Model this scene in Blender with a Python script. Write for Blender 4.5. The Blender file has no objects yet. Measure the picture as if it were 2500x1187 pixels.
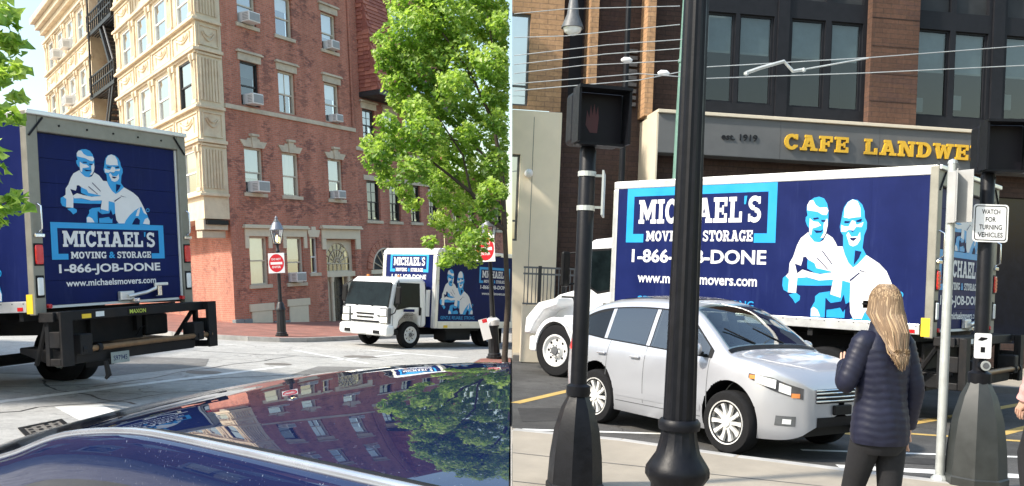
import bpy, bmesh, math, random
from mathutils import Vector, Matrix
from mathutils.geometry import tessellate_polygon
R = math.radians
random.seed(7)
S = bpy.context.scene
COL = S.collection

# ---------------------------------------------------------------- camera, sky, sun, exposure
FPX, CX, HZ, EYE = 2200.0, 1250.0, 690.0, 1.72      # focal length and horizon in pixels of the 2500 px wide photograph
cam_d = bpy.data.cameras.new('camera'); cam = bpy.data.objects.new('camera', cam_d); COL.objects.link(cam)
cam.location = (0, 0, EYE); cam.rotation_euler = (R(90), 0, 0)
cam_d.sensor_width = 36; cam_d.lens = FPX / 2500 * 36
cam_d.shift_y = (HZ - 593.5) / 2500
cam_d.clip_start = 0.05; cam_d.clip_end = 2000
S.camera = cam

SUN_AZ = (-0.86, -0.40)          # horizontal direction towards the sun
SUN_EL = R(43)
w = bpy.data.worlds.new('World'); S.world = w; w.use_nodes = True
nt = w.node_tree; nt.nodes.clear()
sky = nt.nodes.new('ShaderNodeTexSky'); sky.sky_type = 'NISHITA'; sky.sun_disc = False
sky.sun_elevation = SUN_EL; sky.sun_rotation = math.atan2(SUN_AZ[0], SUN_AZ[1])
sky.altitude = 0; sky.air_density = 1.75; sky.dust_density = 1.8; sky.ozone_density = 2.0
bg = nt.nodes.new('ShaderNodeBackground'); bg.inputs[1].default_value = 0.145
wo = nt.nodes.new('ShaderNodeOutputWorld')
nt.links.new(sky.outputs[0], bg.inputs[0]); nt.links.new(bg.outputs[0], wo.inputs[0])
sun_d = bpy.data.lights.new('sun', 'SUN'); sun_d.energy = 3.3; sun_d.angle = R(3); sun_d.color = (1.0, 0.92, 0.80)
sun = bpy.data.objects.new('sun', sun_d); COL.objects.link(sun)
h = math.hypot(*SUN_AZ)
to_sun = Vector((SUN_AZ[0] / h * math.cos(SUN_EL), SUN_AZ[1] / h * math.cos(SUN_EL), math.sin(SUN_EL)))
sun.rotation_euler = to_sun.to_track_quat('Z', 'Y').to_euler()
sun.location = to_sun * 60
S.view_settings.view_transform = 'Standard'; S.view_settings.look = 'None'
S.view_settings.exposure = 1.0; S.view_settings.gamma = 1.0
S.render.engine = 'CYCLES'
S.cycles.max_bounces = 8; S.cycles.transparent_max_bounces = 12; S.cycles.use_denoising = True

# The photograph pairs two places shot with two differently rolled cameras. Each place is built upright in its own
# frame (camera at (0,0,EYE), z up) and then set down as a rigid whole.
def wray(px, py): return Vector(((px - CX) / FPX, 1.0, (HZ - py) / FPX))
def place_frame(hx, hy, s):
    a = wray(hx - 1000, hy - 1000 * s); b = wray(hx + 1000, hy + 1000 * s)
    n = b.cross(a).normalized()
    if n.z < 0: n = -n
    y = (Vector((0, 1, 0)) - n * n.y).normalized(); x = y.cross(n)
    m = Matrix((x, y, n)).transposed().to_4x4()
    c = Matrix.Translation((0, 0, EYE))
    return c @ m @ c.inverted()
ML = place_frame(625, 680, -.045)
MR = place_frame(1875, 705, .04)
TOP = []
def set_down(M):
    for o in TOP: o.matrix_basis = M @ o.matrix_basis
    TOP.clear()

# ---------------------------------------------------------------- helpers
class MB:
    def __init__(s): s.v = []; s.f = []; s.m = []
    def add(s, vs, fs, mi=0):
        o = len(s.v); s.v += [tuple(q) for q in vs]
        for f in fs: s.f.append(tuple(o + i for i in f)); s.m.append(mi)
        return s
    def box(s, x0, x1, y0, y1, z0, z1, mi=0, M=None):
        vs = [(x, y, z) for z in (z0, z1) for y in (y0, y1) for x in (x0, x1)]
        if M is not None: vs = [M @ Vector(q) for q in vs]
        return s.add(vs, [(0, 2, 3, 1), (4, 5, 7, 6), (0, 1, 5, 4), (2, 6, 7, 3), (0, 4, 6, 2), (1, 3, 7, 5)], mi)
    def prism(s, poly, lo, hi, ax='x', mi=0):
        # poly: 2D points; ax x: (y,z); y: (x,z); z: (x,y)
        def P(a, t): return {'x': (t, a[0], a[1]), 'y': (a[0], t, a[1]), 'z': (a[0], a[1], t)}[ax]
        n = len(poly); vs = [P(a, lo) for a in poly] + [P(a, hi) for a in poly]
        return s.add(vs, [tuple(range(n - 1, -1, -1)), tuple(range(n, 2 * n))] + [(i, (i + 1) % n, n + (i + 1) % n, n + i) for i in range(n)], mi)
    def tube(s, pts, r, n=8, mi=0, caps=True):
        pts = [Vector(p) for p in pts]; k = len(pts)
        rs = r if isinstance(r, (list, tuple)) else [r] * k
        vs = []; up = None
        for i, p in enumerate(pts):
            t = (pts[min(i + 1, k - 1)] - pts[max(i - 1, 0)]).normalized()
            if up is None: up = Vector((0, 0, 1)) if abs(t.z) < .9 else Vector((1, 0, 0))
            a = t.cross(up).normalized(); b = a.cross(t).normalized(); up = b
            for j in range(n):
                c = 2 * math.pi * j / n; vs.append(p + (a * math.cos(c) + b * math.sin(c)) * rs[i])
        fs = [(i * n + j, i * n + (j + 1) % n, (i + 1) * n + (j + 1) % n, (i + 1) * n + j) for i in range(k - 1) for j in range(n)]
        if caps: fs += [tuple(range(n - 1, -1, -1)), tuple((k - 1) * n + j for j in range(n))]
        return s.add(vs, fs, mi)
    def lathe(s, prof, n=20, c=(0, 0, 0), ax='z', mi=0, flute=0, caps=True):
        # prof: [(r, h)...]
        vs = []
        for r, hh in prof:
            for j in range(n):
                a = 2 * math.pi * j / n; rr = r * (1 - (flute if j % 2 else 0)) if flute else r
                q = (rr * math.cos(a), rr * math.sin(a), hh)
                if ax == 'y': q = (q[0], q[2], q[1])
                if ax == 'x': q = (q[2], q[0], q[1])
                vs.append((q[0] + c[0], q[1] + c[1], q[2] + c[2]))
        k = len(prof)
        fs = [(i * n + j, i * n + (j + 1) % n, (i + 1) * n + (j + 1) % n, (i + 1) * n + j) for i in range(k - 1) for j in range(n)]
        if caps: fs += [tuple(range(n - 1, -1, -1)), tuple((k - 1) * n + j for j in range(n))]
        return s.add(vs, fs, mi)
    def grid(s, rows, mi=0, wrap=False):
        k = len(rows); n = len(rows[0]); vs = [p for r_ in rows for p in r_]
        fs = [(i * n + j, i * n + (j + 1) % n, (i + 1) * n + (j + 1) % n, (i + 1) * n + j) for i in range(k - 1) for j in range(n if wrap else n - 1)]
        return s.add(vs, fs, mi)
    def poly(s, pts, mi=0):
        pts = [Vector(p) for p in pts]
        tr = tessellate_polygon([pts])
        return s.add(pts, tr, mi)

ROOTS = {}
def obj(name, mb, mats, parent=None, M=None, smooth=0, bevel=0, recalc=True, solid=0, flip=False, seg=2):
    me = mb if isinstance(mb, bpy.types.Mesh) else bpy.data.meshes.new(name)
    if not isinstance(mb, bpy.types.Mesh):
        me.from_pydata(mb.v, [], mb.f)
        me.polygons.foreach_set('material_index', mb.m)
        if recalc:
            bm = bmesh.new(); bm.from_mesh(me); bmesh.ops.recalc_face_normals(bm, faces=bm.faces); bm.to_mesh(me); bm.free()
        if flip: me.flip_normals()
        for m in (mats if isinstance(mats, (list, tuple)) else [mats]): me.materials.append(m)
        if smooth:
            me.shade_smooth(); me.set_sharp_from_angle(angle=R(smooth))
        me.update()
    o = bpy.data.objects.new(name, me); COL.objects.link(o)
    if parent is not None: o.parent = parent
    else: TOP.append(o)
    if M is not None: o.matrix_basis = M
    if solid:
        d = o.modifiers.new('solid', 'SOLIDIFY'); d.thickness = solid; d.offset = -1
    if bevel:
        d = o.modifiers.new('bevel', 'BEVEL'); d.width = bevel; d.segments = seg; d.limit_method = 'ANGLE'; d.angle_limit = R(40)
    return o
def empty(name, M=None):
    o = bpy.data.objects.new(name, None); COL.objects.link(o); o.empty_display_size = .3
    if M is not None: o.matrix_basis = M
    TOP.append(o); return o
def tag(o, label=None, cat=None, group=None, kind=None):
    if label: o['label'] = label
    if cat: o['category'] = cat
    if group: o['group'] = group
    if kind: o['kind'] = kind
    return o
def thing(name, label, cat, M=None, group=None): return tag(empty(name, M), label, cat, group)
def frameM(origin, xdir):
    """local x along xdir (horizontal), y into the wall, z up"""
    x = Vector((xdir[0], xdir[1], 0)).normalized(); z = Vector((0, 0, 1)); y = z.cross(x)
    m = Matrix((x, y, z)).transposed().to_4x4(); m.translation = Vector(origin); return m
T = Matrix.Translation
def RZ(a): return Matrix.Rotation(R(a), 4, 'Z')
def RX(a): return Matrix.Rotation(R(a), 4, 'X')
def RY(a): return Matrix.Rotation(R(a), 4, 'Y')
def copy_tree(o, parent=None):
    c = o.copy(); COL.objects.link(c)
    if parent is not None: c.parent = parent
    else: TOP.append(c)
    for ch in list(o.children): copy_tree(ch, c)
    return c
def interp(tab, x):
    if x <= tab[0][0]: return tab[0][1]
    for (a, b), (c, d) in zip(tab, tab[1:]):
        if x <= c: return b + (d - b) * (x - a) / (c - a)
    return tab[-1][1]
def sinterp(tab, x):
    """smooth (Catmull-Rom style) interpolation of a table"""
    n = len(tab)
    if x <= tab[0][0]: return tab[0][1]
    if x >= tab[-1][0]: return tab[-1][1]
    for i in range(n - 1):
        if x <= tab[i + 1][0]:
            x0, y0 = tab[i]; x1, y1 = tab[i + 1]; hh = x1 - x0; t = (x - x0) / hh
            m0 = (y1 - tab[i - 1][1]) / (x1 - tab[i - 1][0]) if i > 0 else (y1 - y0) / hh
            m1 = (tab[i + 2][1] - y0) / (tab[i + 2][0] - x0) if i < n - 2 else (y1 - y0) / hh
            return (2 * t**3 - 3 * t**2 + 1) * y0 + (t**3 - 2 * t**2 + t) * hh * m0 + (-2 * t**3 + 3 * t**2) * y1 + (t**3 - t**2) * hh * m1

# ---------------------------------------------------------------- materials
MT = {}
def nodes(name):
    m = bpy.data.materials.new(name); m.use_nodes = True; MT[name] = m
    t = m.node_tree; return m, t, t.nodes['Principled BSDF'], t.nodes['Material Output']
def c4(c): return (c[0], c[1], c[2], 1)
def tex(t, scale=5, detail=4, rough=.6, coord='Object', stretch=None):
    tc = t.nodes.new('ShaderNodeTexCoord'); n = t.nodes.new('ShaderNodeTexNoise')
    n.inputs['Scale'].default_value = scale; n.inputs['Detail'].default_value = detail; n.inputs['Roughness'].default_value = rough
    src = tc.outputs[coord]
    if stretch:
        mp = t.nodes.new('ShaderNodeMapping'); mp.inputs['Scale'].default_value = stretch
        t.links.new(src, mp.inputs[0]); src = mp.outputs[0]
    t.links.new(src, n.inputs['Vector']); return n
def ramp(t, src, stops):
    r = t.nodes.new('ShaderNodeValToRGB'); e = r.color_ramp.elements
    while len(e) < len(stops): e.new(.5)
    for i, (p, c) in enumerate(stops): e[i].position = p; e[i].color = c4(c) if not isinstance(c, (int, float)) else (c, c, c, 1)
    t.links.new(src, r.inputs[0]); return r
def mixc(t, fac, a, b, mode='MIX'):
    m = t.nodes.new('ShaderNodeMix'); m.data_type = 'RGBA'; m.blend_type = mode
    for i, q in ((0, fac), (6, a), (7, b)):
        if isinstance(q, bpy.types.NodeSocket): t.links.new(q, m.inputs[i])
        elif isinstance(q, (int, float)): m.inputs[i].default_value = q if i == 0 else (q, q, q, 1)
        else: m.inputs[i].default_value = c4(q)
    return m.outputs[2]
def bump(t, p, hsock, strength=.3, dist=.01):
    b = t.nodes.new('ShaderNodeBump'); b.inputs['Strength'].default_value = strength; b.inputs['Distance'].default_value = dist
    t.links.new(hsock, b.inputs['Height']); t.links.new(b.outputs[0], p.inputs['Normal']); return b
def pm(name, col, rough=.6, metal=0, var=.12, vs=6, bmp=0, bs=60, col2=None, spec=.5, coat=0, coatr=.05, dirt=0, dirtc=(.08, .07, .06), stretch=None, rv=.1, streak=None):
    m, t, p, o = nodes(name)
    p.inputs['Roughness'].default_value = rough; p.inputs['Metallic'].default_value = metal
    p.inputs['Specular IOR Level'].default_value = spec; p.inputs['Coat Weight'].default_value = coat; p.inputs['Coat Roughness'].default_value = coatr
    n = tex(t, vs, 6, .65, stretch=stretch)
    lo = tuple(x * (1 - var) for x in col); hi = col2 or tuple(min(1, x * (1 + var)) for x in col)
    r = ramp(t, n.outputs[0], [(.3, lo), (.7, hi)]); csock = r.outputs[0]
    if dirt:
        d = tex(t, vs * .45, 8, .7); dr = ramp(t, d.outputs[0], [(.48, 0), (.75, dirt)])
        csock = mixc(t, dr.outputs[0], csock, dirtc)
    if streak:
        d = tex(t, 9, 5, .7, stretch=(1, 1, .10)); dr = ramp(t, d.outputs[0], [(.55, 0), (.8, .45)]); csock = mixc(t, dr.outputs[0], csock, streak)
    t.links.new(csock, p.inputs['Base Color'])
    if rv:
        rr = ramp(t, n.outputs[0], [(.3, max(.02, rough - rv)), (.75, min(1, rough + rv))]); t.links.new(rr.outputs[0], p.inputs['Roughness'])
    if bmp:
        b = tex(t, bs, 5, .6); bump(t, p, b.outputs[0], bmp)
    return m
def emis(name, col, st):
    m, t, p, o = nodes(name); p.inputs['Base Color'].default_value = c4(col)
    p.inputs['Emission Color'].default_value = c4(col); p.inputs['Emission Strength'].default_value = st; return m

def brick_mat(name, c1, c2, mortar, bw=.225, rh=.0775, soot=.6, sootc=(.06, .04, .05), pale=None):
    m, t, p, o = nodes(name); p.inputs['Roughness'].default_value = .88; p.inputs['Specular IOR Level'].default_value = .25
    tc = t.nodes.new('ShaderNodeTexCoord'); sx = t.nodes.new('ShaderNodeSeparateXYZ'); cb = t.nodes.new('ShaderNodeCombineXYZ')
    t.links.new(tc.outputs['Object'], sx.inputs[0]); t.links.new(sx.outputs[2], cb.inputs[1])
    ad = t.nodes.new('ShaderNodeMath'); ad.operation = 'ADD'; t.links.new(sx.outputs[0], ad.inputs[0]); t.links.new(sx.outputs[1], ad.inputs[1]); t.links.new(ad.outputs[0], cb.inputs[0])
    b = t.nodes.new('ShaderNodeTexBrick'); t.links.new(cb.outputs[0], b.inputs['Vector'])
    b.inputs['Scale'].default_value = 1; b.inputs['Brick Width'].default_value = bw; b.inputs['Row Height'].default_value = rh
    b.inputs['Mortar Size'].default_value = .009; b.inputs['Mortar Smooth'].default_value = .3; b.inputs['Bias'].default_value = -.1
    b.inputs['Color1'].default_value = c4(c1); b.inputs['Color2'].default_value = c4(c2); b.inputs['Mortar'].default_value = c4(mortar)
    n = tex(t, .55, 7, .68); n2 = tex(t, 14, 3, .6)
    # some bricks burnt dark, gathered in patches
    v = t.nodes.new('ShaderNodeTexVoronoi'); mp = t.nodes.new('ShaderNodeMapping'); mp.inputs['Scale'].default_value = (1 / bw, 1 / rh, 1)
    t.links.new(cb.outputs[0], mp.inputs[0]); t.links.new(mp.outputs[0], v.inputs['Vector']); v.inputs['Scale'].default_value = 1
    sv = t.nodes.new('ShaderNodeSeparateColor'); t.links.new(v.outputs['Color'], sv.inputs[0])
    pr = ramp(t, n.outputs[0], [(.45, 0.0), (.60, 1.0)])
    mu = t.nodes.new('ShaderNodeMath'); mu.operation = 'MULTIPLY'; t.links.new(sv.outputs[0], mu.inputs[0]); t.links.new(pr.outputs[0], mu.inputs[1])
    dr = ramp(t, mu.outputs[0], [(.25, 0.0), (.5, soot)])
    c = mixc(t, dr.outputs[0], b.outputs['Color'], sootc)
    if pale:
        n3 = tex(t, .35, 5, .6, stretch=(1, 1, .8)); r3 = ramp(t, n3.outputs[0], [(.50, 0.0), (.72, .45)]); c = mixc(t, r3.outputs[0], c, pale)
    r2 = ramp(t, n2.outputs[0], [(.25, .75), (.75, 1.15)]); c = mixc(t, 1.0, c, r2.outputs[0], 'MULTIPLY')
    ns = tex(t, 1.6, 5, .6, stretch=(1, 1, .12)); rs = ramp(t, ns.outputs[0], [(.35, .80), (.65, 1.10)]); c = mixc(t, 1.0, c, rs.outputs[0], 'MULTIPLY')
    t.links.new(c, p.inputs['Base Color'])
    bump(t, p, b.outputs['Fac'], .5, .006).invert = True
    return m

def asphalt_mat(name, base, crack=.6, patch=.25, stain=.3, sc=1.0):
    m, t, p, o = nodes(name); p.inputs['Roughness'].default_value = .9; p.inputs['Specular IOR Level'].default_value = .3
    n1 = tex(t, .35 * sc, 6, .6); n2 = tex(t, 3 * sc, 6, .7); n3 = tex(t, 130, 3, .7)
    a = ramp(t, n1.outputs[0], [(.3, tuple(x * (1 - patch) for x in base)), (.7, tuple(x * (1 + patch) for x in base))])
    b = ramp(t, n2.outputs[0], [(.3, .78), (.7, 1.15)]); c = mixc(t, 1.0, a.outputs[0], b.outputs[0], 'MULTIPLY')
    g = ramp(t, n3.outputs[0], [(.3, .5), (.7, 1.45)]); c = mixc(t, 1.0, c, g.outputs[0], 'MULTIPLY')
    v = t.nodes.new('ShaderNodeTexVoronoi'); v.feature = 'DISTANCE_TO_EDGE'; v.inputs['Scale'].default_value = .55 * sc
    tc = t.nodes.new('ShaderNodeTexCoord'); wv = tex(t, 2.2, 4, .6)
    mx = t.nodes.new('ShaderNodeVectorMath'); mx.operation = 'MULTIPLY_ADD'; mx.inputs[1].default_value = (.9, .9, .9)
    t.links.new(wv.outputs[1], mx.inputs[0]); t.links.new(tc.outputs['Object'], mx.inputs[2]); t.links.new(mx.outputs[0], v.inputs['Vector'])
    cr = ramp(t, v.outputs['Distance'], [(.006, crack), (.02, 0.0)]); 
    gate = ramp(t, n1.outputs[0], [(.42, 0.0), (.58, 1.0)]); gm = t.nodes.new('ShaderNodeMath'); gm.operation = 'MULTIPLY'
    t.links.new(cr.outputs[0], gm.inputs[0]); t.links.new(gate.outputs[0], gm.inputs[1])
    c = mixc(t, gm.outputs[0], c, tuple(x * .25 for x in base))
    s = tex(t, .8 * sc, 5, .7); sr = ramp(t, s.outputs[0], [(.58, 0.0), (.72, stain)]); c = mixc(t, sr.outputs[0], c, tuple(x * .4 for x in base))
    t.links.new(c, p.inputs['Base Color']); bump(t, p, n3.outputs[0], .5, .006); return m

def paver_mat(name):
    m, t, p, o = nodes(name); p.inputs['Roughness'].default_value = .9
    tc = t.nodes.new('ShaderNodeTexCoord'); b = t.nodes.new('ShaderNodeTexBrick'); t.links.new(tc.outputs['Object'], b.inputs['Vector'])
    b.inputs['Scale'].default_value = 1; b.inputs['Brick Width'].default_value = .21; b.inputs['Row Height'].default_value = .105; b.inputs['Mortar Size'].default_value = .006
    b.inputs['Color1'].default_value = c4((.32, .12, .085)); b.inputs['Color2'].default_value = c4((.22, .085, .065)); b.inputs['Mortar'].default_value = c4((.22, .17, .14))
    n = tex(t, 1.4, 6, .65); r = ramp(t, n.outputs[0], [(.3, .65), (.7, 1.25)]); c = mixc(t, 1.0, b.outputs[0], r.outputs[0], 'MULTIPLY')
    t.links.new(c, p.inputs['Base Color']); bump(t, p, b.outputs['Fac'], .4, .004).invert = True; return m

def glass_mat(name, tint=(.9, .95, .95), refl=.35, rough=.0):
    """window pane: part mirror, part see-through"""
    m, t, p, o = nodes(name); t.nodes.remove(p)
    tr = t.nodes.new('ShaderNodeBsdfTransparent'); tr.inputs[0].default_value = c4(tint)
    gl = t.nodes.new('ShaderNodeBsdfGlossy'); gl.inputs['Roughness'].default_value = rough
    lw = t.nodes.new('ShaderNodeLayerWeight'); lw.inputs[0].default_value = .25
    mr = t.nodes.new('ShaderNodeMapRange'); mr.inputs['To Min'].default_value = refl; mr.inputs['To Max'].default_value = min(1, refl + .55)
    t.links.new(lw.outputs['Facing'], mr.inputs[0]); mx = t.nodes.new('ShaderNodeMixShader')
    t.links.new(mr.outputs[0], mx.inputs[0]); t.links.new(tr.outputs[0], mx.inputs[1]); t.links.new(gl.outputs[0], mx.inputs[2])
    n = tex(t, 1.3, 3, .5); b = t.nodes.new('ShaderNodeBump'); b.inputs['Strength'].default_value = .06; b.inputs['Distance'].default_value = .02
    t.links.new(n.outputs[0], b.inputs['Height']); t.links.new(b.outputs[0], gl.inputs['Normal'])
    t.links.new(mx.outputs[0], o.inputs[0]); return m
def leaf_mat(name, a, b, c):
    m, t, p, o = nodes(name); t.nodes.remove(p)
    n = tex(t, 1.1, 4, .6); n2 = tex(t, 22, 2, .5)
    r = ramp(t, n.outputs[0], [(.3, a), (.52, b), (.72, c)]); r2 = ramp(t, n2.outputs[0], [(.3, .7), (.7, 1.3)])
    cc = mixc(t, 1.0, r.outputs[0], r2.outputs[0], 'MULTIPLY')
    d = t.nodes.new('ShaderNodeBsdfDiffuse'); tl = t.nodes.new('ShaderNodeBsdfTranslucent'); gl = t.nodes.new('ShaderNodeBsdfGlossy'); gl.inputs['Roughness'].default_value = .45
    gl.inputs[0].default_value = (.5, .5, .5, 1)
    t.links.new(cc, d.inputs[0]); yl = mixc(t, 1.0, cc, (1.25, 1.3, .7), 'MULTIPLY'); t.links.new(yl, tl.inputs[0])
    m1 = t.nodes.new('ShaderNodeMixShader'); m1.inputs[0].default_value = .55; t.links.new(d.outputs[0], m1.inputs[1]); t.links.new(tl.outputs[0], m1.inputs[2])
    m2 = t.nodes.new('ShaderNodeMixShader'); m2.inputs[0].default_value = .06; t.links.new(m1.outputs[0], m2.inputs[1]); t.links.new(gl.outputs[0], m2.inputs[2])
    t.links.new(m2.outputs[0], o.inputs[0]); return m

brick_mat('brick_red', (.54, .205, .14), (.43, .148, .10), (.36, .28, .22), soot=.5, pale=(.60, .26, .17))
brick_mat('brick_red2', (.51, .195, .137), (.42, .15, .105), (.36, .28, .22), soot=.3)
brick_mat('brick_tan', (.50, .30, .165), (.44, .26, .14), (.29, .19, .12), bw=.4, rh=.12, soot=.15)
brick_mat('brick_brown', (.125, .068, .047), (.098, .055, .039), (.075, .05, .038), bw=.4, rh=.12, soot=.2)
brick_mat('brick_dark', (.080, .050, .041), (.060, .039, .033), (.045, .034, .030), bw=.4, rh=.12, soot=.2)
pm('granite', (.20, .22, .23), .8, var=.2, vs=9, bmp=.3)
pm('sandstone', (.55, .48, .37), .85, var=.12, vs=3, bmp=.25, dirt=.5, dirtc=(.2, .17, .13))
pm('cream_paint', (.66, .55, .39), .6, var=.08, vs=2.5, bmp=.08, dirt=.55, dirtc=(.34, .16, .07))
pm('cream_clean', (.62, .55, .42), .6, var=.06, vs=3, bmp=.08)
pm('rust', (.36, .15, .06), .85, var=.3, vs=9)
pm('white_frame', (.74, .74, .70), .5, var=.05)
pm('beige_frame', (.58, .52, .41), .6, var=.06)
pm('black_frame', (.025, .025, .028), .45, var=.2)
pm('shade_white', (.72, .71, .66), .8, var=.05)
pm('shade_grey', (.42, .44, .42), .8, var=.12, vs=1.5)
pm('curtain', (.55, .52, .46), .9, var=.2, vs=14, stretch=(3, 3, .1))
pm('interior', (.028, .032, .036), .8, var=.4, vs=1.2)
pm('black_iron', (.009, .0095, .012), .5, var=.3, vs=12, bmp=.1)
pm('iron_grey', (.10, .105, .11), .5, var=.25, vs=12)
pm('ac_white', (.72, .72, .70), .5, var=.05)
pm('ac_grille', (.30, .31, .31), .6, var=.1)
pm('shingle_red', (.33, .12, .085), .85, var=.2, vs=5, bmp=.3)
pm('shingle_red_b', (.29, .10, .075), .85, var=.2, vs=5, bmp=.3)
pm('dark_metal', (.03, .031, .034), .5, var=.2)
pm('door_black', (.012, .013, .02), .3, var=.3)
pm('white_paint', (.80, .81, .80), .3, var=.02, vs=1, coat=.6, dirt=.06, dirtc=(.4, .38, .33))
pm('truck_white', (.78, .79, .80), .28, var=.02, vs=.8, coat=.5, dirt=.1, dirtc=(.35, .33, .3))
pm('navy', (.0058, .0125, .080), .5, var=.16, vs=1.4, spec=.12, dirt=.12, dirtc=(.03, .04, .13), bmp=.05, bs=3, streak=(.03, .045, .14))
pm('gfx_white', (.72, .72, .72), .45, var=.05, vs=3, dirt=.15, dirtc=(.48, .48, .50), spec=.3)
pm('gfx_cyan', (.012, .31, .66), .4, var=.05, vs=2)
pm('gfx_navy', (.0058, .0125, .080), .5, var=.05, spec=.12)
pm('screen_dark', (.006, .010, .011), .12, var=.5, vs=3, spec=.12)
pm('alu', (.26, .25, .21), .5, metal=.35, var=.14, vs=4, dirt=.4, dirtc=(.14, .12, .085))
pm('alu_bright', (.74, .74, .72), .35, metal=.6, var=.08, vs=4, dirt=.2, dirtc=(.35, .33, .3))
pm('steel_black', (.010, .0105, .012), .6, var=.4, vs=7, bmp=.15, spec=.25, dirt=.4, dirtc=(.035, .026, .02))
pm('steel_rusty', (.20, .12, .06), .5, metal=.4, var=.3, vs=8)
pm('chrome', (.75, .75, .75), .15, metal=1, var=.05)
pm('tyre', (.012, .012, .013), .9, var=.3, vs=20, bmp=.2, spec=.2)
pm('rim_white', (.66, .66, .64), .45, var=.08, vs=10, dirt=.3, dirtc=(.2, .18, .15))
pm('rim_silver', (.72, .71, .68), .35, metal=.15, var=.05)
pm('red_lens', (.62, .012, .015), .2, var=.1, coat=.8)
pm('clear_lens', (.75, .78, .78), .12, var=.1, coat=.8)
pm('amber_lens', (.70, .24, .06), .2, var=.1, coat=.8)
pm('yellow_tape', (.75, .52, .03), .45, var=.05)
pm('lamp_dark', (.07, .072, .08), .18, metal=.3, var=.4, vs=14, coat=1)
pm('plastic_black', (.008, .008, .009), .5, var=.2, spec=.2)
pm('plate', (.66, .70, .70), .5, var=.1)
pm('blind_grey0', (.22, .26, .25), .6, var=.2)
pm('concrete', (.32, .28, .222), .9, var=.14, vs=1.6, bmp=.3, bs=70, dirt=.25, dirtc=(.26, .23, .19))
pm('kerb_stone', (.36, .35, .33), .85, var=.2, vs=4, bmp=.3)
pm('kerb_dark', (.10, .10, .10), .85, var=.2, vs=4, bmp=.3)
pm('bark', (.055, .042, .032), .9, var=.4, vs=9, bmp=.7, bs=18)
pm('road_white', (.72, .72, .69), .8, var=.1, vs=7, dirt=.75, dirtc=(.25, .25, .24), bmp=.3)
pm('road_yellow', (.50, .34, .10), .8, var=.15, vs=7, dirt=.5, dirtc=(.14, .12, .09))
pm('road_blue', (.10, .32, .62), .8, var=.15, vs=9, dirt=.5, dirtc=(.25, .27, .3))
asphalt_mat('road_old', (.42, .41, .385), crack=.6, patch=.12, stain=.28, sc=1.3)
asphalt_mat('road_dark', (.075, .073, .070), crack=.6, patch=.4, stain=.45, sc=1.4)
asphalt_mat('road_patch', (.20, .195, .185), crack=.3, patch=.2, stain=.3, sc=2)
asphalt_mat('road_patch_dark', (.045, .044, .043), crack=.3, patch=.2, stain=.3, sc=2)
pm('tar', (.05, .048, .045), .6, var=.3, vs=6)
paver_mat('brick_pavers')
pm('dirt_ground', (.2, .19, .17), .95, var=.2, vs=.8)
glass_mat('glass', refl=.30)
glass_mat('glass_sky', refl=.62)
glass_mat('glass_dark', tint=(.35, .40, .40), refl=.10)
glass_mat('glass_car', tint=(.30, .36, .36), refl=.12)
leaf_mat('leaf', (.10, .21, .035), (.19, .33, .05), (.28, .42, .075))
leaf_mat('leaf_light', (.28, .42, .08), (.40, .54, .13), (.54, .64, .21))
# ---------------------------------------------------------------- lettering and the trucks' graphics
def text_mesh(s, mat, width=None, height=1.0, bold=0.0, extrude=0.0, align='CENTER'):
    cu = bpy.data.curves.new('lettering', 'FONT'); cu.body = s; cu.size = 1; cu.offset = bold; cu.extrude = extrude
    cu.align_x = align; cu.resolution_u = 3
    o = bpy.data.objects.new('lettering', cu); COL.objects.link(o)
    dg = bpy.context.evaluated_depsgraph_get(); me = bpy.data.meshes.new_from_object(o.evaluated_get(dg))
    bpy.data.objects.remove(o); bpy.data.curves.remove(cu)
    xs = [v.co.x for v in me.vertices]; ys = [v.co.y for v in me.vertices]
    k = (width / (max(xs) - min(xs))) if width else height; ky = height / max(1e-6, (max(ys) - min(ys)))
    cx = (max(xs) + min(xs)) / 2 if align == 'CENTER' else min(xs)
    y0 = min(ys)
    for v in me.vertices: v.co = ((v.co.x - cx) * k, (v.co.y - y0) * ky, v.co.z)
    me.materials.clear(); me.materials.append(mat); me.name = 'lettering'
    return me

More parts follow.
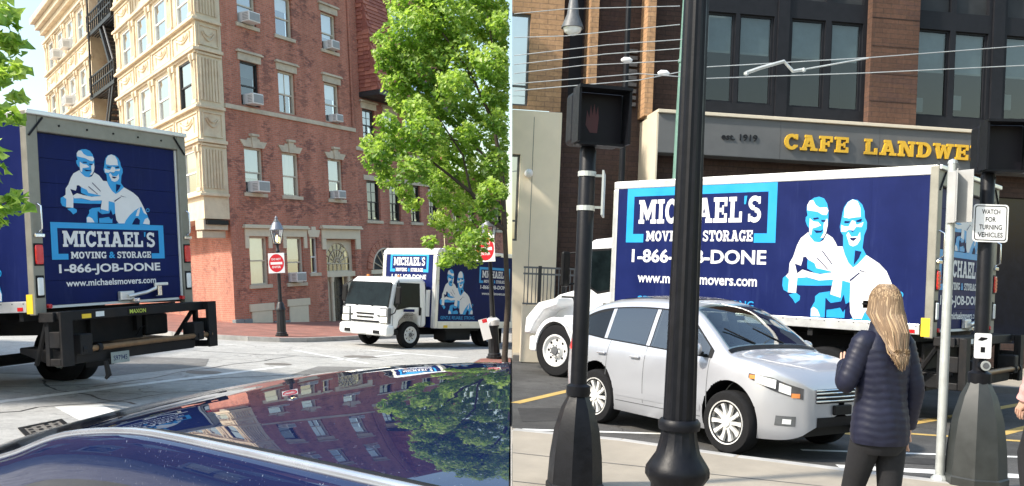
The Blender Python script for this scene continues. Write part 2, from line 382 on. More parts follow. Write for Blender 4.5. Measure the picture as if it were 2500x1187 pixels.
def _ring(cx, cy, rx, ry, t, a0, a1, n=12):
    o, i = [], []
    for k in range(n + 1):
        a = R(a0 + (a1 - a0) * k / n); c, s = math.cos(a), math.sin(a)
        o.append((cx + rx * c, cy + ry * s)); i.append((cx + (rx - t) * c, cy + (ry - t * .8) * s))
    return o + i[::-1]
def _r(a, b, c, d): return [(a, b), (c, b), (c, d), (a, d)]
def slab(ch):
    """slab-serif capitals, height 1 -> (advance, polygons)"""
    t, e = .25, .17
    if ch == 'M':
        return 1.42, [_r(.10, 0, .36, 1), _r(1.06, 0, 1.32, 1), [(.10, 1), (.42, 1), (.80, .38), (.64, .12)], [(1.32, 1), (1.00, 1), (.62, .38), (.78, .12)],
                      _r(0, 0, .46, e), _r(.96, 0, 1.42, e), _r(0, 1 - e, .3, 1), _r(1.12, 1 - e, 1.42, 1)]
    if ch == 'I': return .56, [_r(.14, 0, .42, 1), _r(0, 0, .56, e), _r(0, 1 - e, .56, 1)]
    if ch == 'C': return .98, [_ring(.5, .5, .5, .52, .27, 38, 322), _r(.78, .66, .94, 1.0), _r(.70, .18, .94, .32)]
    if ch == 'H': return 1.22, [_r(.12, 0, .40, 1), _r(.82, 0, 1.10, 1), _r(.3, .40, .9, .58), _r(0, 0, .52, e), _r(.70, 0, 1.22, e), _r(0, 1 - e, .52, 1), _r(.70, 1 - e, 1.22, 1)]
    if ch == 'A': return 1.24, [[(.12, 0), (.38, 0), (.76, 1), (.46, 1)], [(.86, 0), (1.14, 0), (.80, 1), (.48, 1)], _r(.36, .24, .90, .40), _r(0, 0, .48, e), _r(.74, 0, 1.24, e), _r(.34, 1 - e, .72, 1)]
    if ch == 'E': return 1.02, [_r(.12, 0, .40, 1), _r(0, 0, .95, e), _r(0, 1 - e, .95, 1), _r(.3, .42, .72, .58), _r(.78, 0, .97, .36), _r(.78, .64, .97, 1), _r(.62, .32, .74, .68)]
    if ch == 'F': return .98, [_r(.12, 0, .40, 1), _r(0, 0, .55, e), _r(0, 1 - e, .92, 1), _r(.3, .42, .70, .58), _r(.76, .62, .94, 1), _r(.60, .32, .72, .68)]
    if ch == 'L': return .96, [_r(.12, 0, .40, 1), _r(0, 0, .9, e), _r(0, 1 - e, .54, 1), _r(.74, 0, .93, .42)]
    if ch == 'S': return .92, [_ring(.45, .735, .42, .285, .24, 20, 270), _ring(.47, .275, .43, .295, .24, -160, 90), _r(.70, .70, .84, .98), _r(.04, .02, .18, .32)]
    if ch == 'N': return 1.24, [_r(.12, 0, .36, 1), _r(.88, 0, 1.12, 1), [(.12, 1), (.46, 1), (1.12, 0), (.80, 0)], _r(0, 0, .48, e), _r(0, 1 - e, .3, 1), _r(.76, 1 - e, 1.24, 1)]
    if ch == 'D': return 1.1, [_r(.12, 0, .40, 1), _ring(.5, .5, .56, .5, .27, -90, 90), _r(0, 0, .52, e), _r(0, 1 - e, .52, 1)]
    if ch == 'W': return 1.5, [[(.10, 1), (.40, 1), (.56, 0), (.36, 0)], [(.36, 0), (.56, 0), (.86, .92), (.64, .92)], [(.64, .92), (.86, .92), (1.1, 0), (.9, 0)], [(.92, 0), (1.1, 0), (1.40, 1), (1.12, 1)], _r(0, 1 - e, .5, 1), _r(1.0, 1 - e, 1.5, 1)]
    if ch == 'O': return 1.04, [_ring(.52, .5, .52, .52, .28, 0, 360, 20)]
    if ch == 'V': return 1.2, [[(.12, 1), (.40, 1), (.70, 0), (.50, 0)], [(.50, 0), (.70, 0), (1.08, 1), (.82, 1)], _r(0, 1 - e, .5, 1), _r(.72, 1 - e, 1.2, 1)]
    if ch == 'G': return 1.04, [_ring(.5, .5, .5, .52, .27, 38, 330), _r(.62, .30, 1.02, .48), _r(.76, .0, .94, .4), _r(.78, .66, .94, 1.0)]
    if ch == 'T': return 1.08, [_r(.40, 0, .68, 1), _r(.24, 0, .84, e), _r(.02, 1 - e, 1.06, 1), _r(.02, .62, .2, 1), _r(.88, .62, 1.06, 1)]
    if ch == 'R': return 1.14, [_r(.12, 0, .40, 1), _ring(.55, .72, .42, .28, .22, -90, 90), _r(.3, .44, .6, .60), _r(.3, 1 - e, .6, 1), [(.52, .5), (.78, .5), (1.02, 0), (.74, 0)], _r(0, 0, .52, e), _r(0, 1 - e, .3, 1), _r(.7, 0, 1.12, e)]
    if ch == "'": return .24, [[(.04, 1.02), (.24, 1.02), (.16, .70), (.04, .70)]]
    return .5, []
def slab_word(s, mat, width, height, z=0.0, gap=.06, special=None, depth=0.0):
    """flat (or raised) lettering in the xy plane, centred on x=0; every stroke sits a hair above the last"""
    adv = [slab(c)[0] for c in s]; tot = sum(adv) + gap * (len(s) - 1); k = width / tot; x = -width / 2; mb = MB()
    for i, c in enumerate(s):
        a, ps = slab(c)
        mi = 1 if (special and c in special) else 0
        for j, q in enumerate(ps):
            pts = [(x + X * k, Y * height, z + .0004 * (j + (12 if mi else 0))) for X, Y in q]
            mb.poly(pts, mi)
            if depth:
                n = len(pts)
                mb.add([(a_, b_, c_ - depth) for a_, b_, c_ in pts] + pts, [(q_, (q_ + 1) % n, n + (q_ + 1) % n, n + q_) for q_ in range(n)], mi)
        x += (a + gap) * k
    me = bpy.data.meshes.new('lettering'); me.from_pydata(mb.v, [], mb.f); me.polygons.foreach_set('material_index', mb.m)
    me.materials.append(mat); me.materials.append(MT['gfx_cyan'])
    return me

CY = [ # light blue patches of the portrait, traced in its own little grid
 [(330,235),(318,190),(322,150),(345,118),(390,98),(440,95),(490,115),(522,160),(538,215),(540,270),(538,330),(525,390),(500,430),(460,466),(410,462),(375,435),(355,400),(350,340),(330,320),(312,280),(312,248)],
 [(668,300),(675,250),(690,205),(720,170),(765,153),(815,165),(860,205),(885,260),(890,310),(912,350),(912,400),(890,450),(880,545),(918,605),(890,640),(850,662),(800,695),(752,652),(712,580),(695,520),(690,430),(665,400),(655,360)],
 [(100,730),(130,712),(165,740),(250,738),(350,743),(450,772),(612,778),(600,822),(450,816),(250,800),(165,852),(115,832),(97,790)],
 [(440,900),(480,875),(585,868),(585,915),(690,925),(698,790),(782,808),(782,960),(742,978),(735,1088),(400,1065),(400,1000),(440,940)],
 [(785,1100),(900,1055),(960,995),(1060,925),(1110,885),(1150,865),(1228,1000),(1262,1090),(1258,1142),(1110,1132),(1120,1070),(1080,1030),(1040,1060),(1000,1125)],
 [(170,872),(240,858),(288,888),(285,922),(240,948),(215,912)]]
WH = [
 [(345,372),(365,412),(410,457),(460,467),(500,452),(530,402),(590,440),(620,480),(640,515),(690,518),(712,580),(752,652),(800,695),(850,665),(918,605),(960,630),(1040,680),(1110,745),(1150,820),(1195,920),(1228,1002),(1180,970),(1150,885),(1120,892),(1050,932),(980,990),(920,1060),(900,1102),(820,1098),(790,1050),(780,960),(780,812),(700,788),(690,925),(588,892),(610,790),(612,720),(440,690),(330,570),(300,575),(300,640),(260,660),(220,620),(255,720),(250,770),(245,862),(158,852),(165,745),(130,715),(160,690),(165,610),(200,560),(235,470),(270,415)],
 [(250,702),(300,674),(380,700),(480,724),(612,718),(612,776),(470,774),(350,740),(260,740)],
 [(322,152),(345,118),(380,115),(410,160),(450,185),(520,190),(539,220),(522,252),(480,246),(430,216),(360,200),(325,192)],
 [(355,260),(390,290),(440,300),(472,330),(430,340),(385,346),(375,402),(355,380),(352,320)],
 [(500,300),(530,280),(538,330),(525,390),(500,432),(470,432),(500,390),(495,340)],
 [(690,288),(695,215),(725,172),(768,155),(815,175),(845,230),(850,302),(800,300),(740,302)],
 [(668,345),(700,360),(740,366),(770,320),(800,330),(815,362),(880,345),(865,382),(810,376),(790,402),(740,392),(715,406),(670,400)],
 [(722,430),(740,408),(770,450),(830,450),(852,418),(857,480),(830,516),(790,528),(755,512)],
 [(405,1060),(405,1000),(430,985),(470,1010),(500,1065)],
 [(1160,1122),(1190,1060),(1230,1040),(1258,1090),(1255,1140)],
 [(1060,1010),(1090,930),(1130,880),(1120,950),(1100,1010)]]
NV = [
 [(388,262),(440,262),(446,274),(395,276)], [(470,286),(516,292),(508,306),(474,300)], [(400,362),(470,374),(498,362),(476,386),(424,386)],
 [(310,568),(350,592),(345,660),(300,665),(260,692),(218,618),(285,642)],
 [(812,560),(872,575),(850,622),(805,672)], [(700,318),(756,326),(738,338),(698,334)], [(808,326),(864,316),(858,338),(816,338)], [(756,396),(776,404),(800,398),(778,412)],
 [(756,456),(826,462),(795,484),(768,476)], [(560,930),(600,962),(698,955),(720,902),(742,978),(780,962),(742,1012),(720,1042),(690,1002),(600,1012),(556,1012)],
 [(545,920),(560,925),(558,1078),(546,1077)], [(1010,1122),(1050,1040),(1075,1040),(1110,1085),(1100,1130)],
 [(490,540),(498,536),(600,650),(598,660)], [(770,790),(860,735),(866,741),(780,800)], [(440,590),(448,586),(560,690),(555,695)], [(860,725),(950,748),(866,718)]]
CW = [[(345,592),(420,630),(442,672),(520,692),(604,714),(520,722),(440,716),(350,670)], [(165,745),(158,852),(120,830),(110,760)], [(590,892),(690,925),(680,958),(610,962),(585,930)]]
def portrait_mesh(width):
    """light blue and white picture, origin at its bottom centre"""
    k = width / 1165.0; mb = MB()
    def q(P, z): return [((x - 680) * k, (1090 + .09 * (x - 680) - y) * k * .797, z) for x, y in P]
    for i, P in enumerate(CY): mb.poly(q(P, .0005 + .0001 * i), 1)
    for i, P in enumerate(WH): mb.poly(q(P, .002 + .0001 * i), 0)
    for i, P in enumerate(CW): mb.poly(q(P, .004 + .0001 * i), 1)
    for i, P in enumerate(NV): mb.poly(q(P, .0055 + .0001 * i), 2)
    n = 14; rg = [(1240 + 27 * math.cos(6.283 * i / n), 935 + 27 * math.sin(6.283 * i / n)) for i in range(n)]
    mb.poly(q(rg, .0005), 1); mb.poly(q([(1240 + (x - 1240) * .6, 935 + (y - 935) * .6) for x, y in rg], .002), 2)
    me = bpy.data.meshes.new('portrait'); me.from_pydata(mb.v, [], mb.f); me.polygons.foreach_set('material_index', mb.m)
    for nm in ('gfx_white', 'gfx_cyan', 'gfx_navy'): me.materials.append(MT[nm])
    return me
def wallM(origin, right, up=Vector((0, 0, 1))):
    """matrix that stands a flat xy graphic up on a wall; right is the reading direction"""
    x = Vector(right).normalized(); y = Vector(up); z = x.cross(y)
    m = Matrix((x, y, z)).transposed().to_4x4(); m.translation = Vector(origin); return m
def logo_block(parent, M, W, phone=True, url=True):
    """bracket frame, name, phone number and web address; origin at the frame's bottom centre, W = frame width"""
    b = MB(); t = W * .052; H = W * .335
    for (x0, x1, y0, y1) in ((-W / 2, W / 2, H - t, H), (-W / 2, -W / 2 + t, 0, H - t), (W / 2 - t, W / 2, 0, H - t), (-W / 2 + t, -W * .37, 0, t), (W * .37, W / 2 - t, 0, t)):
        b.poly([(x0, y0, .001), (x1, y0, .001), (x1, y1, .001), (x0, y1, .001)])
    obj('logo_frame', b, MT['gfx_cyan'], parent, M, recalc=False)
    o = obj('lettering', slab_word("MICHAEL'S", MT['gfx_white'], W * .82, W * .145, .001, special="'"), None, parent, M @ T((0, W * .115, 0)), recalc=False)
    obj('lettering', slab_word('MOVING', MT['gfx_white'], W * .30, W * .062, .001), None, parent, M @ T((-W * .20, W * .008, 0)))
    obj('lettering', text_mesh('&', MT['gfx_cyan'], W * .055, W * .062, .03), None, parent, M @ T((0, W * .008, .001)))
    obj('lettering', slab_word('STORAGE', MT['gfx_white'], W * .32, W * .062, .001), None, parent, M @ T((W * .205, W * .008, 0)))
    if phone: obj('lettering', text_mesh('1-866-JOB-DONE', MT['gfx_white'], W * .90, W * .105, .028), None, parent, M @ T((0, -W * .145, .001)))
    if url: obj('lettering', text_mesh('www.michaelsmovers.com', MT['gfx_white'], W * .80, W * .062, .022), None, parent, M @ T((0, -W * .245, .001)))
# ---------------------------------------------------------------- walls and windows (facade frame: x right, y into the wall, z up)
def wall_mb(x0, x1, z0, z1, holes, depth=.3, mb=None, zlow=None):
    """flat wall with rectangular openings and their reveals"""
    mb = mb or MB()
    xs = sorted(set([x0, x1] + [a for h_ in holes for a in h_[:2]])); zs = sorted(set([z0, z1] + [a for h_ in holes for a in h_[2:]]))
    xs = [a for a in xs if x0 <= a <= x1]; zs = [a for a in zs if z0 <= a <= z1]
    for i in range(len(xs) - 1):
        for j in range(len(zs) - 1):
            cx, cz = (xs[i] + xs[i + 1]) / 2, (zs[j] + zs[j + 1]) / 2
            if any(h_[0] < cx < h_[1] and h_[2] < cz < h_[3] for h_ in holes): continue
            mb.add([(xs[i], 0, zs[j]), (xs[i + 1], 0, zs[j]), (xs[i + 1], 0, zs[j + 1]), (xs[i], 0, zs[j + 1])], [(0, 1, 2, 3)])
    for a, b, c, d in holes:
        mb.add([(a, 0, c), (b, 0, c), (b, 0, d), (a, 0, d), (a, depth, c), (b, depth, c), (b, depth, d), (a, depth, d)],
               [(0, 4, 5, 1), (1, 5, 6, 2), (2, 6, 7, 3), (3, 7, 4, 0)])
    return mb
def bxf(mb, x0, x1, y0, y1, z0, z1, mi=0): return mb.box(x0, x1, y0, y1, z0, z1, mi)
def window(parent, M, x0, x1, z0, z1, frame='beige_frame', glass='glass', shade=None, shade_h=.5, shade_m='shade_white', inset=.13, sill='sandstone', head=None,
           mu=0, mv=0, fw=.07, split=.5, interior=True, sillw=.12, lower_glass=None):
    """double-hung sash window as one part of a building; panes, sill, head and blind are its sub-parts"""
    f = MB(); y = inset
    bxf(f, x0, x0 + fw, y - .03, y + .09, z0, z1); bxf(f, x1 - fw, x1, y - .03, y + .09, z0, z1)
    bxf(f, x0 + fw, x1 - fw, y - .03, y + .09, z1 - fw, z1); bxf(f, x0 + fw, x1 - fw, y - .03, y + .09, z0, z0 + fw * .8)
    zm = z0 + (z1 - z0) * split
    bxf(f, x0 + fw, x1 - fw, y, y + .07, zm - .028, zm + .028)
    a, b = x0 + fw, x1 - fw
    for k in range(1, mu + 1): bxf(f, a + (b - a) * k / (mu + 1) - .013, a + (b - a) * k / (mu + 1) + .013, y + .005, y + .04, z0 + fw * .8, z1 - fw)
    for k in range(1, mv + 1):
        for (c, d) in ((z0 + fw * .8, zm - .028), (zm + .028, z1 - fw)):
            zz = c + (d - c) * k / (mv + 1); bxf(f, a, b, y + .008, y + .037, zz - .013, zz + .013)
    o = obj('window', f, MT[frame], parent, M)
    for (c, d, yy, gm) in ((zm + .028, z1 - fw, y + .02, glass), (z0 + fw * .8, zm - .028, y + .045, lower_glass or glass)):
        p = MB(); p.add([(a, yy, c), (b, yy, c), (b, yy, d), (a, yy, d)], [(0, 1, 2, 3)]); obj('pane', p, MT[gm], o, recalc=False)
    if shade is not False and shade_h > 0:
        p = MB(); zz = z1 - fw - (z1 - z0) * shade_h
        bxf(p, a + .01, b - .01, y + .10, y + .12, zz, z1 - fw); obj('blind', p, MT[shade_m], o)
    if interior:
        p = MB(); p.add([(x0 - .3, y + .5, z0 - .3), (x1 + .3, y + .5, z0 - .3), (x1 + .3, y + .5, z1 + .3), (x0 - .3, y + .5, z1 + .3)], [(0, 1, 2, 3)])
        obj('interior', p, MT['interior'], o, recalc=False)
    if sill:
        p = MB(); bxf(p, x0 - sillw, x1 + sillw, -.07, inset, z0 - .15, z0 - .002); obj('sill', p, MT[sill], o, bevel=.012)
    if head: head(o, x0, x1, z1)
    return o
def head_flat(m='sandstone'):
    def f(o, x0, x1, z1):
        p = MB(); bxf(p, x0 - .12, x1 + .12, -.05, .10, z1 + .002, z1 + .30); bxf(p, x0 - .20, x1 + .20, -.13, .10, z1 + .302, z1 + .37); bxf(p, x0 - .16, x1 + .16, -.09, .10, z1 + .372, z1 + .41)
        obj('lintel', p, MT[m], o, bevel=.012)
    return f
def head_key(m='sandstone'):
    def f(o, x0, x1, z1):
        c = (x0 + x1) / 2; w_ = (x1 - x0) / 2
        p = MB(); p.prism([(c - w_ - .04, z1 + .002), (c - .12, z1 + .002), (c - .17, z1 + .36), (c - w_ * .62, z1 + .36), (c - w_ * .62 - .03, z1 + .27), (c - w_ - .24, z1 + .27)], -.05, .1, 'y'); obj('lintel_stone', p, MT[m], o, bevel=.01)
        p = MB(); p.prism([(c + w_ + .04, z1 + .002), (c + .12, z1 + .002), (c + .17, z1 + .36), (c + w_ * .62, z1 + .36), (c + w_ * .62 + .03, z1 + .27), (c + w_ + .24, z1 + .27)], -.05, .1, 'y'); obj('lintel_stone', p, MT[m], o, bevel=.01)
        p = MB(); p.prism([(c - .115, z1 - .02), (c + .115, z1 - .02), (c + .165, z1 + .44), (c - .165, z1 + .44)], -.10, .1, 'y'); bxf(p, c - .23, c + .23, -.15, .1, z1 + .442, z1 + .54); obj('keystone', p, MT[m], o, bevel=.01)
    return f
def air_conditioner(M, x, z, label, w_=.62, hh=.42, dep=.42):
    t = thing('air_conditioner', label, 'air conditioner', M @ T((x, 0, z)), 'air conditioners in the windows')
    b = MB(); b.box(-w_ / 2, w_ / 2, -dep, .16, 0, hh); o = obj('casing', b, MT['ac_white'], t, bevel=.02)
    g = MB(); g.box(-w_ / 2 + .04, w_ / 2 - .04, -dep - .012, -dep + .004, .05, hh - .05); obj('back_grille', g, MT['ac_grille'], t)
    for sg in (-1, 1):
      s = MB()
      for k in range(5): a_, c_ = sorted((sg * (w_ / 2 - .002), sg * (w_ / 2 + .006))); s.box(a_, c_, -dep + .06, -.12, .07 + k * .06, .095 + k * .06)
      obj('side_vent', s, MT['ac_grille'], t)
    return t
# ================================================================ LEFT PLACE: street corner with red brick houses
def GZ(x, y): return -.10 - .0884 * x - .0273 * y                 # the street falls away to the right
def edge_x(z, y): return .001 * y + .045 * (z - EYE)                # where this place ends and the other begins
# ---- road
mb = MB(); rows = []
ys = [-6, -3, 0, 2, 4, 6, 8, 10, 12, 14, 16, 18, 20, 22, 24, 26, 28, 30, 34, 38, 44, 60, 120]
for y in ys:
    e = edge_x(GZ(0, y), y); rows.append([(x, y, GZ(x, y)) for x in (-70, -40, -25, -18, -14, -11, -9, -7, -5, -3, -1.5, e)])
mb.grid(rows)
road_l = tag(obj('road', mb, MT['road_old'], smooth=30), kind='structure')
def on_road(mb, pts, dz=.004, mi=0):
    mb.poly([(x, y, GZ(x, y) + dz) for x, y in pts], mi)
def stripe(pts, m='road_white', name='road_marking'):
    b = MB(); on_road(b, pts); obj(name, b, MT[m], road_l, recalc=False)
def strip(a, b, w_, m='road_white', n=1):
    a = Vector(a); b = Vector(b); d = (b - a).normalized(); p = Vector((-d.y, d.x)) * w_ / 2
    stripe([tuple(a - p), tuple(b - p), tuple(b + p), tuple(a + p)], m)
strip((-7.6, 10.6), (-4.95, 19.2), .20)                 # long crosswalk edge line
stripe([(-6.2, 12.05), (-5.75, 12.45), (-4.55, 10.9), (-4.95, 10.5)])        # broad bars
stripe([(-6.5, 8.9), (-6.05, 9.4), (-5.3, 8.3), (-5.7, 7.9)])
stripe([(-4.75, 15.2), (-4.4, 15.6), (-3.7, 14.6), (-4.0, 14.2)])
strip((-5.9, 24.0), (-3.4, 20.8), .16); strip((-4.3, 21.3), (-2.9, 24.6), .14); strip((-4.1, 25.2), (-1.5, 23.7), .16); strip((-9.6, 24.9), (-7.7, 25.0), .14)
stripe([(-5.05, 9.75), (-4.75, 10.0), (-4.62, 9.86), (-4.92, 9.6)], 'road_blue')
# darker patches and tar lines in the old surface
stripe([(-9.6, 15.5), (-7.2, 15.9), (-6.4, 18.6), (-6.9, 20.3), (-9.2, 20.0)], 'road_patch', 'road_patch'); stripe([(-4.4, 17.6), (-2.6, 18.2), (-2.9, 20.0), (-4.3, 19.6)], 'road_patch', 'road_patch')
rt_ = random.Random(5)
for (p0, p1) in (((-9, 13), (-3, 19.5)), ((-6.8, 14.4), (-5.2, 22)), ((-4, 16), (-1.4, 21)), ((-8, 22.4), (-3.2, 22.0)), ((-6.9, 10.6), (-4.4, 15)), ((-5.4, 12.6), (-7.6, 15.2))):
    b = MB(); n = 14; a_, c_ = Vector(p0), Vector(p1); pp = []; d_ = (c_ - a_).normalized(); nn = Vector((-d_.y, d_.x))
    off = 0
    for k in range(n + 1): off += rt_.gauss(0, .08); pp.append(a_.lerp(c_, k / n) + nn * off)
    for k in range(n): w0, w1 = .012 + .02 * rt_.random(), .012 + .02 * rt_.random(); q = [pp[k] - nn * w0, pp[k + 1] - nn * w1, pp[k + 1] + nn * w1, pp[k] + nn * w0]; b.add([(v.x, v.y, GZ(v.x, v.y) + .003) for v in q], [(0, 1, 2, 3)])
    obj('tar_seam', b, MT['tar'], road_l, recalc=False)
# utility cover set into the road
cv = thing('utility_cover', 'rectangular rusty iron utility cover set in the road', 'utility cover')
c0, c1, c3 = Vector((-5.72, 10.28)), Vector((-5.60, 11.04)), Vector((-5.35, 9.77))
def cvp(u, v, dz): q = c0 + (c1 - c0) * u + (c3 - c0) * v; return (q.x, q.y, GZ(q.x, q.y) + dz)
b = MB()
for (u0, u1, v0, v1) in ((0, 1, 0, .13), (0, 1, .87, 1), (0, .1, .13, .87), (.9, 1, .13, .87)):
    p = [cvp(u0, v0, .014), cvp(u1, v0, .014), cvp(u1, v1, .014), cvp(u0, v1, .014)]; q = [(x, y, z - .02) for x, y, z in p]
    b.add(q + p, [(3, 2, 1, 0), (4, 5, 6, 7), (0, 1, 5, 4), (1, 2, 6, 5), (2, 3, 7, 6), (3, 0, 4, 7)])
obj('frame', b, MT['steel_black'], cv)
pm('cover_plate', (.17, .155, .135), .7, var=.3, vs=14, bmp=.5, bs=40)
b = MB(); b.poly([cvp(.1, .13, .007), cvp(.9, .13, .007), cvp(.9, .87, .007), cvp(.1, .87, .007)]); obj('lid', b, MT['cover_plate'], cv, recalc=False)
for i in range(4):
    for j in range(7):
        u, v = .2 + i * .19, .2 + j * .09; b = MB()
        p = [cvp(u - .05, v - .025, .011), cvp(u + .05, v - .025, .011), cvp(u + .05, v + .025, .011), cvp(u - .05, v + .025, .011)]
        if (i * 7 + j) % 3 != 1: b.poly(p); obj('tread_stud', b, MT['steel_black'], cv, recalc=False)
# faint round covers further out
for (x, y, s) in ((-3.9, 22.7, .42), (-6.0, 17.3, .33), (-5.2, 19.7, .3)):
    b = MB(); on_road(b, [(x + s * math.cos(a * .4488), y + s * math.sin(a * .4488)) for a in range(14)], .005)
    tag(obj('manhole_cover', b, MT['cover_plate'], recalc=False), {-3.9: 'round manhole cover beside the white lines near the white truck', -6.0: 'round manhole cover right of the truck tailgate', -5.2: 'small round cover in the open road before the corner'}[x], 'manhole cover', 'round covers in the road')
# ---- pavement round the brick corner
KP = [(-46, 70), (-13.2, 31.0), (-11.4, 28.3), (-10.4, 27.4), (-9.0, 26.95), (-7.9, 26.8), (-7.0, 26.9), (-6.3, 27.4), (-5.8, 28.3), (-4.7, 30.6), (-.9, 36.6)]
SH = .13
b = MB(); inner = [(-2.0, 60), (-46, 90)]
b.poly([(x, y, GZ(x, y) + SH) for x, y in KP + inner])
pav = tag(obj('pavement', b, MT['brick_pavers'], recalc=False), kind='structure')
def kerb_run(path, parent, m='kerb_stone', wdt=.16, hgt=SH + .004, gz=GZ, step=2.0, side=1):
    for (a, c) in zip(path, path[1:]):
        a = Vector(a); c = Vector(c); L = (c - a).length; n = max(1, min(14, round(L / step))); d = (c - a) / n; u = d.normalized(); p = Vector((-u.y, u.x)) * wdt * side
        for k in range(n):
            s = a + d * k + u * .006; e = a + d * (k + 1) - u * .006
            q = [s, e, e + p, s + p]; bb = MB()
            bb.add([(v.x, v.y, gz(v.x, v.y) - .05) for v in q] + [(v.x, v.y, gz(v.x, v.y) + hgt) for v in q], [(3, 2, 1, 0), (4, 5, 6, 7), (0, 1, 5, 4), (1, 2, 6, 5), (2, 3, 7, 6), (3, 0, 4, 7)])
            obj('kerb_stone', bb, MT[m], parent, bevel=.015)
kerb_run(KP[1:], pav)
NP = [(-.95, 12.0), (-1.15, 20.6), (-1.0, 22.2), (-.55, 22.9), (-.12, 23.0)]
b = MB(); b.poly([(x, y, GZ(x, y) + SH) for x, y in NP + [(-.10, 12.0)]])
pav2 = tag(obj('pavement', b, MT['brick_pavers'], recalc=False), kind='structure'); kerb_run(NP, pav2, side=-1)

# ---- corner house: red brick front, cream metal bays on the side street
P0 = Vector((-10.784, 34.908, 0)); D1 = Vector((.445, .896, 0)).normalized(); D2 = Vector((-.607, .795, 0)).normalized()
F1 = frameM(P0, D1)
hs = thing('corner_house', 'four storey red brick corner house with cream metal bay windows', 'building')
cols = [(.95, 2.02), (3.18, 4.24), (6.24, 7.30)]
rowsz = [(5.14, 6.96), (8.62, 10.38), (11.86, 13.55)]
holes = [(a, b_, c, d) for a, b_ in cols for c, d in rowsz] + [(.98, 2.05, 1.46, 3.40), (3.20, 4.26, 1.46, 3.40), (4.72, 5.22, 1.85, 3.40), (5.82, 7.98, -1.4, 3.32)]
obj('wall', wall_mb(0, 8.42, -2.2, 16.5, holes, .34), MT['brick_red'], hs, F1)
b = MB(); b.add([(0, 0, -2.2), (0, 6, -2.2), (0, 6, 16.5), (0, 0, 16.5)], [(0, 1, 2, 3)]); 
# side street wall under and behind the bays (own frame so the bricks run true)
F2 = frameM(P0, -D2)
obj('side_wall', wall_mb(-26.4, 0, -2, 17, [], .2), MT['brick_red2'], hs, F2)
b = MB(); b.box(0, 8.42, .3, 9, 16.3, 16.5); obj('roof', b, MT['dark_metal'], hs, F1)
b = MB(); bxf(b, .002, 8.40, -.07, .1, 8.36, 8.54); obj('string_course', b, MT['sandstone'], hs, F1, bevel=.015)
shades = {(0, 0): ('shade_grey', .62), (1, 0): ('curtain', .9), (2, 0): ('shade_grey', .55), (0, 1): ('shade_grey', .3), (1, 1): ('shade_white', .52), (2, 1): ('shade_white', .35), (0, 2): ('shade_grey', .7), (1, 2): ('shade_white', .3), (2, 2): ('shade_white', .6)}
for i, (a, b_) in enumerate(cols):
    for j, (c, d) in enumerate(rowsz):
        sm, sh = shades[(i, j)]
        window(hs, F1, a, b_, c, d, 'black_frame' if (i, j) in ((0, 1),) else 'beige_frame', 'glass_dark' if (i, j) == (0, 1) else 'glass', True, sh, sm, head=head_key() if j == 0 else head_flat(),
               mu=1 if (i, j) == (1, 1) else 0, sill='sandstone' if j != 1 else None, split=.46)
window(hs, F1, .98, 2.05, 1.46, 3.40, 'beige_frame', 'glass', True, .96, 'shade_white', split=.5)
window(hs, F1, 3.20, 4.26, 1.46, 3.40, 'beige_frame', 'glass', True, .45, 'shade_grey', split=.45)
window(hs, F1, 4.72, 5.22, 1.85, 3.40, 'white_frame', 'glass_dark', False, 0, split=.45, fw=.05)
b = MB(); b.prism([(4.66, 3.402), (5.28, 3.402), (5.42, 3.72), (5.12, 3.72), (5.10, 3.86), (4.84, 3.86), (4.82, 3.72), (4.52, 3.72)], -.05, .1, 'y'); obj('lintel', b, MT['cream_clean'], hs, F1, bevel=.01)
for (a, b_) in ((.98, 2.05), (3.20, 4.26)):     # square hood lintels with ears
    b = MB(); bxf(b, a - .24, b_ + .24, -.05, .1, 3.402, 3.72); bxf(b, a - .24, a - .03, -.05, .1, 2.92, 3.40); bxf(b, b_ + .03, b_ + .24, -.05, .1, 2.92, 3.40)
    bxf(b, a - .34, b_ + .34, -.16, .1, 3.722, 3.80); bxf(b, a - .29, b_ + .29, -.11, .1, 3.802, 3.87); obj('hood_lintel', b, MT['cream_clean'], hs, F1, bevel=.01)
# basement lights boarded over
for (a, b_, c, d) in ((.86, 2.14, -.75, .70), (3.10, 4.42, -.85, .78)):
    b = MB(); bxf(b, a - .06, b_ + .06, -.07, .06, d - .30, d); obj('basement_lintel', b, MT['cream_clean'], hs, F1, bevel=.01)
    b = MB(); bxf(b, a + .05, b_ - .05, -.05, .06, c, d - .302); obj('basement_board', b, MT['cream_clean'], hs, F1, bevel=.01)
# granite base stones stepping down with the street
for (a, b_, t_) in ((-.06, .88, .16), (2.17, 3.12, -.06), (4.45, 5.6, -.30), (8.0, 8.4, -.5)):
    n = 2 if b_ - a > .8 else 1
    for k in range(n):
        q = a + (b_ - a) * k / n; e = a + (b_ - a) * (k + 1) / n - .01
        b = MB(); bxf(b, q, e, -.10, .1, -1.6, t_ - k * .03); obj('base_stone', b, MT['granite'], hs, F1, bevel=.02)
# entrance
b = MB(); bxf(b, 5.52, 8.36, -.06, .1, 3.34, 3.78); bxf(b, 5.52, 5.80, -.06, .1, 2.86, 3.338); bxf(b, 8.0, 8.36, -.06, .1, 2.86, 3.338); bxf(b, 5.42, 8.41, -.20, .1, 3.782, 3.86); bxf(b, 5.47, 8.40, -.14, .1, 3.862, 3.94)
dr = obj('entrance', b, MT['cream_clean'], hs, F1, bevel=.012)
b = MB()
holes_d = [(6.42, 7.42, -1.4, 1.62)]
wall_mb(5.82, 7.98, -1.4, 3.32, holes_d + [(5.98, 7.82, 1.88, 3.2)], .12, b); obj('entrance_panel', b, MT['cream_clean'], dr, T((0, .22, 0)), recalc=False)
b = MB(); fan = [(5.98, 1.88), (7.82, 1.88)] + [(6.9 + .92 * math.cos(R(a)), 2.22 + .96 * math.sin(R(a))) for a in range(0, 181, 15)]
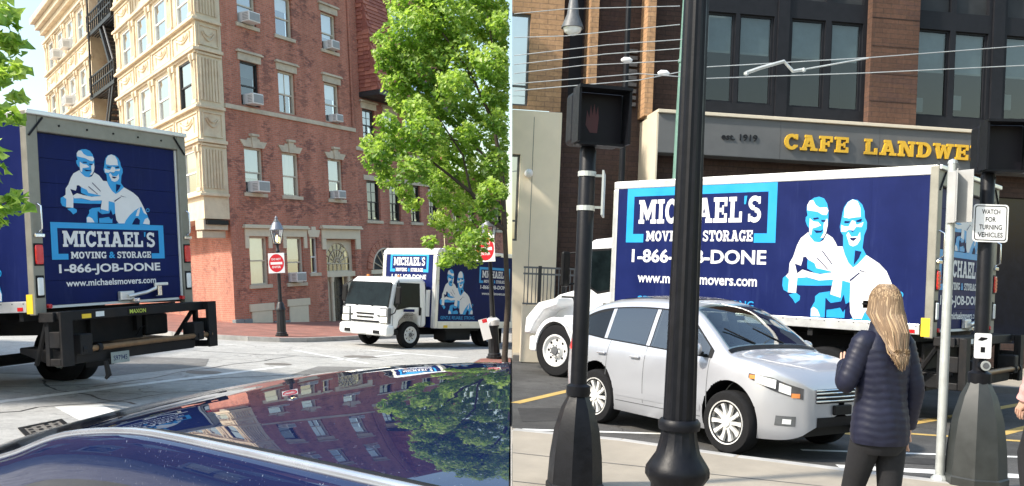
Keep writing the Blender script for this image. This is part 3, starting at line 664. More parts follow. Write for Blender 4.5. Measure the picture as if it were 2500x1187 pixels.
# spandrels over the fanlight: the panel's square opening less the arch
arc = [(6.9 + .92 * math.cos(R(a)), 2.22 + .96 * math.sin(R(a))) for a in range(0, 181, 10)]
sp = MB()
for (p, q) in zip(arc, arc[1:]):
    sp.add([(p[0], .21, p[1]), (q[0], .21, q[1]), (q[0], .21, 3.21), (p[0], .21, 3.21)], [(0, 1, 2, 3)])
obj('spandrel', sp, MT['cream_clean'], dr, recalc=False)
g = MB(); g.add([(5.98, .26, 1.88), (7.82, .26, 1.88), (7.82, .26, 3.2), (5.98, .26, 3.2)], [(0, 1, 2, 3)]); obj('fanlight_pane', g, MT['glass_dark'], dr, recalc=False)
g = MB(); g.add([(5.9, .6, 1.8), (7.9, .6, 1.8), (7.9, .6, 3.3), (5.9, .6, 3.3)], [(0, 1, 2, 3)]); obj('interior', g, MT['interior'], dr, recalc=False)
br = MB()
for a in range(0, 181, 22): 
    c_, s_ = math.cos(R(a)), math.sin(R(a)); br.tube([(6.9 + .12 * c_, .235, 2.22 + .12 * s_), (6.9 + .92 * c_, .235, 2.22 + .96 * s_)], .020, 4)
for rr in (.28, .62, .91): br.tube([(6.9 + rr * math.cos(R(a)), .235, 2.22 + rr * 1.04 * math.sin(R(a))) for a in range(0, 181, 12)], .020, 4)
for x in (6.0, 6.3, 6.6, 6.9, 7.2, 7.5, 7.8): br.tube([(x, .235, 1.88), (x, .235, 2.22)], .018, 4)
br.tube([(5.98, .235, 2.22), (7.82, .235, 2.22)], .022, 4); br.tube([(5.98, .235, 1.89), (7.82, .235, 1.89)], .022, 4)
obj('fanlight_bar', br, MT['cream_clean'], dr)
b = MB(); bxf(b, 5.80, 8.0, .05, .24, 1.62, 1.87); obj('transom', b, MT['cream_clean'], dr, bevel=.015)
for x in (6.30, 7.50):
    b = MB(); b.lathe([(.11, -1.4), (.11, -1.0), (.085, -.98), (.075, 1.4), (.10, 1.42), (.12, 1.62)], 12, (x, .14, 0)); obj('column', b, MT['cream_clean'], dr, smooth=40)
b = MB(); bxf(b, 6.42, 7.42, .38, .44, -1.4, 1.62); door = obj('door', b, MT['door_black'], dr)
for (c, d) in ((-.85, -.1), (.05, .65), (.8, 1.5)):
    for (a, b_) in ((6.52, 6.88), (6.96, 7.32)):
        p = MB(); bxf(p, a, b_, .365, .379, c, d); obj('door_panel', p, MT['door_black'], dr, bevel=.012)
b = MB(); bxf(b, 5.7, 8.2, -.45, .4, -1.5, -.72); obj('doorstep', b, MT['granite'], dr, bevel=.02)
# ---- cream metal bays (front plane pushed out over the side street)
FB = frameM(P0 + D1 * -1.31, -D2)
PRJ = 1.31 * abs(math.sin(math.radians(63.8)))          # how far the bays stand out from the side wall
brows = [(5.10, 6.72), (8.40, 10.15), (11.66, 13.25), (14.76, 16.36)]
def bay(xa, xb, wins, rws, zlo, zhi, seed, end_near=True):
    rnd = random.Random(seed); hl = [(a, b_, c, d) for a, b_ in wins for c, d in rws]
    mw = wall_mb(xa, xb, zlo, zhi, hl, .16); xe = xb - .62 * 0
    bx_, by_ = xb - .442 * 1.30, .897 * 1.30
    mw.add([(xb, 0, zlo), (bx_, by_, zlo), (bx_, by_, zhi), (xb, 0, zhi)], [(0, 1, 2, 3)]); mw.add([(xa, 0, zlo), (xa - .57, PRJ, zlo), (xa - .57, PRJ, zhi), (xa, 0, zhi)], [(3, 2, 1, 0)])
    mw.add([(xa, 0, zlo), (xb, 0, zlo), (bx_, by_, zlo), (xa - .57, PRJ, zlo)], [(3, 2, 1, 0)])
    obj('bay', mw, MT['cream_paint'], hs, FB, recalc=False)
    for j, (c, d) in enumerate(rws):
        # cornices above and below the windows
        for (z0, z1, pr) in ((c - .20, c - .10, .16), (c - .10, c - .03, .10), (d + .10, d + .18, .08), (d + .18, d + .30, .17)):
            if z1 > zhi or z0 < zlo: continue
            b = MB(); b.box(xa - .04, xb + pr * .8, -pr, .05, z0, z1 - .002)
            obj('cornice', b, MT['cream_paint'], hs, FB, bevel=.015)
        zt = rws[j + 1][0] - .22 if j + 1 < len(rws) else min(zhi, d + 1.3)
        # ornamental spandrel panels over each window
        cuts = sorted([xa] + [(wins[k][1] + wins[k + 1][0]) / 2 for k in range(len(wins) - 1)] + [xb])
        for k in range(len(cuts) - 1):
            a, e = cuts[k] + .14, cuts[k + 1] - .14; z0, z1 = d + .40, zt - .10
            if z1 - z0 < .3: continue
            b = MB()
            for (p, q, r_, s_) in ((a, e, z0, z0 + .05), (a, e, z1 - .05, z1), (a, a + .05, z0 + .05, z1 - .05), (e - .05, e, z0 + .05, z1 - .05)): b.box(p, q, -.05, .02, r_, s_)
            pn = obj('spandrel_panel', b, MT['cream_paint'], hs, FB, bevel=.01)
            g = MB(); m_ = (a + e) / 2; w_ = (e - a) * .30
            g.tube([(m_ - w_ + 2 * w_ * q / 10, -.012, z1 - .22 - (z1 - z0) * .28 * math.sin(math.pi * q / 10)) for q in range(11)], .045, 6)
            g.tube([(m_ - w_ * .7 + 1.4 * w_ * q / 8, -.01, z1 - .20 - (z1 - z0) * .16 * math.sin(math.pi * q / 8)) for q in range(9)], .03, 6)
            for sx in (-1, 1): g.tube([(m_ + sx * w_, -.02, z1 - .15), (m_ + sx * w_, -.01, z0 + .22)], [.05, .02], 6)
            g.lathe([(.001, -.05), (.09, -.04), (.11, .0)], 10, (m_, -.005, z1 - .22), 'y')
            obj('swag', g, MT['cream_paint'], pn, smooth=50)
        # pilasters between the windows, each with a capital and a bracket
        edges = [xa] + [x for w_ in wins for x in w_] + [xb]
        for k in range(0, len(edges), 2):
            a, e = edges[k], edges[k + 1]; m_ = (a + e) / 2; wd = min(.30, (e - a) * .34)
            b = MB(); b.box(m_ - wd, m_ + wd, -.07, .02, c, d + .08); b.box(m_ - wd - .03, m_ + wd + .03, -.10, .02, c - .02, c + .12); b.box(m_ - wd - .03, m_ + wd + .03, -.11, .02, d - .16, d + .09)
            for q in (-.5, 0, .5): b.box(m_ + q * wd - .025, m_ + q * wd + .025, -.088, -.068, c + .16, d - .2)
            pl = obj('pilaster', b, MT['cream_paint'], hs, FB, bevel=.01)
            g = MB(); g.tube([(m_, -.13, d + .06), (m_, -.15, d - .04), (m_, -.10, d - .22), (m_, -.085, d - .42)], [.07, .085, .06, .02], 8); obj('bracket', g, MT['cream_paint'], pl, smooth=50)
        for i, (a, e) in enumerate(wins):
            k = rnd.random()
            window(hs, FB, a, e, c, d, 'white_frame' if not (j == 1 and i == len(wins) - 1) else 'black_frame', 'glass_sky', True if k < .45 else False, .35 + .3 * rnd.random() if k < .45 else 0, 'shade_white', inset=.06, sill=None, fw=.06, split=.48)
    # end face towards the corner: fluted pilaster panel per storey with a swag box between
    if end_near:
        FE = FB @ T((xb, 0, 0)) @ RZ(math.degrees(math.atan2(D1.y, D1.x) - math.atan2(-D2.y, -D2.x)))
        L = 1.25
        b = MB(); b.add([(0, -.004, zlo), (L, -.004, zlo), (L, -.004, zhi), (0, -.004, zhi)], [(0, 1, 2, 3)]); obj('bay_end', b, MT['cream_paint'], hs, FE, recalc=False)
        for j, (c, d) in enumerate(rws):
            for k in range(7):
                b = MB(); x = .14 + k * (L - .28) / 6.4; b.tube([(x, -.015, c + .1), (x, -.015, d - .05)], .055, 6); obj('flute', b, MT['cream_paint'], hs, FE, smooth=60)
            for (z0, z1, pr) in ((c - .20, c - .08, .12), (d + .06, d + .16, .07), (d + .18, d + .32, .15)):
                b = MB(); b.box(-.02, L, -pr, .0, z0, z1 - .002); obj('cornice', b, MT['cream_paint'], hs, FE, bevel=.015)
            zt = rws[j + 1][0] - .22 if j + 1 < len(rws) else min(zhi, d + 1.3)
            z0, z1 = d + .42, zt - .10; b = MB()
            for (p, q, r_, s_) in ((.12, L - .12, z0, z0 + .05), (.12, L - .12, z1 - .05, z1), (.12, .17, z0 + .05, z1 - .05), (L - .17, L - .12, z0 + .05, z1 - .05)): b.box(p, q, -.05, .0, r_, s_)
            pn = obj('spandrel_panel', b, MT['cream_paint'], hs, FE, bevel=.01)
            g = MB(); g.tube([(L / 2 - .33 + .66 * q / 10, -.02, z1 - .25 - .3 * math.sin(math.pi * q / 10)) for q in range(11)], .04, 6); g.tube([(L / 2 - .25 + .5 * q / 8, -.02, z1 - .22 - .16 * math.sin(math.pi * q / 8)) for q in range(9)], .03, 6); obj('swag', g, MT['cream_paint'], pn, smooth=50)
            # rust runs down the corner edge
        b = MB()
        for k in range(46):
            z0 = zlo + (zhi - zlo) * rnd.random(); hh = .15 + .7 * rnd.random(); x = -.02 + (.07 * rnd.random() if rnd.random() < .6 else L * rnd.random()); b.box(x, x + .02 + .03 * rnd.random(), -.075, -.06, z0, z0 + hh)
        b = MB(); b.box(.0, L, .06, .5, zlo - .42, zlo - .03); b.box(.05, L, .2, .5, zlo - .72, zlo - .44); obj('bay_base', b, MT['sandstone'], hs, FE, bevel=.02)
        b = MB(); b.box(.1, L - .05, -.03, .25, zlo - .22, zlo - .04); obj('broken_soffit', b, MT['steel_black'], hs, FE)
wn = [(-10.05, -8.65), (-7.6, -6.12), (-5.05, -3.52), (-2.15, -.60)]
bay(-11.1, 0, wn, brows, 4.05, 17.6, 3)
wf = [(-26.2, -24.9), (-23.7, -22.3), (-21.1, -19.7), (-18.6, -17.3)]
bay(-27.2, -15.9, wf, brows, 4.05, 17.1, 5, False)
for (pr, z0, z1) in ((.25, 17.1, 17.4), (.5, 17.4, 17.75), (.75, 17.75, 18.1)):
    b = MB(); b.box(-27.2 - pr * .3, -15.9 + pr * .2, -pr, 1.2, z0, z1 - .003); obj('roof_cornice', b, MT['cream_paint'], hs, FB, bevel=.03)
# recess between the bays
b = MB(); b.box(-15.88, -14.2, PRJ - .06, PRJ - .01, 4, 17.5); obj('recess_panel', b, MT['beige_frame'], hs, FB)
for z in (8.5, 11.75, 14.85): 
    window(hs, FB @ T((0, PRJ - .14, 0)), -12.6, -11.6, z, z + 1.6, 'black_frame', 'glass_dark', False, 0, inset=.02, sill=None, interior=False)
rq = random.Random(8)
tag(hs, 'four storey red brick corner house with cream metal bay windows', 'building')
# ---- fire escape in the recess
fe = thing('fire_escape', 'black iron fire escape zigzagging down between the cream bays', 'fire escape')
def fe_box(name, x0, x1, y0, y1, z0, z1, m='black_iron'):
    b = MB(); b.box(x0, x1, y0, y1, z0, z1); return obj(name, b, MT[m], fe, FB)
for z in (8.1, 11.35, 14.5):
    pf = None
    for k in range(9): fe_box('platform_slat', -16.1, -11.3, -.05 + k * .135, .03 + k * .135, z, z + .04)
    fe_box('platform_beam', -16.1, -11.3, -.12, -.06, z - .12, z + .06); fe_box('platform_beam', -16.1, -11.3, 1.14, 1.2, z - .12, z + .06)
    for zz in (z + .5, z + .95): fe_box('rail', -16.1, -11.3, -.13, -.07, zz, zz + .07)
    for k in range(13): fe_box('baluster', -16.1 + k * .4, -16.03 + k * .4, -.125, -.075, z, z + .95)
def flight(xa, za, xb, zb, y0, y1):
    n = 13
    for yy in (y0, y1):
        b = MB(); b.prism([(xa, za), (xb, zb), (xb, zb + .3), (xa, za + .3)], yy - .05, yy + .05, 'y'); obj('stringer', b, MT['black_iron'], fe, FB)
        b = MB(); b.tube([(xa, yy, za + 1.0), (xb, yy, zb + 1.0)], .045, 6); obj('handrail', b, MT['iron_grey' if yy == y0 else 'black_iron'], fe, FB)
    for k in range(n):
        f_ = (k + .5) / n; x = xa + (xb - xa) * f_; z = za + (zb - za) * f_
        fe_box('tread', x - .17, x + .17, y0 + .02, y1 - .02, z + .02, z + .16)
flight(-11.6, 4.9, -13.9, 8.1, -.02, .56); flight(-13.9, 8.1, -11.6, 11.35, -.02, .56); flight(-11.6, 11.35, -13.9, 14.5, -.02, .56); flight(-13.9, 14.5, -11.6, 17.6, -.02, .56)
b = MB(); b.tube([(-15.6, -.15, 11.3), (-15.5, -.15, 18.0)], .05, 6); obj('standpipe', b, MT['black_iron'], fe, FB)
# ---- air conditioners
ACS = [((1.48, 5.16), 'white air conditioner in the second floor window nearest the brick corner'), ((6.80, 5.16), 'small white air conditioner in the second floor window above the entrance'),
       ((1.48, 8.66), 'white air conditioner in the black framed third floor window'), ((6.80, 8.64), 'white air conditioner in the third floor window above the entrance'),
       ((1.48, 11.9), 'white air conditioner in the topmost window nearest the brick corner'), ((6.75, 11.9), 'white air conditioner in the topmost window above the entrance'),
       ((3.62, 1.50), 'white air conditioner in the ground floor window right of the street lamp')]
for k, ((x, z), lab) in enumerate(ACS): air_conditioner(F1, x + (.06, -.04, .0, .08, -.05, .03, .0)[k], z, lab, (.66, .54, .60, .50, .64, .56, .62)[k], (.44, .36, .42, .34, .40, .38, .40)[k], (.44, .34, .40, .32, .46, .36, .38)[k])
for (x, z), lab in (((-20.4, 11.7), 'white air conditioner in the lower window row of the far cream bay'), ((-20.4, 14.8), 'right of two air conditioners in the top row of the far cream bay'), ((-23.0, 14.8), 'left of two air conditioners in the top row of the far cream bay')):
    air_conditioner(FB, x, z, lab, .75, .5, .5)

# ---- second house with black windows and a shingled oriel
h2 = thing('brick_house', 'red brick house with black sash windows and shingled oriel', 'building')
wl = [(9.19, 10.28), (11.10, 12.05), (13.02, 13.96), (14.80, 15.70)]
hl = [(a, b_, 4.26, 6.18) for a, b_ in wl] + [(9.12, 10.13, 8.1, 9.60), (10.94, 11.97, 8.1, 9.60), (12.8, 13.8, 8.1, 9.6), (14.6, 15.6, 8.1, 9.6)]
obj('wall', wall_mb(8.42, 16.2, -2.6, 16.6, hl, .3), MT['brick_red2'], h2, F1 @ T((0, .05, 0)))
F1b = F1 @ T((0, .05, 0))
for (a, b_) in wl: window(h2, F1b, a, b_, 4.26, 6.18, 'black_frame', 'glass_dark', True, .86, 'curtain', mu=1, mv=1, fw=.09, split=.47, head=None, sill='sandstone')
b = MB(); bxf(b, 8.95, 15.95, -.06, .1, 6.182, 6.42); obj('lintel_band', b, MT['sandstone'], h2, F1b)
for (a, b_) in ((9.12, 10.13), (10.94, 11.97), (12.8, 13.8), (14.6, 15.6)): window(h2, F1b, a, b_, 8.1, 9.6, 'black_frame', 'glass', True, .5, 'shade_grey', mu=1, mv=1, fw=.09, head=head_flat(), sill='sandstone')
b = MB(); bxf(b, 8.43, 16.2, -.06, .1, 7.55, 7.72); obj('string_course', b, MT['sandstone'], h2, F1b)
b = MB(); b.tube([(8.2, -.06, 8.6), (8.2, -.06, 15.9)], .045, 6); obj('downpipe', b, MT['brick_red2'], h2, F1)
# arched doorway
b = MB()
for k in range(13):
    a0, a1 = R(k * 180 / 13), R((k + 1) * 180 / 13 - 1.5); q = [(10.35 + rr * math.cos(a), 1.9 + rr * math.sin(a)) for rr, a in ((1.05, a0), (1.45, a0), (1.45, a1), (1.05, a1))]
    bb = MB(); bb.prism(q, -.07, .1, 'y'); obj('arch_brick', bb, MT['brick_red'], h2, F1b)
bb = MB(); bb.prism([(10.35 + 1.04 * math.cos(R(a)), 1.9 + 1.04 * math.sin(R(a))) for a in range(0, 181, 10)], -.03, .03, 'y'); obj('arch_fanlight', bb, MT['interior'], h2, F1b)
bb = MB()
for a in range(20, 180, 28): bb.tube([(10.35, -.05, 1.9), (10.35 + 1.0 * math.cos(R(a)), -.05, 1.9 + 1.0 * math.sin(R(a)))], .03, 4)
bb.tube([(10.35 + 1.0 * math.cos(R(a)), -.05, 1.9 + 1.0 * math.sin(R(a))) for a in range(0, 181, 15)], .05, 4); obj('fanlight_bar', bb, MT['cream_clean'], h2, F1b)
bb = MB(); bb.box(9.2, 11.5, -.06, .02, 1.68, 1.88); obj('transom', bb, MT['cream_clean'], h2, F1b)
bb = MB(); bb.box(9.35, 11.35, -.04, .02, -2.4, 1.66); obj('door', bb, MT['door_black'], h2, F1b)
# oriel: sloping shingled skin over a black soffit
XO, PO, ZO, ZT, PT = 9.0, 1.1, 10.35, 16.2, .15
b = MB(); b.add([(XO, 0, ZO), (XO, -PO, ZO), (16.2, -PO, ZO), (16.2, 0, ZO), (XO, 0, ZT), (XO, -PT, ZT), (16.2, -PT, ZT), (16.2, 0, ZT)], [(0, 1, 5, 4), (1, 2, 6, 5), (2, 3, 7, 6), (4, 5, 6, 7)])
orl = obj('oriel', b, MT['shingle_red_b'], h2, F1b)
b = MB(); b.box(XO - .08, 16.2, -PO - .08, .0, ZO - .26, ZO - .02); obj('soffit', b, MT['dark_metal'], h2, F1b, bevel=.02)
sh_me = None; sh2 = []; pm('shingle_red_c', (.42, .16, .11), .85, var=.2, vs=5)
def shingle(M, m):
    global sh_me
    if sh_me is None:
        bb = MB(); bb.add([(0, 0, 0), (.31, 0, 0), (.31, .012, .23), (0, .012, .23), (0, -.05, 0), (.31, -.05, 0), (.31, -.004, .23), (0, -.004, .23)], [(0, 1, 2, 3), (4, 7, 6, 5), (0, 4, 5, 1), (1, 5, 6, 2), (2, 6, 7, 3), (3, 7, 4, 0)])
        sh_me = obj('shingle', bb, MT['shingle_red'], orl, M); return sh_me
    if m == 1 and not sh2:
        me2 = sh_me.data.copy(); me2.materials[0] = MT['shingle_red_c']; sh2.append(me2); me3 = sh_me.data.copy(); me3.materials[0] = MT['shingle_red_b']; sh2.append(me3)
    o = bpy.data.objects.new('shingle', rnd.choice([sh_me.data] + sh2) if sh2 else sh_me.data); COL.objects.link(o); o.parent = orl; o.matrix_basis = M
sl = math.degrees(math.atan2(PO - PT, ZT - ZO)); rnd = random.Random(2); nsh = 0; hf = math.hypot(PO - PT, ZT - ZO)
for r_ in range(int((ZT - ZO) / .19)):      # side face
    z = ZO + r_ * .19; ed = PO - (PO - PT) * (z + .1 - ZO) / (ZT - ZO); n = max(1, int(ed / .32))
    for k in range(n): shingle(T((XO - .004 + rnd.uniform(-.006, .004), -k * .32 - (.0 if r_ % 2 else .05), z)) @ RZ(-90), 1); nsh += 1
FS = T((XO, -PO, ZO)) @ RX(-sl)
wins_o = [(2.0, 4.4, 2.9, 4.6), (2.8, 5.3, .35, 1.1)]
for r_ in range(int(hf / .19)):
    for k in range(7 if r_ > 6 else 11):
        x = k * .32 + (.16 if r_ % 2 else 0); z = r_ * .19
        if any(a - .3 < x < b_ and c - .15 < z < d for a, b_, c, d in wins_o): continue
        if nsh < 298: shingle(FS @ T((x, -.004, z)), 1); nsh += 1
for (a, b_, c, d) in wins_o:
    f = MB(); f.box(a, b_, -.06, .0, c, c + .07); f.box(a, b_, -.06, .0, d - .07, d)
    n = 3
    for k in range(n + 1): x = a + (b_ - a - .07) * k / n; f.box(x, x + .07, -.058, .0, c + .07, d - .07)
    wo_ = obj('window', f, MT['black_frame'], h2, F1b @ FS)
    for k in range(n):
        x = a + (b_ - a - .07) * k / n; g = MB(); g.add([(x + .07, -.03, c + .07), (x + (b_ - a - .07) / n, -.03, c + .07), (x + (b_ - a - .07) / n, -.03, d - .07), (x + .07, -.03, d - .07)], [(0, 1, 2, 3)]); obj('pane', g, MT['glass_sky'], wo_, recalc=False)
# ---- third, lower house beyond
h3 = thing('brick_house', 'low red brick house behind the leaves beyond the white truck', 'building')
hl = [(17.2, 18.1, 4.0, 5.8), (19.0, 19.9, 4.0, 5.8), (20.8, 21.7, 4.0, 5.8), (22.4, 23.3, 4.0, 5.8), (17.2, 18.1, .5, 2.6), (19.0, 19.9, .5, 2.6)]
obj('wall', wall_mb(16.2, 23.9, -3, 7.0, hl, .3), MT['brick_red'], h3, F1)
for (a, b_, c, d) in hl: window(h3, F1, a, b_, c, d, 'black_frame', 'glass_dark', True, .5, 'shade_grey', mu=1, mv=1, fw=.09)
b = MB(); bxf(b, 16.2, 23.65, -.22, .2, 7.0, 7.22); bxf(b, 16.2, 23.65, .2, 6, 7.0, 7.15); obj('roof', b, MT['dark_metal'], h3, F1)
b = MB(); bxf(b, 18.4, 19.1, 1.2, 2.0, 7.15, 9.2); obj('chimney', b, MT['brick_red'], h3, F1)

# ---- unseen house added left of view, to darken reflections in the parked car
h4 = thing('brick_house', 'unseen brick house added to darken the reflection in the blue car', 'building')
F4 = frameM((-15.5, 1, 0), (0, 1))
hl = [(1.5 + k * 3, 2.7 + k * 3, z, z + 1.8) for k in range(6) for z in (1.6, 4.8)]
obj('wall', wall_mb(0, 19, -1, 7.6, hl, .3), MT['brick_red2'], h4, F4)
for q in hl: window(h4, F4, *q, 'white_frame', 'glass', True, .5, 'shade_white')
B_ = MB(); B_.box(7, 12, 0, 4, 7.9, 11.8); obj('shade_blocker', B_, MT['brick_red2'], h4, F4)  # block added out of view to cast shade on the truck side and road
B_ = MB(); B_.box(0, 19, -.3, 8, 7.6, 7.9); obj('roof', B_, MT['dark_metal'], h4, F4)
# ---------------------------------------------------------------- trucks (frame: y forward, x right, z up; rear face at y=0)
def wheel(parent, M, r, w_, kind='truck', side=-1):
    """wheel with its axle along x; side = which way the outer face looks"""
    t = MB(); h_ = w_ / 2
    prof = [(r * .60, -h_ * .9), (r * .80, -h_), (r * .93, -h_ * .96), (r * .985, -h_ * .75), (r, -h_ * .5), (r, h_ * .5), (r * .985, h_ * .75), (r * .93, h_ * .96), (r * .80, h_), (r * .60, h_ * .9)]
    t.lathe(prof, 40, ax='x', caps=False); o = obj('wheel', t, MT['tyre'], parent, M, smooth=40)
    s = side
    if kind == 'truck':
        b = MB(); b.lathe([(r * .62, s * h_ * .95), (r * .60, s * h_ * 1.02), (r * .55, s * h_ * .98), (r * .50, s * h_ * .62), (r * .30, s * h_ * .50), (r * .26, s * h_ * .75), (r * .24, s * h_ * 1.0), (.001, s * h_ * 1.02)], 28, ax='x', caps=False); obj('rim', b, MT['rim_white'], o, smooth=45)
        for k in range(8):
            a = 2 * math.pi * k / 8; b = MB(); b.lathe([(r * .055, s * h_ * .56), (r * .05, s * h_ * .60)], 8, (0, r * .40 * math.cos(a), r * .40 * math.sin(a)), 'x'); obj('hand_hole', b, MT['plastic_black'], o)
        b = MB(); b.lathe([(r * .17, s * h_ * 1.0), (r * .15, s * h_ * 1.18), (.001, s * h_ * 1.2)], 14, ax='x'); obj('hub', b, MT['iron_grey'], o, smooth=40)
        for k in range(8):
            a = 2 * math.pi * (k + .5) / 8; b = MB(); b.lathe([(r * .03, s * h_ * .9), (r * .03, s * h_ * 1.1)], 6, (0, r * .215 * math.cos(a), r * .215 * math.sin(a)), 'x'); obj('wheel_nut', b, MT['iron_grey'], o)
    elif kind == 'dual':
        b = MB(); b.lathe([(r * .62, s * h_ * .95), (r * .60, s * h_ * 1.02), (r * .54, s * h_ * .9), (r * .48, -s * h_ * .1), (r * .25, -s * h_ * .2), (r * .22, s * h_ * .5), (.001, s * h_ * .55)], 28, ax='x', caps=False); obj('rim', b, MT['rim_white'], o, smooth=45)
    else:
        b = MB(); b.lathe([(r * .70, s * h_ * .90), (r * .69, s * h_ * 1.02), (r * .655, s * h_ * .98), (r * .64, s * h_ * .4), (r * .60, s * h_ * .1)], 36, ax='x', caps=False); obj('rim', b, MT['rim_silver'], o, smooth=40)
        b = MB(); b.lathe([(r * .63, s * h_ * .42), (r * .2, s * h_ * .25), (.001, s * h_ * .25)], 24, ax='x', caps=False); obj('brake_disc', b, MT['iron_grey'], o)
        for k in range(10):
            a = 2 * math.pi * k / 10; ca, sa = math.cos(a), math.sin(a); b = MB(); q = []
            for rr, wd, xx in ((r * .10, r * .055, .85), (r * .40, r * .05, .80), (r * .655, r * .075, .92)):
                for sg in (-1, 1): q.append((s * h_ * xx, rr * ca - sg * wd * sa, rr * sa + sg * wd * ca))
            q2 = [(x - s * h_ * .35, y, z) for x, y, z in q]
            b.add(q + q2, [(0, 1, 3, 2), (2, 3, 5, 4), (6, 8, 9, 7), (8, 10, 11, 9), (0, 2, 8, 6), (2, 4, 10, 8), (1, 7, 9, 3), (3, 9, 11, 5)]); obj('spoke', b, MT['rim_silver'], o)
        b = MB(); b.lathe([(r * .15, s * h_ * .5), (r * .14, s * h_ * .95), (.001, s * h_ * 1.0)], 14, ax='x'); obj('hub', b, MT['rim_silver'], o, smooth=40)
    return o
SY = lambda k: Matrix.Diagonal((1, k, 1, 1))
def B(name, parent, m, *boxes, bevel=0, M=None):
    b = MB()
    for q in boxes: b.box(*q)
    return obj(name, b, MT[m], parent, M, bevel=bevel)

def box_truck(label, M, W, L, z0, z1, ya=1.55, portrait=(4.4, 1.95, 1.4, .12), logo=(1.86, 3.1, 1.0, 1.24), rear=(1.345, 2.03, .75, .72, 1.58), cabk=1.0):
    t = thing('moving_truck', label, 'truck', M, 'moving trucks in dark blue livery')
    hw = W / 2
    # box: navy panels framed by metal rails and posts
    B('box_panel', t, 'navy', (-hw, -hw + .03, .1, L - .06, z0 + .13, z1 - .13)); B('box_panel', t, 'navy', (hw - .03, hw, .1, L - .06, z0 + .13, z1 - .13))
    B('box_panel', t, 'truck_white', (-hw + .03, hw - .03, L - .05, L - .01, z0, z1 - .05))
    B('box_roof', t, 'alu_bright', (-hw + .02, hw - .02, .02, L - .02, z1 - .04, z1 + .01))
    for s in (-1, 1):
        a, b = sorted((s * (hw + .012), s * (hw - .05)))
        B('top_rail', t, 'alu_bright', (a, b, .0, L, z1 - .13, z1), bevel=.012); B('bottom_rail', t, 'alu_bright', (a, b, .16, L, z0 - .02, z0 + .13), bevel=.008)
        B('front_post', t, 'alu_bright', (a, b, L - .10, L + .012, z0 + .131, z1 - .131), bevel=.02)
        B('corner_post', t, 'alu', (min(s * (hw + .014), s * (hw - .16)), max(s * (hw + .014), s * (hw - .16)), -.02, .10, z0 - .06, z1 - .002), bevel=.012)
        B('conspicuity_tape', t, 'yellow_tape', (min(s * (hw + .018), s * hw), max(s * (hw + .018), s * hw), .02, .14, z0 - .04, z0 + .22))
        B('marker_light', t, 'red_lens', (min(s * (hw + .022), s * hw), max(s * (hw + .022), s * hw), .22, .32, z0 + .0, z0 + .05))
        # stop lamp, reverse lamp, grab handle and hinge on each rear post
        xx = s * (hw - .075)
        b_ = MB(); b_.prism([(xx - .052, z0 + .62), (xx + .052, z0 + .62), (xx + .06, z0 + .66), (xx + .06, z0 + .84), (xx + .052, z0 + .88), (xx - .052, z0 + .88), (xx - .06, z0 + .84), (xx - .06, z0 + .66)], -.05, -.02, 'y'); lm = obj('stop_lamp', b_, MT['red_lens'], t, bevel=.01)
        B('lamp_bezel', lm, 'plastic_black', (xx - .068, xx + .068, -.032, -.018, z0 + .60, z0 + .90))
        for k in range(4): B('lamp_rib', lm, 'red_lens', (xx - .05, xx + .05, -.056, -.05, z0 + .65 + k * .05, z0 + .675 + k * .05))
        lm = B('reverse_lamp', t, 'clear_lens', (xx - .045, xx + .045, -.05, -.02, z0 + .20, z0 + .44), bevel=.02); B('lamp_bezel', lm, 'plastic_black', (xx - .062, xx + .062, -.03, -.018, z0 + .17, z0 + .47), bevel=.02)
        b_ = MB(); b_.tube([(xx + .02, -.02, z0 + 1.05), (xx + .02, -.09, z0 + 1.09), (xx + .02, -.09, z0 + 1.40), (xx + .02, -.02, z0 + 1.44)], .014, 8); obj('grab_handle', b_, MT['chrome'], t, smooth=50)
        B('latch_bracket', t, 'chrome', (xx - .06, xx + .09, -.06, -.02, z0 + .98, z0 + 1.03), bevel=.01)
    B('header', t, 'alu', (-hw + .16, hw - .16, -.02, .10, z1 - .27, z1 - .002), bevel=.012)
    B('header_lip', t, 'alu_bright', (-hw - .02, hw + .02, -.06, -.02, z1 - .06, z1 + .005), bevel=.012)
    for k in range(5): b_ = MB(); b_.lathe([(.016, -.03), (.014, -.02)], 8, (-hw + .5 + k * (W - 1) / 4, 0, z1 - .16), 'y'); obj('header_light', b_, MT['plastic_black'], t)
    for s in (-1, 1): b_ = MB(); b_.tube([(s * (hw - .02), -.03, z1 - .34), (s * (hw - .24), -.03, z1 - .08)], .014, 5); obj('strut', b_, MT['steel_black'], t)
    for k in range(1, int(L / 1.1) + 1):
        y = k * L / (int(L / 1.1) + 1)
        for s in (-1, 1): B('panel_seam', t, 'gfx_navy', (min(s * hw, s * (hw + .0016)), max(s * hw, s * (hw + .0016)), y - .02, y + .02, z0 + .135, z1 - .135))
    for k in range(int(L / .22)): B('rivet', t, 'iron_grey', (-hw - .018, -hw - .012, .2 + k * .22, .214 + k * .22, z0 + .09, z0 + .104))
    # roll-up door in slats
    n = 7; zz0, zz1 = z0 + .06, z1 - .275
    for k in range(n):
        a = zz0 + (zz1 - zz0) * k / n; b = zz0 + (zz1 - zz0) * (k + 1) / n - .005
        B('door_slat', t, 'navy', (-hw + .165, hw - .165, .045, .075, a, b))
    B('door_backing', t, 'gfx_navy', (-hw + .165, hw - .165, .075, .09, zz0, zz1)); B('door_seal', t, 'white_frame', (-hw + .165, hw - .165, .03, .08, z0 + .02, z0 + .055))
    for s in (-1, 1): B('door_track', t, 'white_frame', (min(s * (hw - .162), s * (hw - .185)), max(s * (hw - .162), s * (hw - .185)), .02, .044, z0 + .06, z1 - .28))
    c = -hw + rear[0]; RM = wallM((c, .0405, 0), (1, 0, 0))
    logo_block(t, RM @ T((0, z0 + rear[3], 0)) @ SY(rear[2]), rear[1])
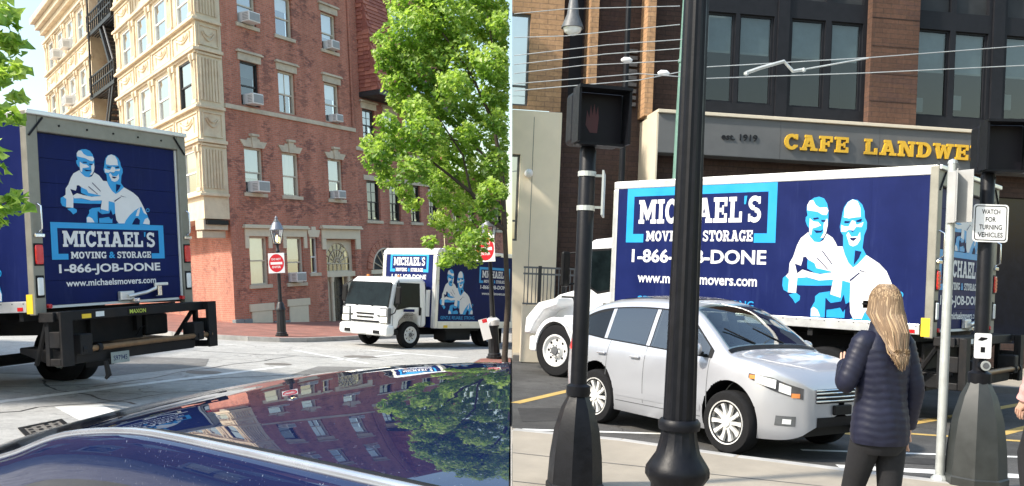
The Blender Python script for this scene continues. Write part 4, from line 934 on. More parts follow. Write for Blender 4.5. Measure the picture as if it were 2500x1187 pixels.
    obj('portrait_graphic', portrait_mesh(rear[4]), None, t, RM @ T((-.04, z0 + rear[3] + rear[1] * .335 * rear[2] + .005, 0)))
    # door latch
    lt = B('door_latch', t, 'alu_bright', (-.02, .24, -.03, .04, z0 + .06, z0 + .20), bevel=.015)
    b_ = MB(); b_.tube([(.1, -.05, z0 + .12), (.45, -.06, z0 + .17), (.62, -.06, z0 + .22), (.62, -.06, z0 + .29)], .028, 8); obj('handle', b_, MT['alu_bright'], lt, smooth=50)
    B('handle_grip', lt, 'white_frame', (.60, .86, -.085, -.045, z0 + .26, z0 + .305), bevel=.01); B('hasp', lt, 'chrome', (.66, .74, -.07, .03, z0 + .10, z0 + .26), bevel=.01); B('keeper', lt, 'chrome', (.18, .30, -.07, .03, z0 + .03, z0 + .09), bevel=.01)
    for s in (-1, 1): b_ = MB(); b_.lathe([(.001, -.035), (.03, -.035), (.035, .02)], 12, (s * (hw - .21), 0, z0 + .05), 'y'); obj('reflector', b_, MT['red_lens'], t)
    # left side: number and name towards the cab, picture towards the rear
    LM = wallM((-hw - .002, 0, 0), (0, -1, 0))
    logo_block(t, LM @ T((-(L - logo[0]), z0 + logo[3], 0)) @ SY(logo[2]), logo[1])
    obj('portrait_graphic', portrait_mesh(portrait[1]), None, t, LM @ T((-(L - portrait[0]), z0 + portrait[3] + .02, 0)) @ SY(portrait[2]))
    obj('lettering', text_mesh('GENTLE. RELIABLE. STRONG.', MT['gfx_cyan'], logo[1] * .8, .13, .01), None, t, LM @ T((-(L - logo[0]), z0 + .20, .001)))
    # chassis
    for s in (-1, 1): B('chassis_rail', t, 'steel_black', (s * .42 - .05, s * .42 + .05, .1, L + 2.1, z0 - .40, z0 - .15))
    for k in range(8): B('cross_member', t, 'steel_black', (-hw + .05, hw - .05, .3 + k * (L - .5) / 7, .38 + k * (L - .5) / 7, z0 - .14, z0 - .02))
    B('fuel_tank', t, 'steel_black', (-hw + .12, -hw + .62, L - 1.5, L - .5, z0 - .72, z0 - .25), bevel=.06)
    B('side_box', t, 'steel_black', (-hw + .1, -hw + .6, L - 2.6, L - 1.7, z0 - .68, z0 - .22), bevel=.03)
    r = .50
    for s in (-1, 1):
        wheel(t, T((s * (hw - .17), ya, r)), r, .27, 'dual', s); wheel(t, T((s * (hw - .48), ya, r)), r, .27, 'dual', s)
        wheel(t, T((s * (hw - .20), L + 1.55, r)), r, .27, 'truck', s)
        B('mud_flap', t, 'plastic_black', (min(s * (hw - .62), s * (hw - .05)), max(s * (hw - .62), s * (hw - .05)), ya - .77, ya - .75, .28, z0 - .15))
    b_ = MB(); b_.tube([(-hw + .3, ya, r), (hw - .3, ya, r)], .09, 8); obj('axle', b_, MT['steel_black'], t)
    # cab with bonnet
    before = set(t.children)
    c = L; cw = 1.06
    b_ = MB(); b_.prism([(c + .10, z0 - .42), (c + 1.36, z0 - .42), (c + 1.36, z0 + .42), (c + 1.08, z0 + 1.18), (c + .92, z0 + 1.34), (c + .10, z0 + 1.40)], -cw, cw, 'x'); cab = obj('cab', b_, MT['truck_white'], t, bevel=.09, seg=4)
    b_ = MB(); b_.prism([(c + 1.37, z0 - .38), (c + 2.22, z0 - .38), (c + 2.40, z0 - .15), (c + 2.34, z0 + .08), (c + 2.0, z0 + .26), (c + 1.37, z0 + .40)], -cw + .13, cw - .13, 'x'); hd = obj('bonnet', b_, MT['truck_white'], t, bevel=.10, seg=4)
    B('bonnet_vent', hd, 'plastic_black', (-cw + .118, -cw + .128, c + 1.50, c + 1.86, z0 + .14, z0 + .24))
    for s in (-1, 1):
        yc, zc = c + 1.55, .50; P = [(yc + .62 * math.cos(R(a)), zc + .64 * math.sin(R(a))) for a in range(12, 169, 12)]; Q = [(yc + .54 * math.cos(R(a)), zc + .56 * math.sin(R(a))) for a in range(168, 11, -12)]
        x0, x1 = sorted((s * (hw - .03), s * .70))
        b_ = MB(); 
        for k in range(len(P) - 1): b_.prism([P[k], P[k + 1], Q[len(P) - 2 - k], Q[len(P) - 1 - k]], x0, x1, 'x')
        fd = obj('wheel_arch', b_, MT['truck_white'], t)
        b_ = MB(); b_.prism([(c + 1.0, z0 - .42), (c + .95, .5), (c + 1.02, .48), (c + 1.1, .75), (c + 1.3, 1.0), (c + 1.3, z0 - .1)], x0, x1, 'x'); obj('arch_skirt', b_, MT['truck_white'], t, bevel=.03)
        b_ = MB(); b_.prism([(c + 1.5, z0 + .06), (c + 1.5, z0 + .22), (c + 2.1, z0 + .10), (c + 2.46, z0 - .2), (c + 2.50, z0 - .52), (c + 2.30, z0 - .52), (c + 2.16, z0 - .30), (c + 1.9, z0 - .05)], x0 + .01, x1 - .01, 'x'); obj('fender', b_, MT['truck_white'], t, bevel=.06, seg=3)
        xs = s * (cw + .004); q = [(c + .30, z0 + .42), (c + .70, z0 + .36), (c + 1.22, z0 + .58), (c + 1.04, z0 + 1.10), (c + .30, z0 + 1.14)]
        b_ = MB(); b_.poly([(xs, y, z) for y, z in q]); dw = obj('door_window', b_, MT['screen_dark'], t, recalc=False)
        b_ = MB(); b_.poly([(xs - s * .002, y, z) for y, z in [(c + .26, z0 + .38), (c + .70, z0 + .31), (c + 1.27, z0 + .56), (c + 1.06, z0 + 1.15), (c + .26, z0 + 1.18)]]); obj('window_rubber', b_, MT['plastic_black'], dw, recalc=False)
        B('door_handle', t, 'plastic_black', (min(xs, xs + s * .02), max(xs, xs + s * .02), c + .34, c + .52, z0 + .10, z0 + .15), bevel=.008)
        B('door_seam', t, 'iron_grey', (min(xs - s * .003, xs + s * .001), max(xs - s * .003, xs + s * .001), c + 1.30, c + 1.315, z0 - .40, z0 + .5)); B('door_seam', t, 'iron_grey', (min(xs - s * .003, xs + s * .001), max(xs - s * .003, xs + s * .001), c + .20, c + .215, z0 - .40, z0 + 1.2))
        mr = B('mirror', t, 'plastic_black', (min(s * 1.16, s * 1.38), max(s * 1.16, s * 1.38), c + 1.40, c + 1.50, z0 + .42, z0 + 1.10), bevel=.05)
        b_ = MB(); b_.tube([(s * 1.05, c + 1.3, z0 + .5), (s * 1.2, c + 1.44, z0 + .46)], .02, 6); b_.tube([(s * 1.05, c + 1.12, z0 + 1.1), (s * 1.2, c + 1.44, z0 + 1.06)], .02, 6); obj('mirror_arm', b_, MT['plastic_black'], mr)
        B('step', t, 'steel_black', (min(s * .78, s * 1.04), max(s * .78, s * 1.04), c + .25, c + .95, .48, .56)); B('step_box', t, 'steel_black', (min(s * .7, s * 1.0), max(s * .7, s * 1.0), c + .2, c + .95, .58, z0 - .43))
        B('headlamp', t, 'clear_lens', (min(s * .62, s * .92), max(s * .62, s * .92), c + 2.36, c + 2.46, z0 - .25, z0 - .05), bevel=.03)
    B('windscreen', t, 'screen_dark', (-.92, .92, 0, .02, 0, .72), M=T((0, c + 1.37, z0 + .47)) @ RX(20))
    B('grille', t, 'plastic_black', (-.5, .5, c + 2.36, c + 2.42, z0 - .34, z0 + .02), bevel=.02); B('bumper', t, 'truck_white', (-1.12, 1.12, c + 2.40, c + 2.62, .42, .72), bevel=.04)
    if cabk != 1.0:
        K = T((0, c, 0)) @ Matrix.Diagonal((1, cabk, 1, 1)) @ T((0, -c, 0))
        for o in t.children:
            if o not in before: o.matrix_basis = K @ o.matrix_basis
            elif o.name.startswith('wheel') and o.matrix_basis.translation.y > c: o.matrix_basis.translation.y = c + 1.55 * cabk
    return t
def tail_lift(t, W, z0):
    hw = W / 2
    beam = B('lift_beam', t, 'steel_black', (-hw + .02, hw, -.30, -.02, z0 - .16, z0 - .03), bevel=.01)
    B('warning_label', beam, 'plate', (-.72, -.58, -.305, -.298, z0 - .13, z0 - .06)); B('warning_label', beam, 'yellow_tape', (-.95, -.80, -.305, -.298, z0 - .14, z0 - .08)); B('maker_label', beam, 'plastic_black', (-.16, .20, -.306, -.299, z0 - .14, z0 - .05))
    pm('maxon_green', (.45, .55, .08), .5); obj('lettering', text_mesh('MAXON', MT['maxon_green'], .30, .06, .02), None, beam, wallM((.02, -.3068, z0 - .125), (1, 0, 0)))
    for s, x in ((-1, -hw + .10), (1, hw - .04)):
        b_ = MB(); ov = [(.14, .10), (.22, .10), (.22, .22), (.14, .22)]
        # side plate with two slots: built from strips round the openings
        def P(u0, u1, v0, v1): b_.box(x - .03, x + .03, -.42 + u0, -.42 + u1, z0 - .95 + v0, z0 - .95 + v1)
        P(0, .08, .20, .92); P(.28, .36, .20, .92); P(.08, .28, .20, .30); P(.08, .28, .44, .66); P(.08, .28, .82, .92)
        pl = obj('lift_side_plate', b_, MT['steel_black'], t, bevel=.012)
        B('plate_flange', pl, 'steel_black', (x - .09, x + .09, -.455, -.42, z0 - .75, z0 - .03)); B('arm_block', pl, 'steel_black', (x - s * .30 - .1, x - s * .30 + .1, -.46, -.2, z0 - .62, z0 - .34), bevel=.02)
        b_ = MB(); b_.tube([(x, -.1, z0 - .1), (x - s * .15, .35, z0 - .75)], .035, 6); obj('lift_brace', b_, MT['steel_black'], t)
    b_ = MB(); b_.tube([(-hw + .32, -.42, z0 - .55), (hw - .05, -.42, z0 - .55)], .040, 12); tb = obj('torsion_tube', b_, MT['steel_rusty'], t, smooth=50)
    for x in (-hw + .36, -hw + .62, hw - .35, hw - .12): b_ = MB(); b_.tube([(x - .03, -.42, z0 - .55), (x + .03, -.42, z0 - .55)], .062, 10); obj('collar', b_, MT['steel_black'], tb)
    b_ = MB(); b_.prism([(-.38, z0 - .58), (.75, z0 - .52), (.75, z0 - .60), (.1, z0 - .78), (-.36, z0 - .74)], -hw + .30, hw - .35, 'x'); obj('lift_platform', b_, MT['steel_black'], t, bevel=.02)
    B('lift_back_plate', t, 'steel_black', (-hw + .3, .55, .18, .22, z0 - .52, z0 - .16)); B('pump_box', t, 'steel_black', (.55, 1.0, .1, .4, z0 - .50, z0 - .18), bevel=.03)
    b_ = MB(); b_.tube([(.30, .05, z0 - .48), (.33, -.02, z0 - .36), (.42, -.02, z0 - .34), (.46, .05, z0 - .46)], .012, 6); obj('hose', b_, MT['plastic_black'], t)
    pn = B('number_plate', t, 'blind_grey0', (-.62, -.30, -.44, -.432, z0 - .80, z0 - .64), bevel=.01); obj('lettering', text_mesh('S97945', MT['gfx_navy'], .24, .07, .01), None, pn, wallM((-.46, -.4405, z0 - .76), (1, 0, 0)))
    b_ = MB(); b_.tube([(-.68, -.40, z0 - .75), (-.66, -.42, z0 - .95), (-.70, -.40, z0 - 1.0)], [.03, .04, .02], 8); obj('tow_hook', b_, MT['steel_black'], t)
# truck at the left kerb, tail towards us
a, c = Vector((-6.36, 12.0, 0)), Vector((-5.20, 14.6, 0)); xd = (c - a).normalized(); Wd = (c - a).length
GN = Vector((.0884, .0273, 1)).normalized()
def tiltM(o, xdir):
    x = (xdir - GN * xdir.dot(GN)).normalized(); y = GN.cross(x); m_ = Matrix((x, y, GN)).transposed().to_4x4(); m_.translation = Vector((o[0], o[1], GZ(o[0], o[1]))); return m_
m = frameM((a + c) / 2, xd); m.translation.z = .10; Z0T = 1.32
t1 = box_truck('dark blue moving truck with its tailgate towards us on the left', m, Wd, 6.0, Z0T, 4.0, 2.5, rear=(1.345, 2.03, .76, .68, 1.58))
tail_lift(t1, Wd, Z0T)

# ---- white cab-over truck
def cabover(label, M, W=2.5):
    t = thing('moving_truck', label, 'truck', M, 'moving trucks in dark blue livery')
    hw, L, z0, z1 = W / 2, 3.55, .62, 3.02
    B('box_panel', t, 'navy', (-hw, -hw + .03, .1, L - .14, z0 + .2, z1 - .12)); B('box_panel', t, 'navy', (-hw + .16, hw - .16, L - .04, L, z0, z1 - .2)); B('box_panel', t, 'navy', (hw - .03, hw, .1, L - .14, z0 + .2, z1 - .12)); B('box_panel', t, 'navy', (-hw + .1, hw - .1, .02, .06, z0, z1 - .1))
    B('box_roof', t, 'alu_bright', (-hw + .02, hw - .02, .02, L - .1, z1 - .05, z1))
    b_ = MB(); b_.prism([(L - .22, z1 - .2), (L + .02, z1 - .2), (L - .02, z1 - .08), (L - .12, z1 + .005), (L - .22, z1 + .01)], -hw - .01, hw + .01, 'x'); obj('front_cap', b_, MT['alu_bright'], t, bevel=.02)
    for s in (-1, 1):
        a, b = sorted((s * (hw + .012), s * (hw - .04)))
        B('top_rail', t, 'alu_bright', (a, b, 0, L - .225, z1 - .12, z1 + .006), bevel=.012); B('bottom_rail', t, 'alu_bright', (a, b, 0, L - .14, z0 - .02, z0 + .198), bevel=.01)
        B('corner_post', t, 'alu_bright', (min(s * (hw + .014), s * (hw - .16)), max(s * (hw + .014), s * (hw - .16)), L - .14, L + .012, z0 - .02, z1 - .205), bevel=.03); B('rear_post', t, 'alu_bright', (a, b, -.03, .10, z0 + .2, z1 - .122), bevel=.01)
    B('conspicuity_tape', t, 'yellow_tape', (-hw - .018, -hw - .012, L - .55, L - .38, z0 + .0, z0 + .08)); B('notice_label', t, 'gfx_white', (-hw - .022, -hw - .015, L - .12, L - .02, z0 + .85, z0 + 1.30))
    LM = wallM((-hw - .002, 0, 0), (0, -1, 0))
    obj('portrait_graphic', portrait_mesh(1.45), None, t, LM @ T((-(L - .92), z0 + .42, 0)) @ SY(1.42))
    logo_block(t, LM @ T((-.95, z0 + 1.42, 0)) @ SY(1.05), 1.45)
    obj('lettering', text_mesh('GENTLE. RELIABLE. STRONG.', MT['gfx_cyan'], 1.5, .10, .01), None, t, LM @ T((-(L - 1.0), z0 + .26, .001)))
    b_ = MB(); b_.poly([(.1, z0 + .25), (1.9, z0 + .25), (1.9, z0 + .95), (1.1, z0 + .85), (.1, z0 + 1.05)] and [(-.1, z0 + .25, .0008), (-1.1, z0 + .25, .0008), (-1.3, z0 + .8, .0008), (-.7, z0 + .95, .0008), (-.1, z0 + .85, .0008)])
    FM = wallM((0, L + .003, 0), (-1, 0, 0)); logo_block(t, FM @ T((0, z0 + 1.66, 0)), 1.75)
    for s in (-1, 1): B('chassis_rail', t, 'steel_black', (s * .4 - .05, s * .4 + .05, 0, L + 1.3, z0 - .25, z0 - .08))
    B('side_tank', t, 'steel_black', (-hw + .15, -hw + .7, 1.8, 2.9, .22, z0 - .05), bevel=.04); B('side_guard', t, 'steel_black', (-hw + .1, -hw + .2, 1.5, 3.0, z0 - .1, z0 - .025))
    r = .40
    for s in (-1, 1):
        wheel(t, T((s * (hw - .24), .95, r)), r, .22, 'dual', s); wheel(t, T((s * (hw - .50), .95, r)), r, .22, 'dual', s); wheel(t, T((s * (hw - .34), L + .72, r)), r, .22, 'truck', s)
        B('mud_flap', t, 'plastic_black', (min(s * (hw - .6), s * (hw - .1)), max(s * (hw - .6), s * (hw - .1)), .40, .42, .1, z0))
    # tilt cab
    c, cw = L + .12, 1.06
    b_ = MB(); b_.prism([(c, .62), (c + .30, .62), (c + .30, .98), (c + .50, 1.02), (c + .85, 1.02), (c + 1.08, .80), (c + 1.12, .55), (c + 1.50, .55), (c + 1.54, 1.12), (c + 1.34, 1.96), (c + 1.16, 2.08), (c + .25, 2.12), (c, 2.0)], -cw, cw, 'x'); cab = obj('cab', b_, MT['white_paint'], t, bevel=.13, seg=5)
    xs = -cw - .003
    for s in (-1, 1):
        xs = s * (cw + .003)
        q = [(c + .34, 1.24), (c + .34, 1.90), (c + 1.18, 1.90), (c + 1.33, 1.30), (c + 1.20, 1.16), (c + .75, 1.24)]
        b_ = MB(); b_.poly([(xs, y, z) for y, z in q]); dw = obj('door_window', b_, MT['screen_dark'], t, recalc=False); b_ = MB(); b_.poly([(xs - s * .002, c + .76 + (y - c - .76) * 1.06, 1.53 + (z - 1.53) * 1.08) for y, z in q]); obj('window_rubber', b_, MT['plastic_black'], dw, recalc=False)
        mr = B('mirror', t, 'plastic_black', (min(s * 1.12, s * 1.34), max(s * 1.12, s * 1.34), c + 1.30, c + 1.38, 1.30, 1.82), bevel=.05); b_ = MB(); b_.tube([(s * 1.23, c + 1.34, 1.3), (s * 1.18, c + 1.42, 1.05), (s * 1.05, c + 1.45, .98)], .018, 6); b_.tube([(s * 1.23, c + 1.34, 1.82), (s * 1.05, c + 1.20, 1.98)], .018, 6); obj('mirror_arm', b_, MT['plastic_black'], mr)
        B('door_handle', t, 'plastic_black', (min(xs, xs + s * .025), max(xs, xs + s * .025), c + .30, c + .38, .98, 1.22), bevel=.01)
        for y in (c + .26, c + 1.38): B('door_seam', t, 'iron_grey', (min(xs - s * .003, xs + s * .001), max(xs - s * .003, xs + s * .001), y, y + .012, .66 if y < c + 1 else .60, 1.2))
        # head lamp wraps the corner: clear above, lit below
        lm = B('headlamp', t, 'iron_grey', (min(s * .66, s * 1.05), max(s * .66, s * 1.05), c + 1.42, c + 1.565, .72, 1.18), bevel=.03); B('headlamp_lens', lm, 'clear_lens', (min(s * .70, s * .98), max(s * .70, s * .98), c + 1.56, c + 1.575, .95, 1.14), bevel=.006); B('headlamp_bulb', lm, 'headlight', (min(s * .72, s * 1.02), max(s * .72, s * 1.02), c + 1.53, c + 1.58, .75, .91), bevel=.02)
        B('corner_slot', t, 'plastic_black', (min(s * .56, s * .66), max(s * .56, s * .66), c + 1.50, c + 1.545, .92, .96)); B('fog_lamp', t, 'plastic_black', (min(s * .52, s * .80), max(s * .52, s * .80), c + 1.62, c + 1.655, .42, .52), bevel=.01)
        B('step', t, 'plastic_black', (min(s * .8, s * 1.04), max(s * .8, s * 1.04), c + 1.12, c + 1.4, .40, .54), bevel=.02)
        b_ = MB(); b_.lathe([(.05, 0), (.045, .05), (.001, .06)], 8, (s * .7, c + .9, 2.10)); obj('roof_marker', b_, MT['amber_lens'], t)
    for o in t.children:      # the cab narrows towards its roof
        if o.name.split('.')[0] in ('cab', 'door_window'):
            for q in (o,) + tuple(o.children):
                for v in q.data.vertices:
                    if v.co.z > 1.15: v.co.x *= 1 - .085 * (v.co.z - 1.15) / .95
    wsM = T((0, c + 1.505, 1.22)) @ RX(13.5)
    b_ = MB(); b_.prism([(-.98, .02), (-.95, 0), (.95, 0), (.98, .02), (.93, .66), (.88, .70), (-.88, .70), (-.93, .66)], .012, .02, 'y'); ws = obj('windscreen', b_, MT['screen_dark'], t, wsM); b_ = MB(); b_.prism([(-1.01, -.01), (-.97, -.03), (.97, -.03), (1.01, -.01), (.955, .69), (.90, .73), (-.90, .73), (-.955, .69)], .004, .010, 'y'); obj('windscreen_rubber', b_, MT['plastic_black'], ws)
    B('dashboard', t, 'plastic_black', (-.92, .92, c + .95, c + 1.28, 1.05, 1.22)); B('seat', t, 'interior', (-.8, -.3, c + .15, c + .4, 1.0, 1.75), (.3, .8, c + .15, c + .4, 1.0, 1.75), bevel=.05)
    b_ = MB(); b_.tube([(-.45 + .2 * math.cos(R(a)), c + 1.0 + .08 * math.sin(R(a)), 1.32 + .18 * math.sin(R(a))) for a in range(0, 361, 30)], .018, 6); obj('steering_wheel', b_, MT['plastic_black'], t)
    for x in (-.35, .35): b_ = MB(); b_.tube([(x, c + 1.545, 1.21), (x + .45, c + 1.47, 1.30)], .012, 5); obj('wiper', b_, MT['plastic_black'], t)
    B('interior_shell', t, 'interior', (-.98, .98, c + .06, c + .10, .9, 1.95))
    for (z, hw_) in ((.985, .40), (.885, .38)): B('grille_slot', t, 'plastic_black', (-hw_, hw_, c + 1.50, c + 1.548, z - .025, z + .025), bevel=.008)
    B('grille_slot', t, 'plastic_black', (-.62, .62, c + 1.48, c + 1.55, .73, .79), bevel=.01)
    obj('lettering', text_mesh('ISUZU', MT['alu_bright'], .42, .07, .03), None, t, wallM((0, c + 1.546, 1.06), (-1, 0, 0)))
    B('bumper', t, 'white_paint', (-1.10, 1.10, c + 1.30, c + 1.64, .36, .70), bevel=.09); B('number_plate', t, 'plate', (-.17, .17, c + 1.642, c + 1.65, .42, .54)); B('deflector', t, 'white_paint', (-cw + .04, -cw + .10, c - .1, c + .02, .95, 1.75), (cw - .10, cw - .04, c - .1, c + .02, .95, 1.75))
    DM = wallM((-cw - .006, 0, 0), (0, -1, 0))
    B('door_logo', t, 'gfx_navy', (-cw - .008, -cw - .004, c + .55, c + .98, 1.08, 1.16))
    for k in range(4): obj('lettering', text_mesh(['USDOT 1428', 'GVW 14500', 'Boston MA', '1-866-JOB-DONE'][k], MT['plastic_black'], .34, .032, .01), None, t, DM @ T((-(c + .78), 1.02 - k * .055, 0)))
    return t
emis('headlight', (1.0, .90, .62), 1.6)
fn = Vector((-2.46, 27.0, 0)); ff = Vector((-4.30, 28.62, 0)); acr = (fn - ff).normalized()        # from far to near front corner of its box
fwd = Vector((-acr.y, acr.x, 0)); fwd = fwd if fwd.y < 0 else -fwd
rc = (fn + ff) / 2 - fwd * 3.55
m2 = tiltM(rc, -acr)
t2 = cabover('white cab-over moving truck with dark blue box parked at the corner', m2, (fn - ff).length)
# ---------------------------------------------------------------- lamps, signs, trees and the parked car of the left place
pm('lamp_glass', (.85, .80, .62), .25, var=.05, spec=.5); emis('lamp_flame', (1.0, .72, .30), 6.0)
pm('sign_red', (.62, .02, .03), .4, var=.05); pm('sign_white', (.80, .80, .79), .4, var=.03); pm('lamp_roof', (.22, .23, .25), .35, metal=.6, var=.2)
def street_lamp(label, x, y, hgt=3.62):
    t = thing('street_lamp', label, 'street lamp', T((x, y, GZ(x, y) + SH)), 'old style street lamps')
    b = MB(); b.lathe([(.20, 0), (.20, .06), (.165, .07), (.165, .12), (.14, .14), (.135, .78), (.155, .80), (.155, .86), (.125, .90), (.11, 1.0), (.07, 1.06)], 24, flute=.06); obj('base', b, MT['black_iron'], t, smooth=40)
    b = MB(); b.lathe([(.066, 1.04), (.062, 1.2), (.045, hgt - 1.05), (.06, hgt - 1.03), (.06, hgt - .98), (.04, hgt - .95), (.05, hgt - .80)], 14); obj('pole', b, MT['black_iron'], t, smooth=40)
    b = MB(); b.tube([(-.28, 0, hgt - 1.1), (.28, 0, hgt - 1.1)], .015, 6); obj('ladder_bar', b, MT['black_iron'], t)
    z0, z1, r0, r1 = hgt - .78, hgt - .36, .11, .20
    b = MB()
    for k in range(6):
        a = 2 * math.pi * k / 6; b.tube([(r0 * math.cos(a), r0 * math.sin(a), z0), (r1 * math.cos(a), r1 * math.sin(a), z1)], .010, 5)
    b.lathe([(.05, z0 - .03), (.12, z0 - .01), (.12, z0 + .01)], 6)
    ln = obj('lantern', b, MT['black_iron'], t)
    for k in range(6):
        a, c = 2 * math.pi * k / 6, 2 * math.pi * (k + 1) / 6; q = [(r0 * math.cos(a), r0 * math.sin(a), z0), (r0 * math.cos(c), r0 * math.sin(c), z0), (r1 * math.cos(c), r1 * math.sin(c), z1), (r1 * math.cos(a), r1 * math.sin(a), z1)]
        p = MB(); p.add(q, [(0, 1, 2, 3)]); obj('pane', p, MT['glass'], ln, recalc=False)
    b = MB(); b.lathe([(.215, z1), (.225, z1 + .02), (.20, z1 + .05), (.13, z1 + .22), (.09, z1 + .26), (.09, z1 + .29), (.05, z1 + .31), (.04, z1 + .36), (.055, z1 + .38), (.02, z1 + .42), (.001, z1 + .46)], 12); obj('lantern_roof', b, MT['lamp_roof'], t, smooth=30)
    b = MB(); b.lathe([(.001, z0 + .06), (.035, z0 + .08), (.045, z0 + .16), (.02, z0 + .26), (.001, z0 + .28)], 10); obj('bulb', b, MT['lamp_flame'], t, smooth=60)
    return t
lx, ly = -7.15, 27.71
street_lamp('black street lamp with glowing lantern in front of the brick corner house', lx, ly)
street_lamp('black street lamp half hidden by tree leaves beside the white truck', -.52, 22.34)
def no_entry(label, x, y, z, yaw, s=.30, parent_group='do not enter signs'):
    t = thing('do_not_enter_sign', label, 'sign', T((x, y, z)) @ RZ(yaw), parent_group)
    B('sign_plate', t, 'sign_white', (-s, s, -.012, 0, -s * 1.25, s * 1.25), bevel=.003)
    b = MB(); n = 28; b.poly([(s * .92 * math.cos(2 * math.pi * k / n), s * 1.13 * math.sin(2 * math.pi * k / n), 0) for k in range(n)]); FMx = wallM((0, -.0145, 0), (1, 0, 0)); obj('red_disc', b, MT['sign_red'], t, FMx, recalc=False)
    b = MB(); b.poly([(-s * .72, -s * .17, .0015), (s * .72, -s * .17, .0015), (s * .72, s * .13, .0015), (-s * .72, s * .13, .0015)]); obj('white_bar', b, MT['sign_white'], t, FMx, recalc=False)
    obj('lettering', text_mesh('DO NOT', MT['sign_white'], s * 1.15, s * .26, .02), None, t, FMx @ T((0, s * .36, .0015))); obj('lettering', text_mesh('ENTER', MT['sign_white'], s * 1.05, s * .26, .02), None, t, FMx @ T((0, -s * .62, .0015)))
    B('bracket', t, 'iron_grey', (-.03, .03, 0, .05, -.2, -.15), (-.03, .03, 0, .05, .15, .2))
no_entry('red and white do not enter sign on the lamp post by the brick house', lx - .02, ly - .13, 2.16, 4, .245)
no_entry('do not enter sign peeping out of the leaves above the white truck', -.62, 22.16, 2.20, -22, .26)
b = MB(); b.lathe([(.165, .80), (.17, .82), (.17, .93), (.15, .95), (.10, .99)], 16); tag(obj('white_wrap', b, MT['gfx_white'], M=T((-.52, 22.34, GZ(-.52, 22.34) + SH + .03)), smooth=40), 'white plastic wrap round the top of the lamp base', 'wrap')
fl = thing('paper_flyer', 'white flyer with red print taped to the lamp post', 'flyer', T((-.72, 22.14, GZ(-.52, 22.34) + .92)) @ RY(-12))
B('sheet', fl, 'gfx_white', (-.11, .11, -.004, 0, -.30, .22)); B('red_print', fl, 'sign_red', (-.02, .10, -.006, -.0045, .12, .21))

def crown(name, mat_a, mat_b, clumps, parent, lim=None, size=.12, dens=1.0, seed=1):
    rnd = random.Random(seed); mb = MB()
    for (cx, cy, cz, r_) in clumps:
        n = int(520 * dens * (r_ / .6) ** 2.2); light = rnd.random()
        for _ in range(n):
            while True:
                p = Vector((rnd.uniform(-1, 1), rnd.uniform(-1, 1), rnd.uniform(-1, 1)))
                if p.length <= 1 and (p.length > .45 or rnd.random() < .35): break
            q = Vector((cx, cy, cz)) + Vector((p.x * r_, p.y * r_ * 1.1, p.z * r_ * .85)) * (1 + .18 * math.sin(7 * p.x + 5 * p.z + cx * 9))
            s = size * rnd.choice((.5, .7, .8, .95, 1.1, 1.3)) * rnd.uniform(.85, 1.1)
            if lim and q.x > lim(q.z, q.y) - s: continue
            nrm = (Vector((p.x * .5, p.y * .5, .75)) + Vector((rnd.uniform(-.9, .9), rnd.uniform(-.9, .9), rnd.uniform(-.5, .5)))).normalized()
            t = nrm.cross(Vector((rnd.uniform(-1, 1), rnd.uniform(-1, 1), rnd.uniform(-1, 1)))).normalized(); u = nrm.cross(t)
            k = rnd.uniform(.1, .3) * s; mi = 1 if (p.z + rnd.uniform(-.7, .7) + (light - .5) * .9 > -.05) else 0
            d = nrm * k
            vs = [q - t * s * .55, q - t * s * .12 + u * s * .48 + d, q + t * s * .12 + u * s * .20 + d * .4, q + t * s * .6 + d * .2, q + t * s * .12 - u * s * .20 + d * .4, q - t * s * .12 - u * s * .48 + d]
            mb.add(vs, [(0, 3, 2, 1), (0, 5, 4, 3)], mi)
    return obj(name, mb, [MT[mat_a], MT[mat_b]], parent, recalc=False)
def LP(px, py, d):
    """point of the left place seen at a photograph pixel, d metres deep"""
    r_ = ML.to_3x3().transposed() @ wray(px, py); r_ /= r_.y; return Vector((r_.x * d, d, EYE + r_.z * d))
tr = thing('street_tree', 'leafy green tree overhanging the white truck', 'tree')
CL = [(1000,80,70),(1085,50,80),(1180,55,70),(955,150,48),(1035,175,70),(1125,150,80),(1205,160,60),(995,245,50),(1085,265,70),(1180,275,60),(1035,330,60),(965,350,55),(920,385,40),(1120,365,60),(1215,350,42),(1010,415,50),(950,440,30),(1085,435,55),(1175,425,50),(1115,500,40),(1185,515,40),(1228,470,22),(1130,565,42),(1160,590,42),(1110,622,32),(1150,632,30),(1085,640,22),(1228,60,40),(1225,250,30),(1150,-20,70),(1040,-30,60),(975,15,35),(1060,380,40),(925,95,18),(990,470,26),(1150,330,40),(1235,130,30),(1215,20,40),(1220,90,45),(1222,170,45),(1215,230,45),(1222,300,40),(1215,400,45),(1200,470,40),(1225,440,35),(1235,200,28),(1236,420,26),(1238,320,24),(1236,530,16),(1060,120,50),(1110,210,50),(1020,270,40),(900,350,22),(1070,480,30),(1150,470,36),(970,205,42),(945,300,34),(1005,500,26),(1075,540,30),(935,420,26),(1050,590,22),(940,120,26),(1000,150,45),(1050,40,50)]
rnd = random.Random(11); cl = []
for (x, y, r_) in CL:
    d = 19.2 + rnd.uniform(-1.3, 1.3); p = LP(x, y, d); cl.append((p.x, p.y, p.z, r_ * d / 2200 * .98))
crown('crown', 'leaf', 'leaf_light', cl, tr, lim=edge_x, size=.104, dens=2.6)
b = MB(); gx, gy = -.23, 19.6; g0 = GZ(gx, gy)
fork = LP(1232, 560, 19.4); b.tube([(gx, gy, g0), (gx, gy, g0 + .4), (fork.x - .0, gy, g0 + 1.6), tuple(fork)], [.09, .07, .06, .05], 10)
obj('trunk', b, MT['bark'], tr, smooth=50)
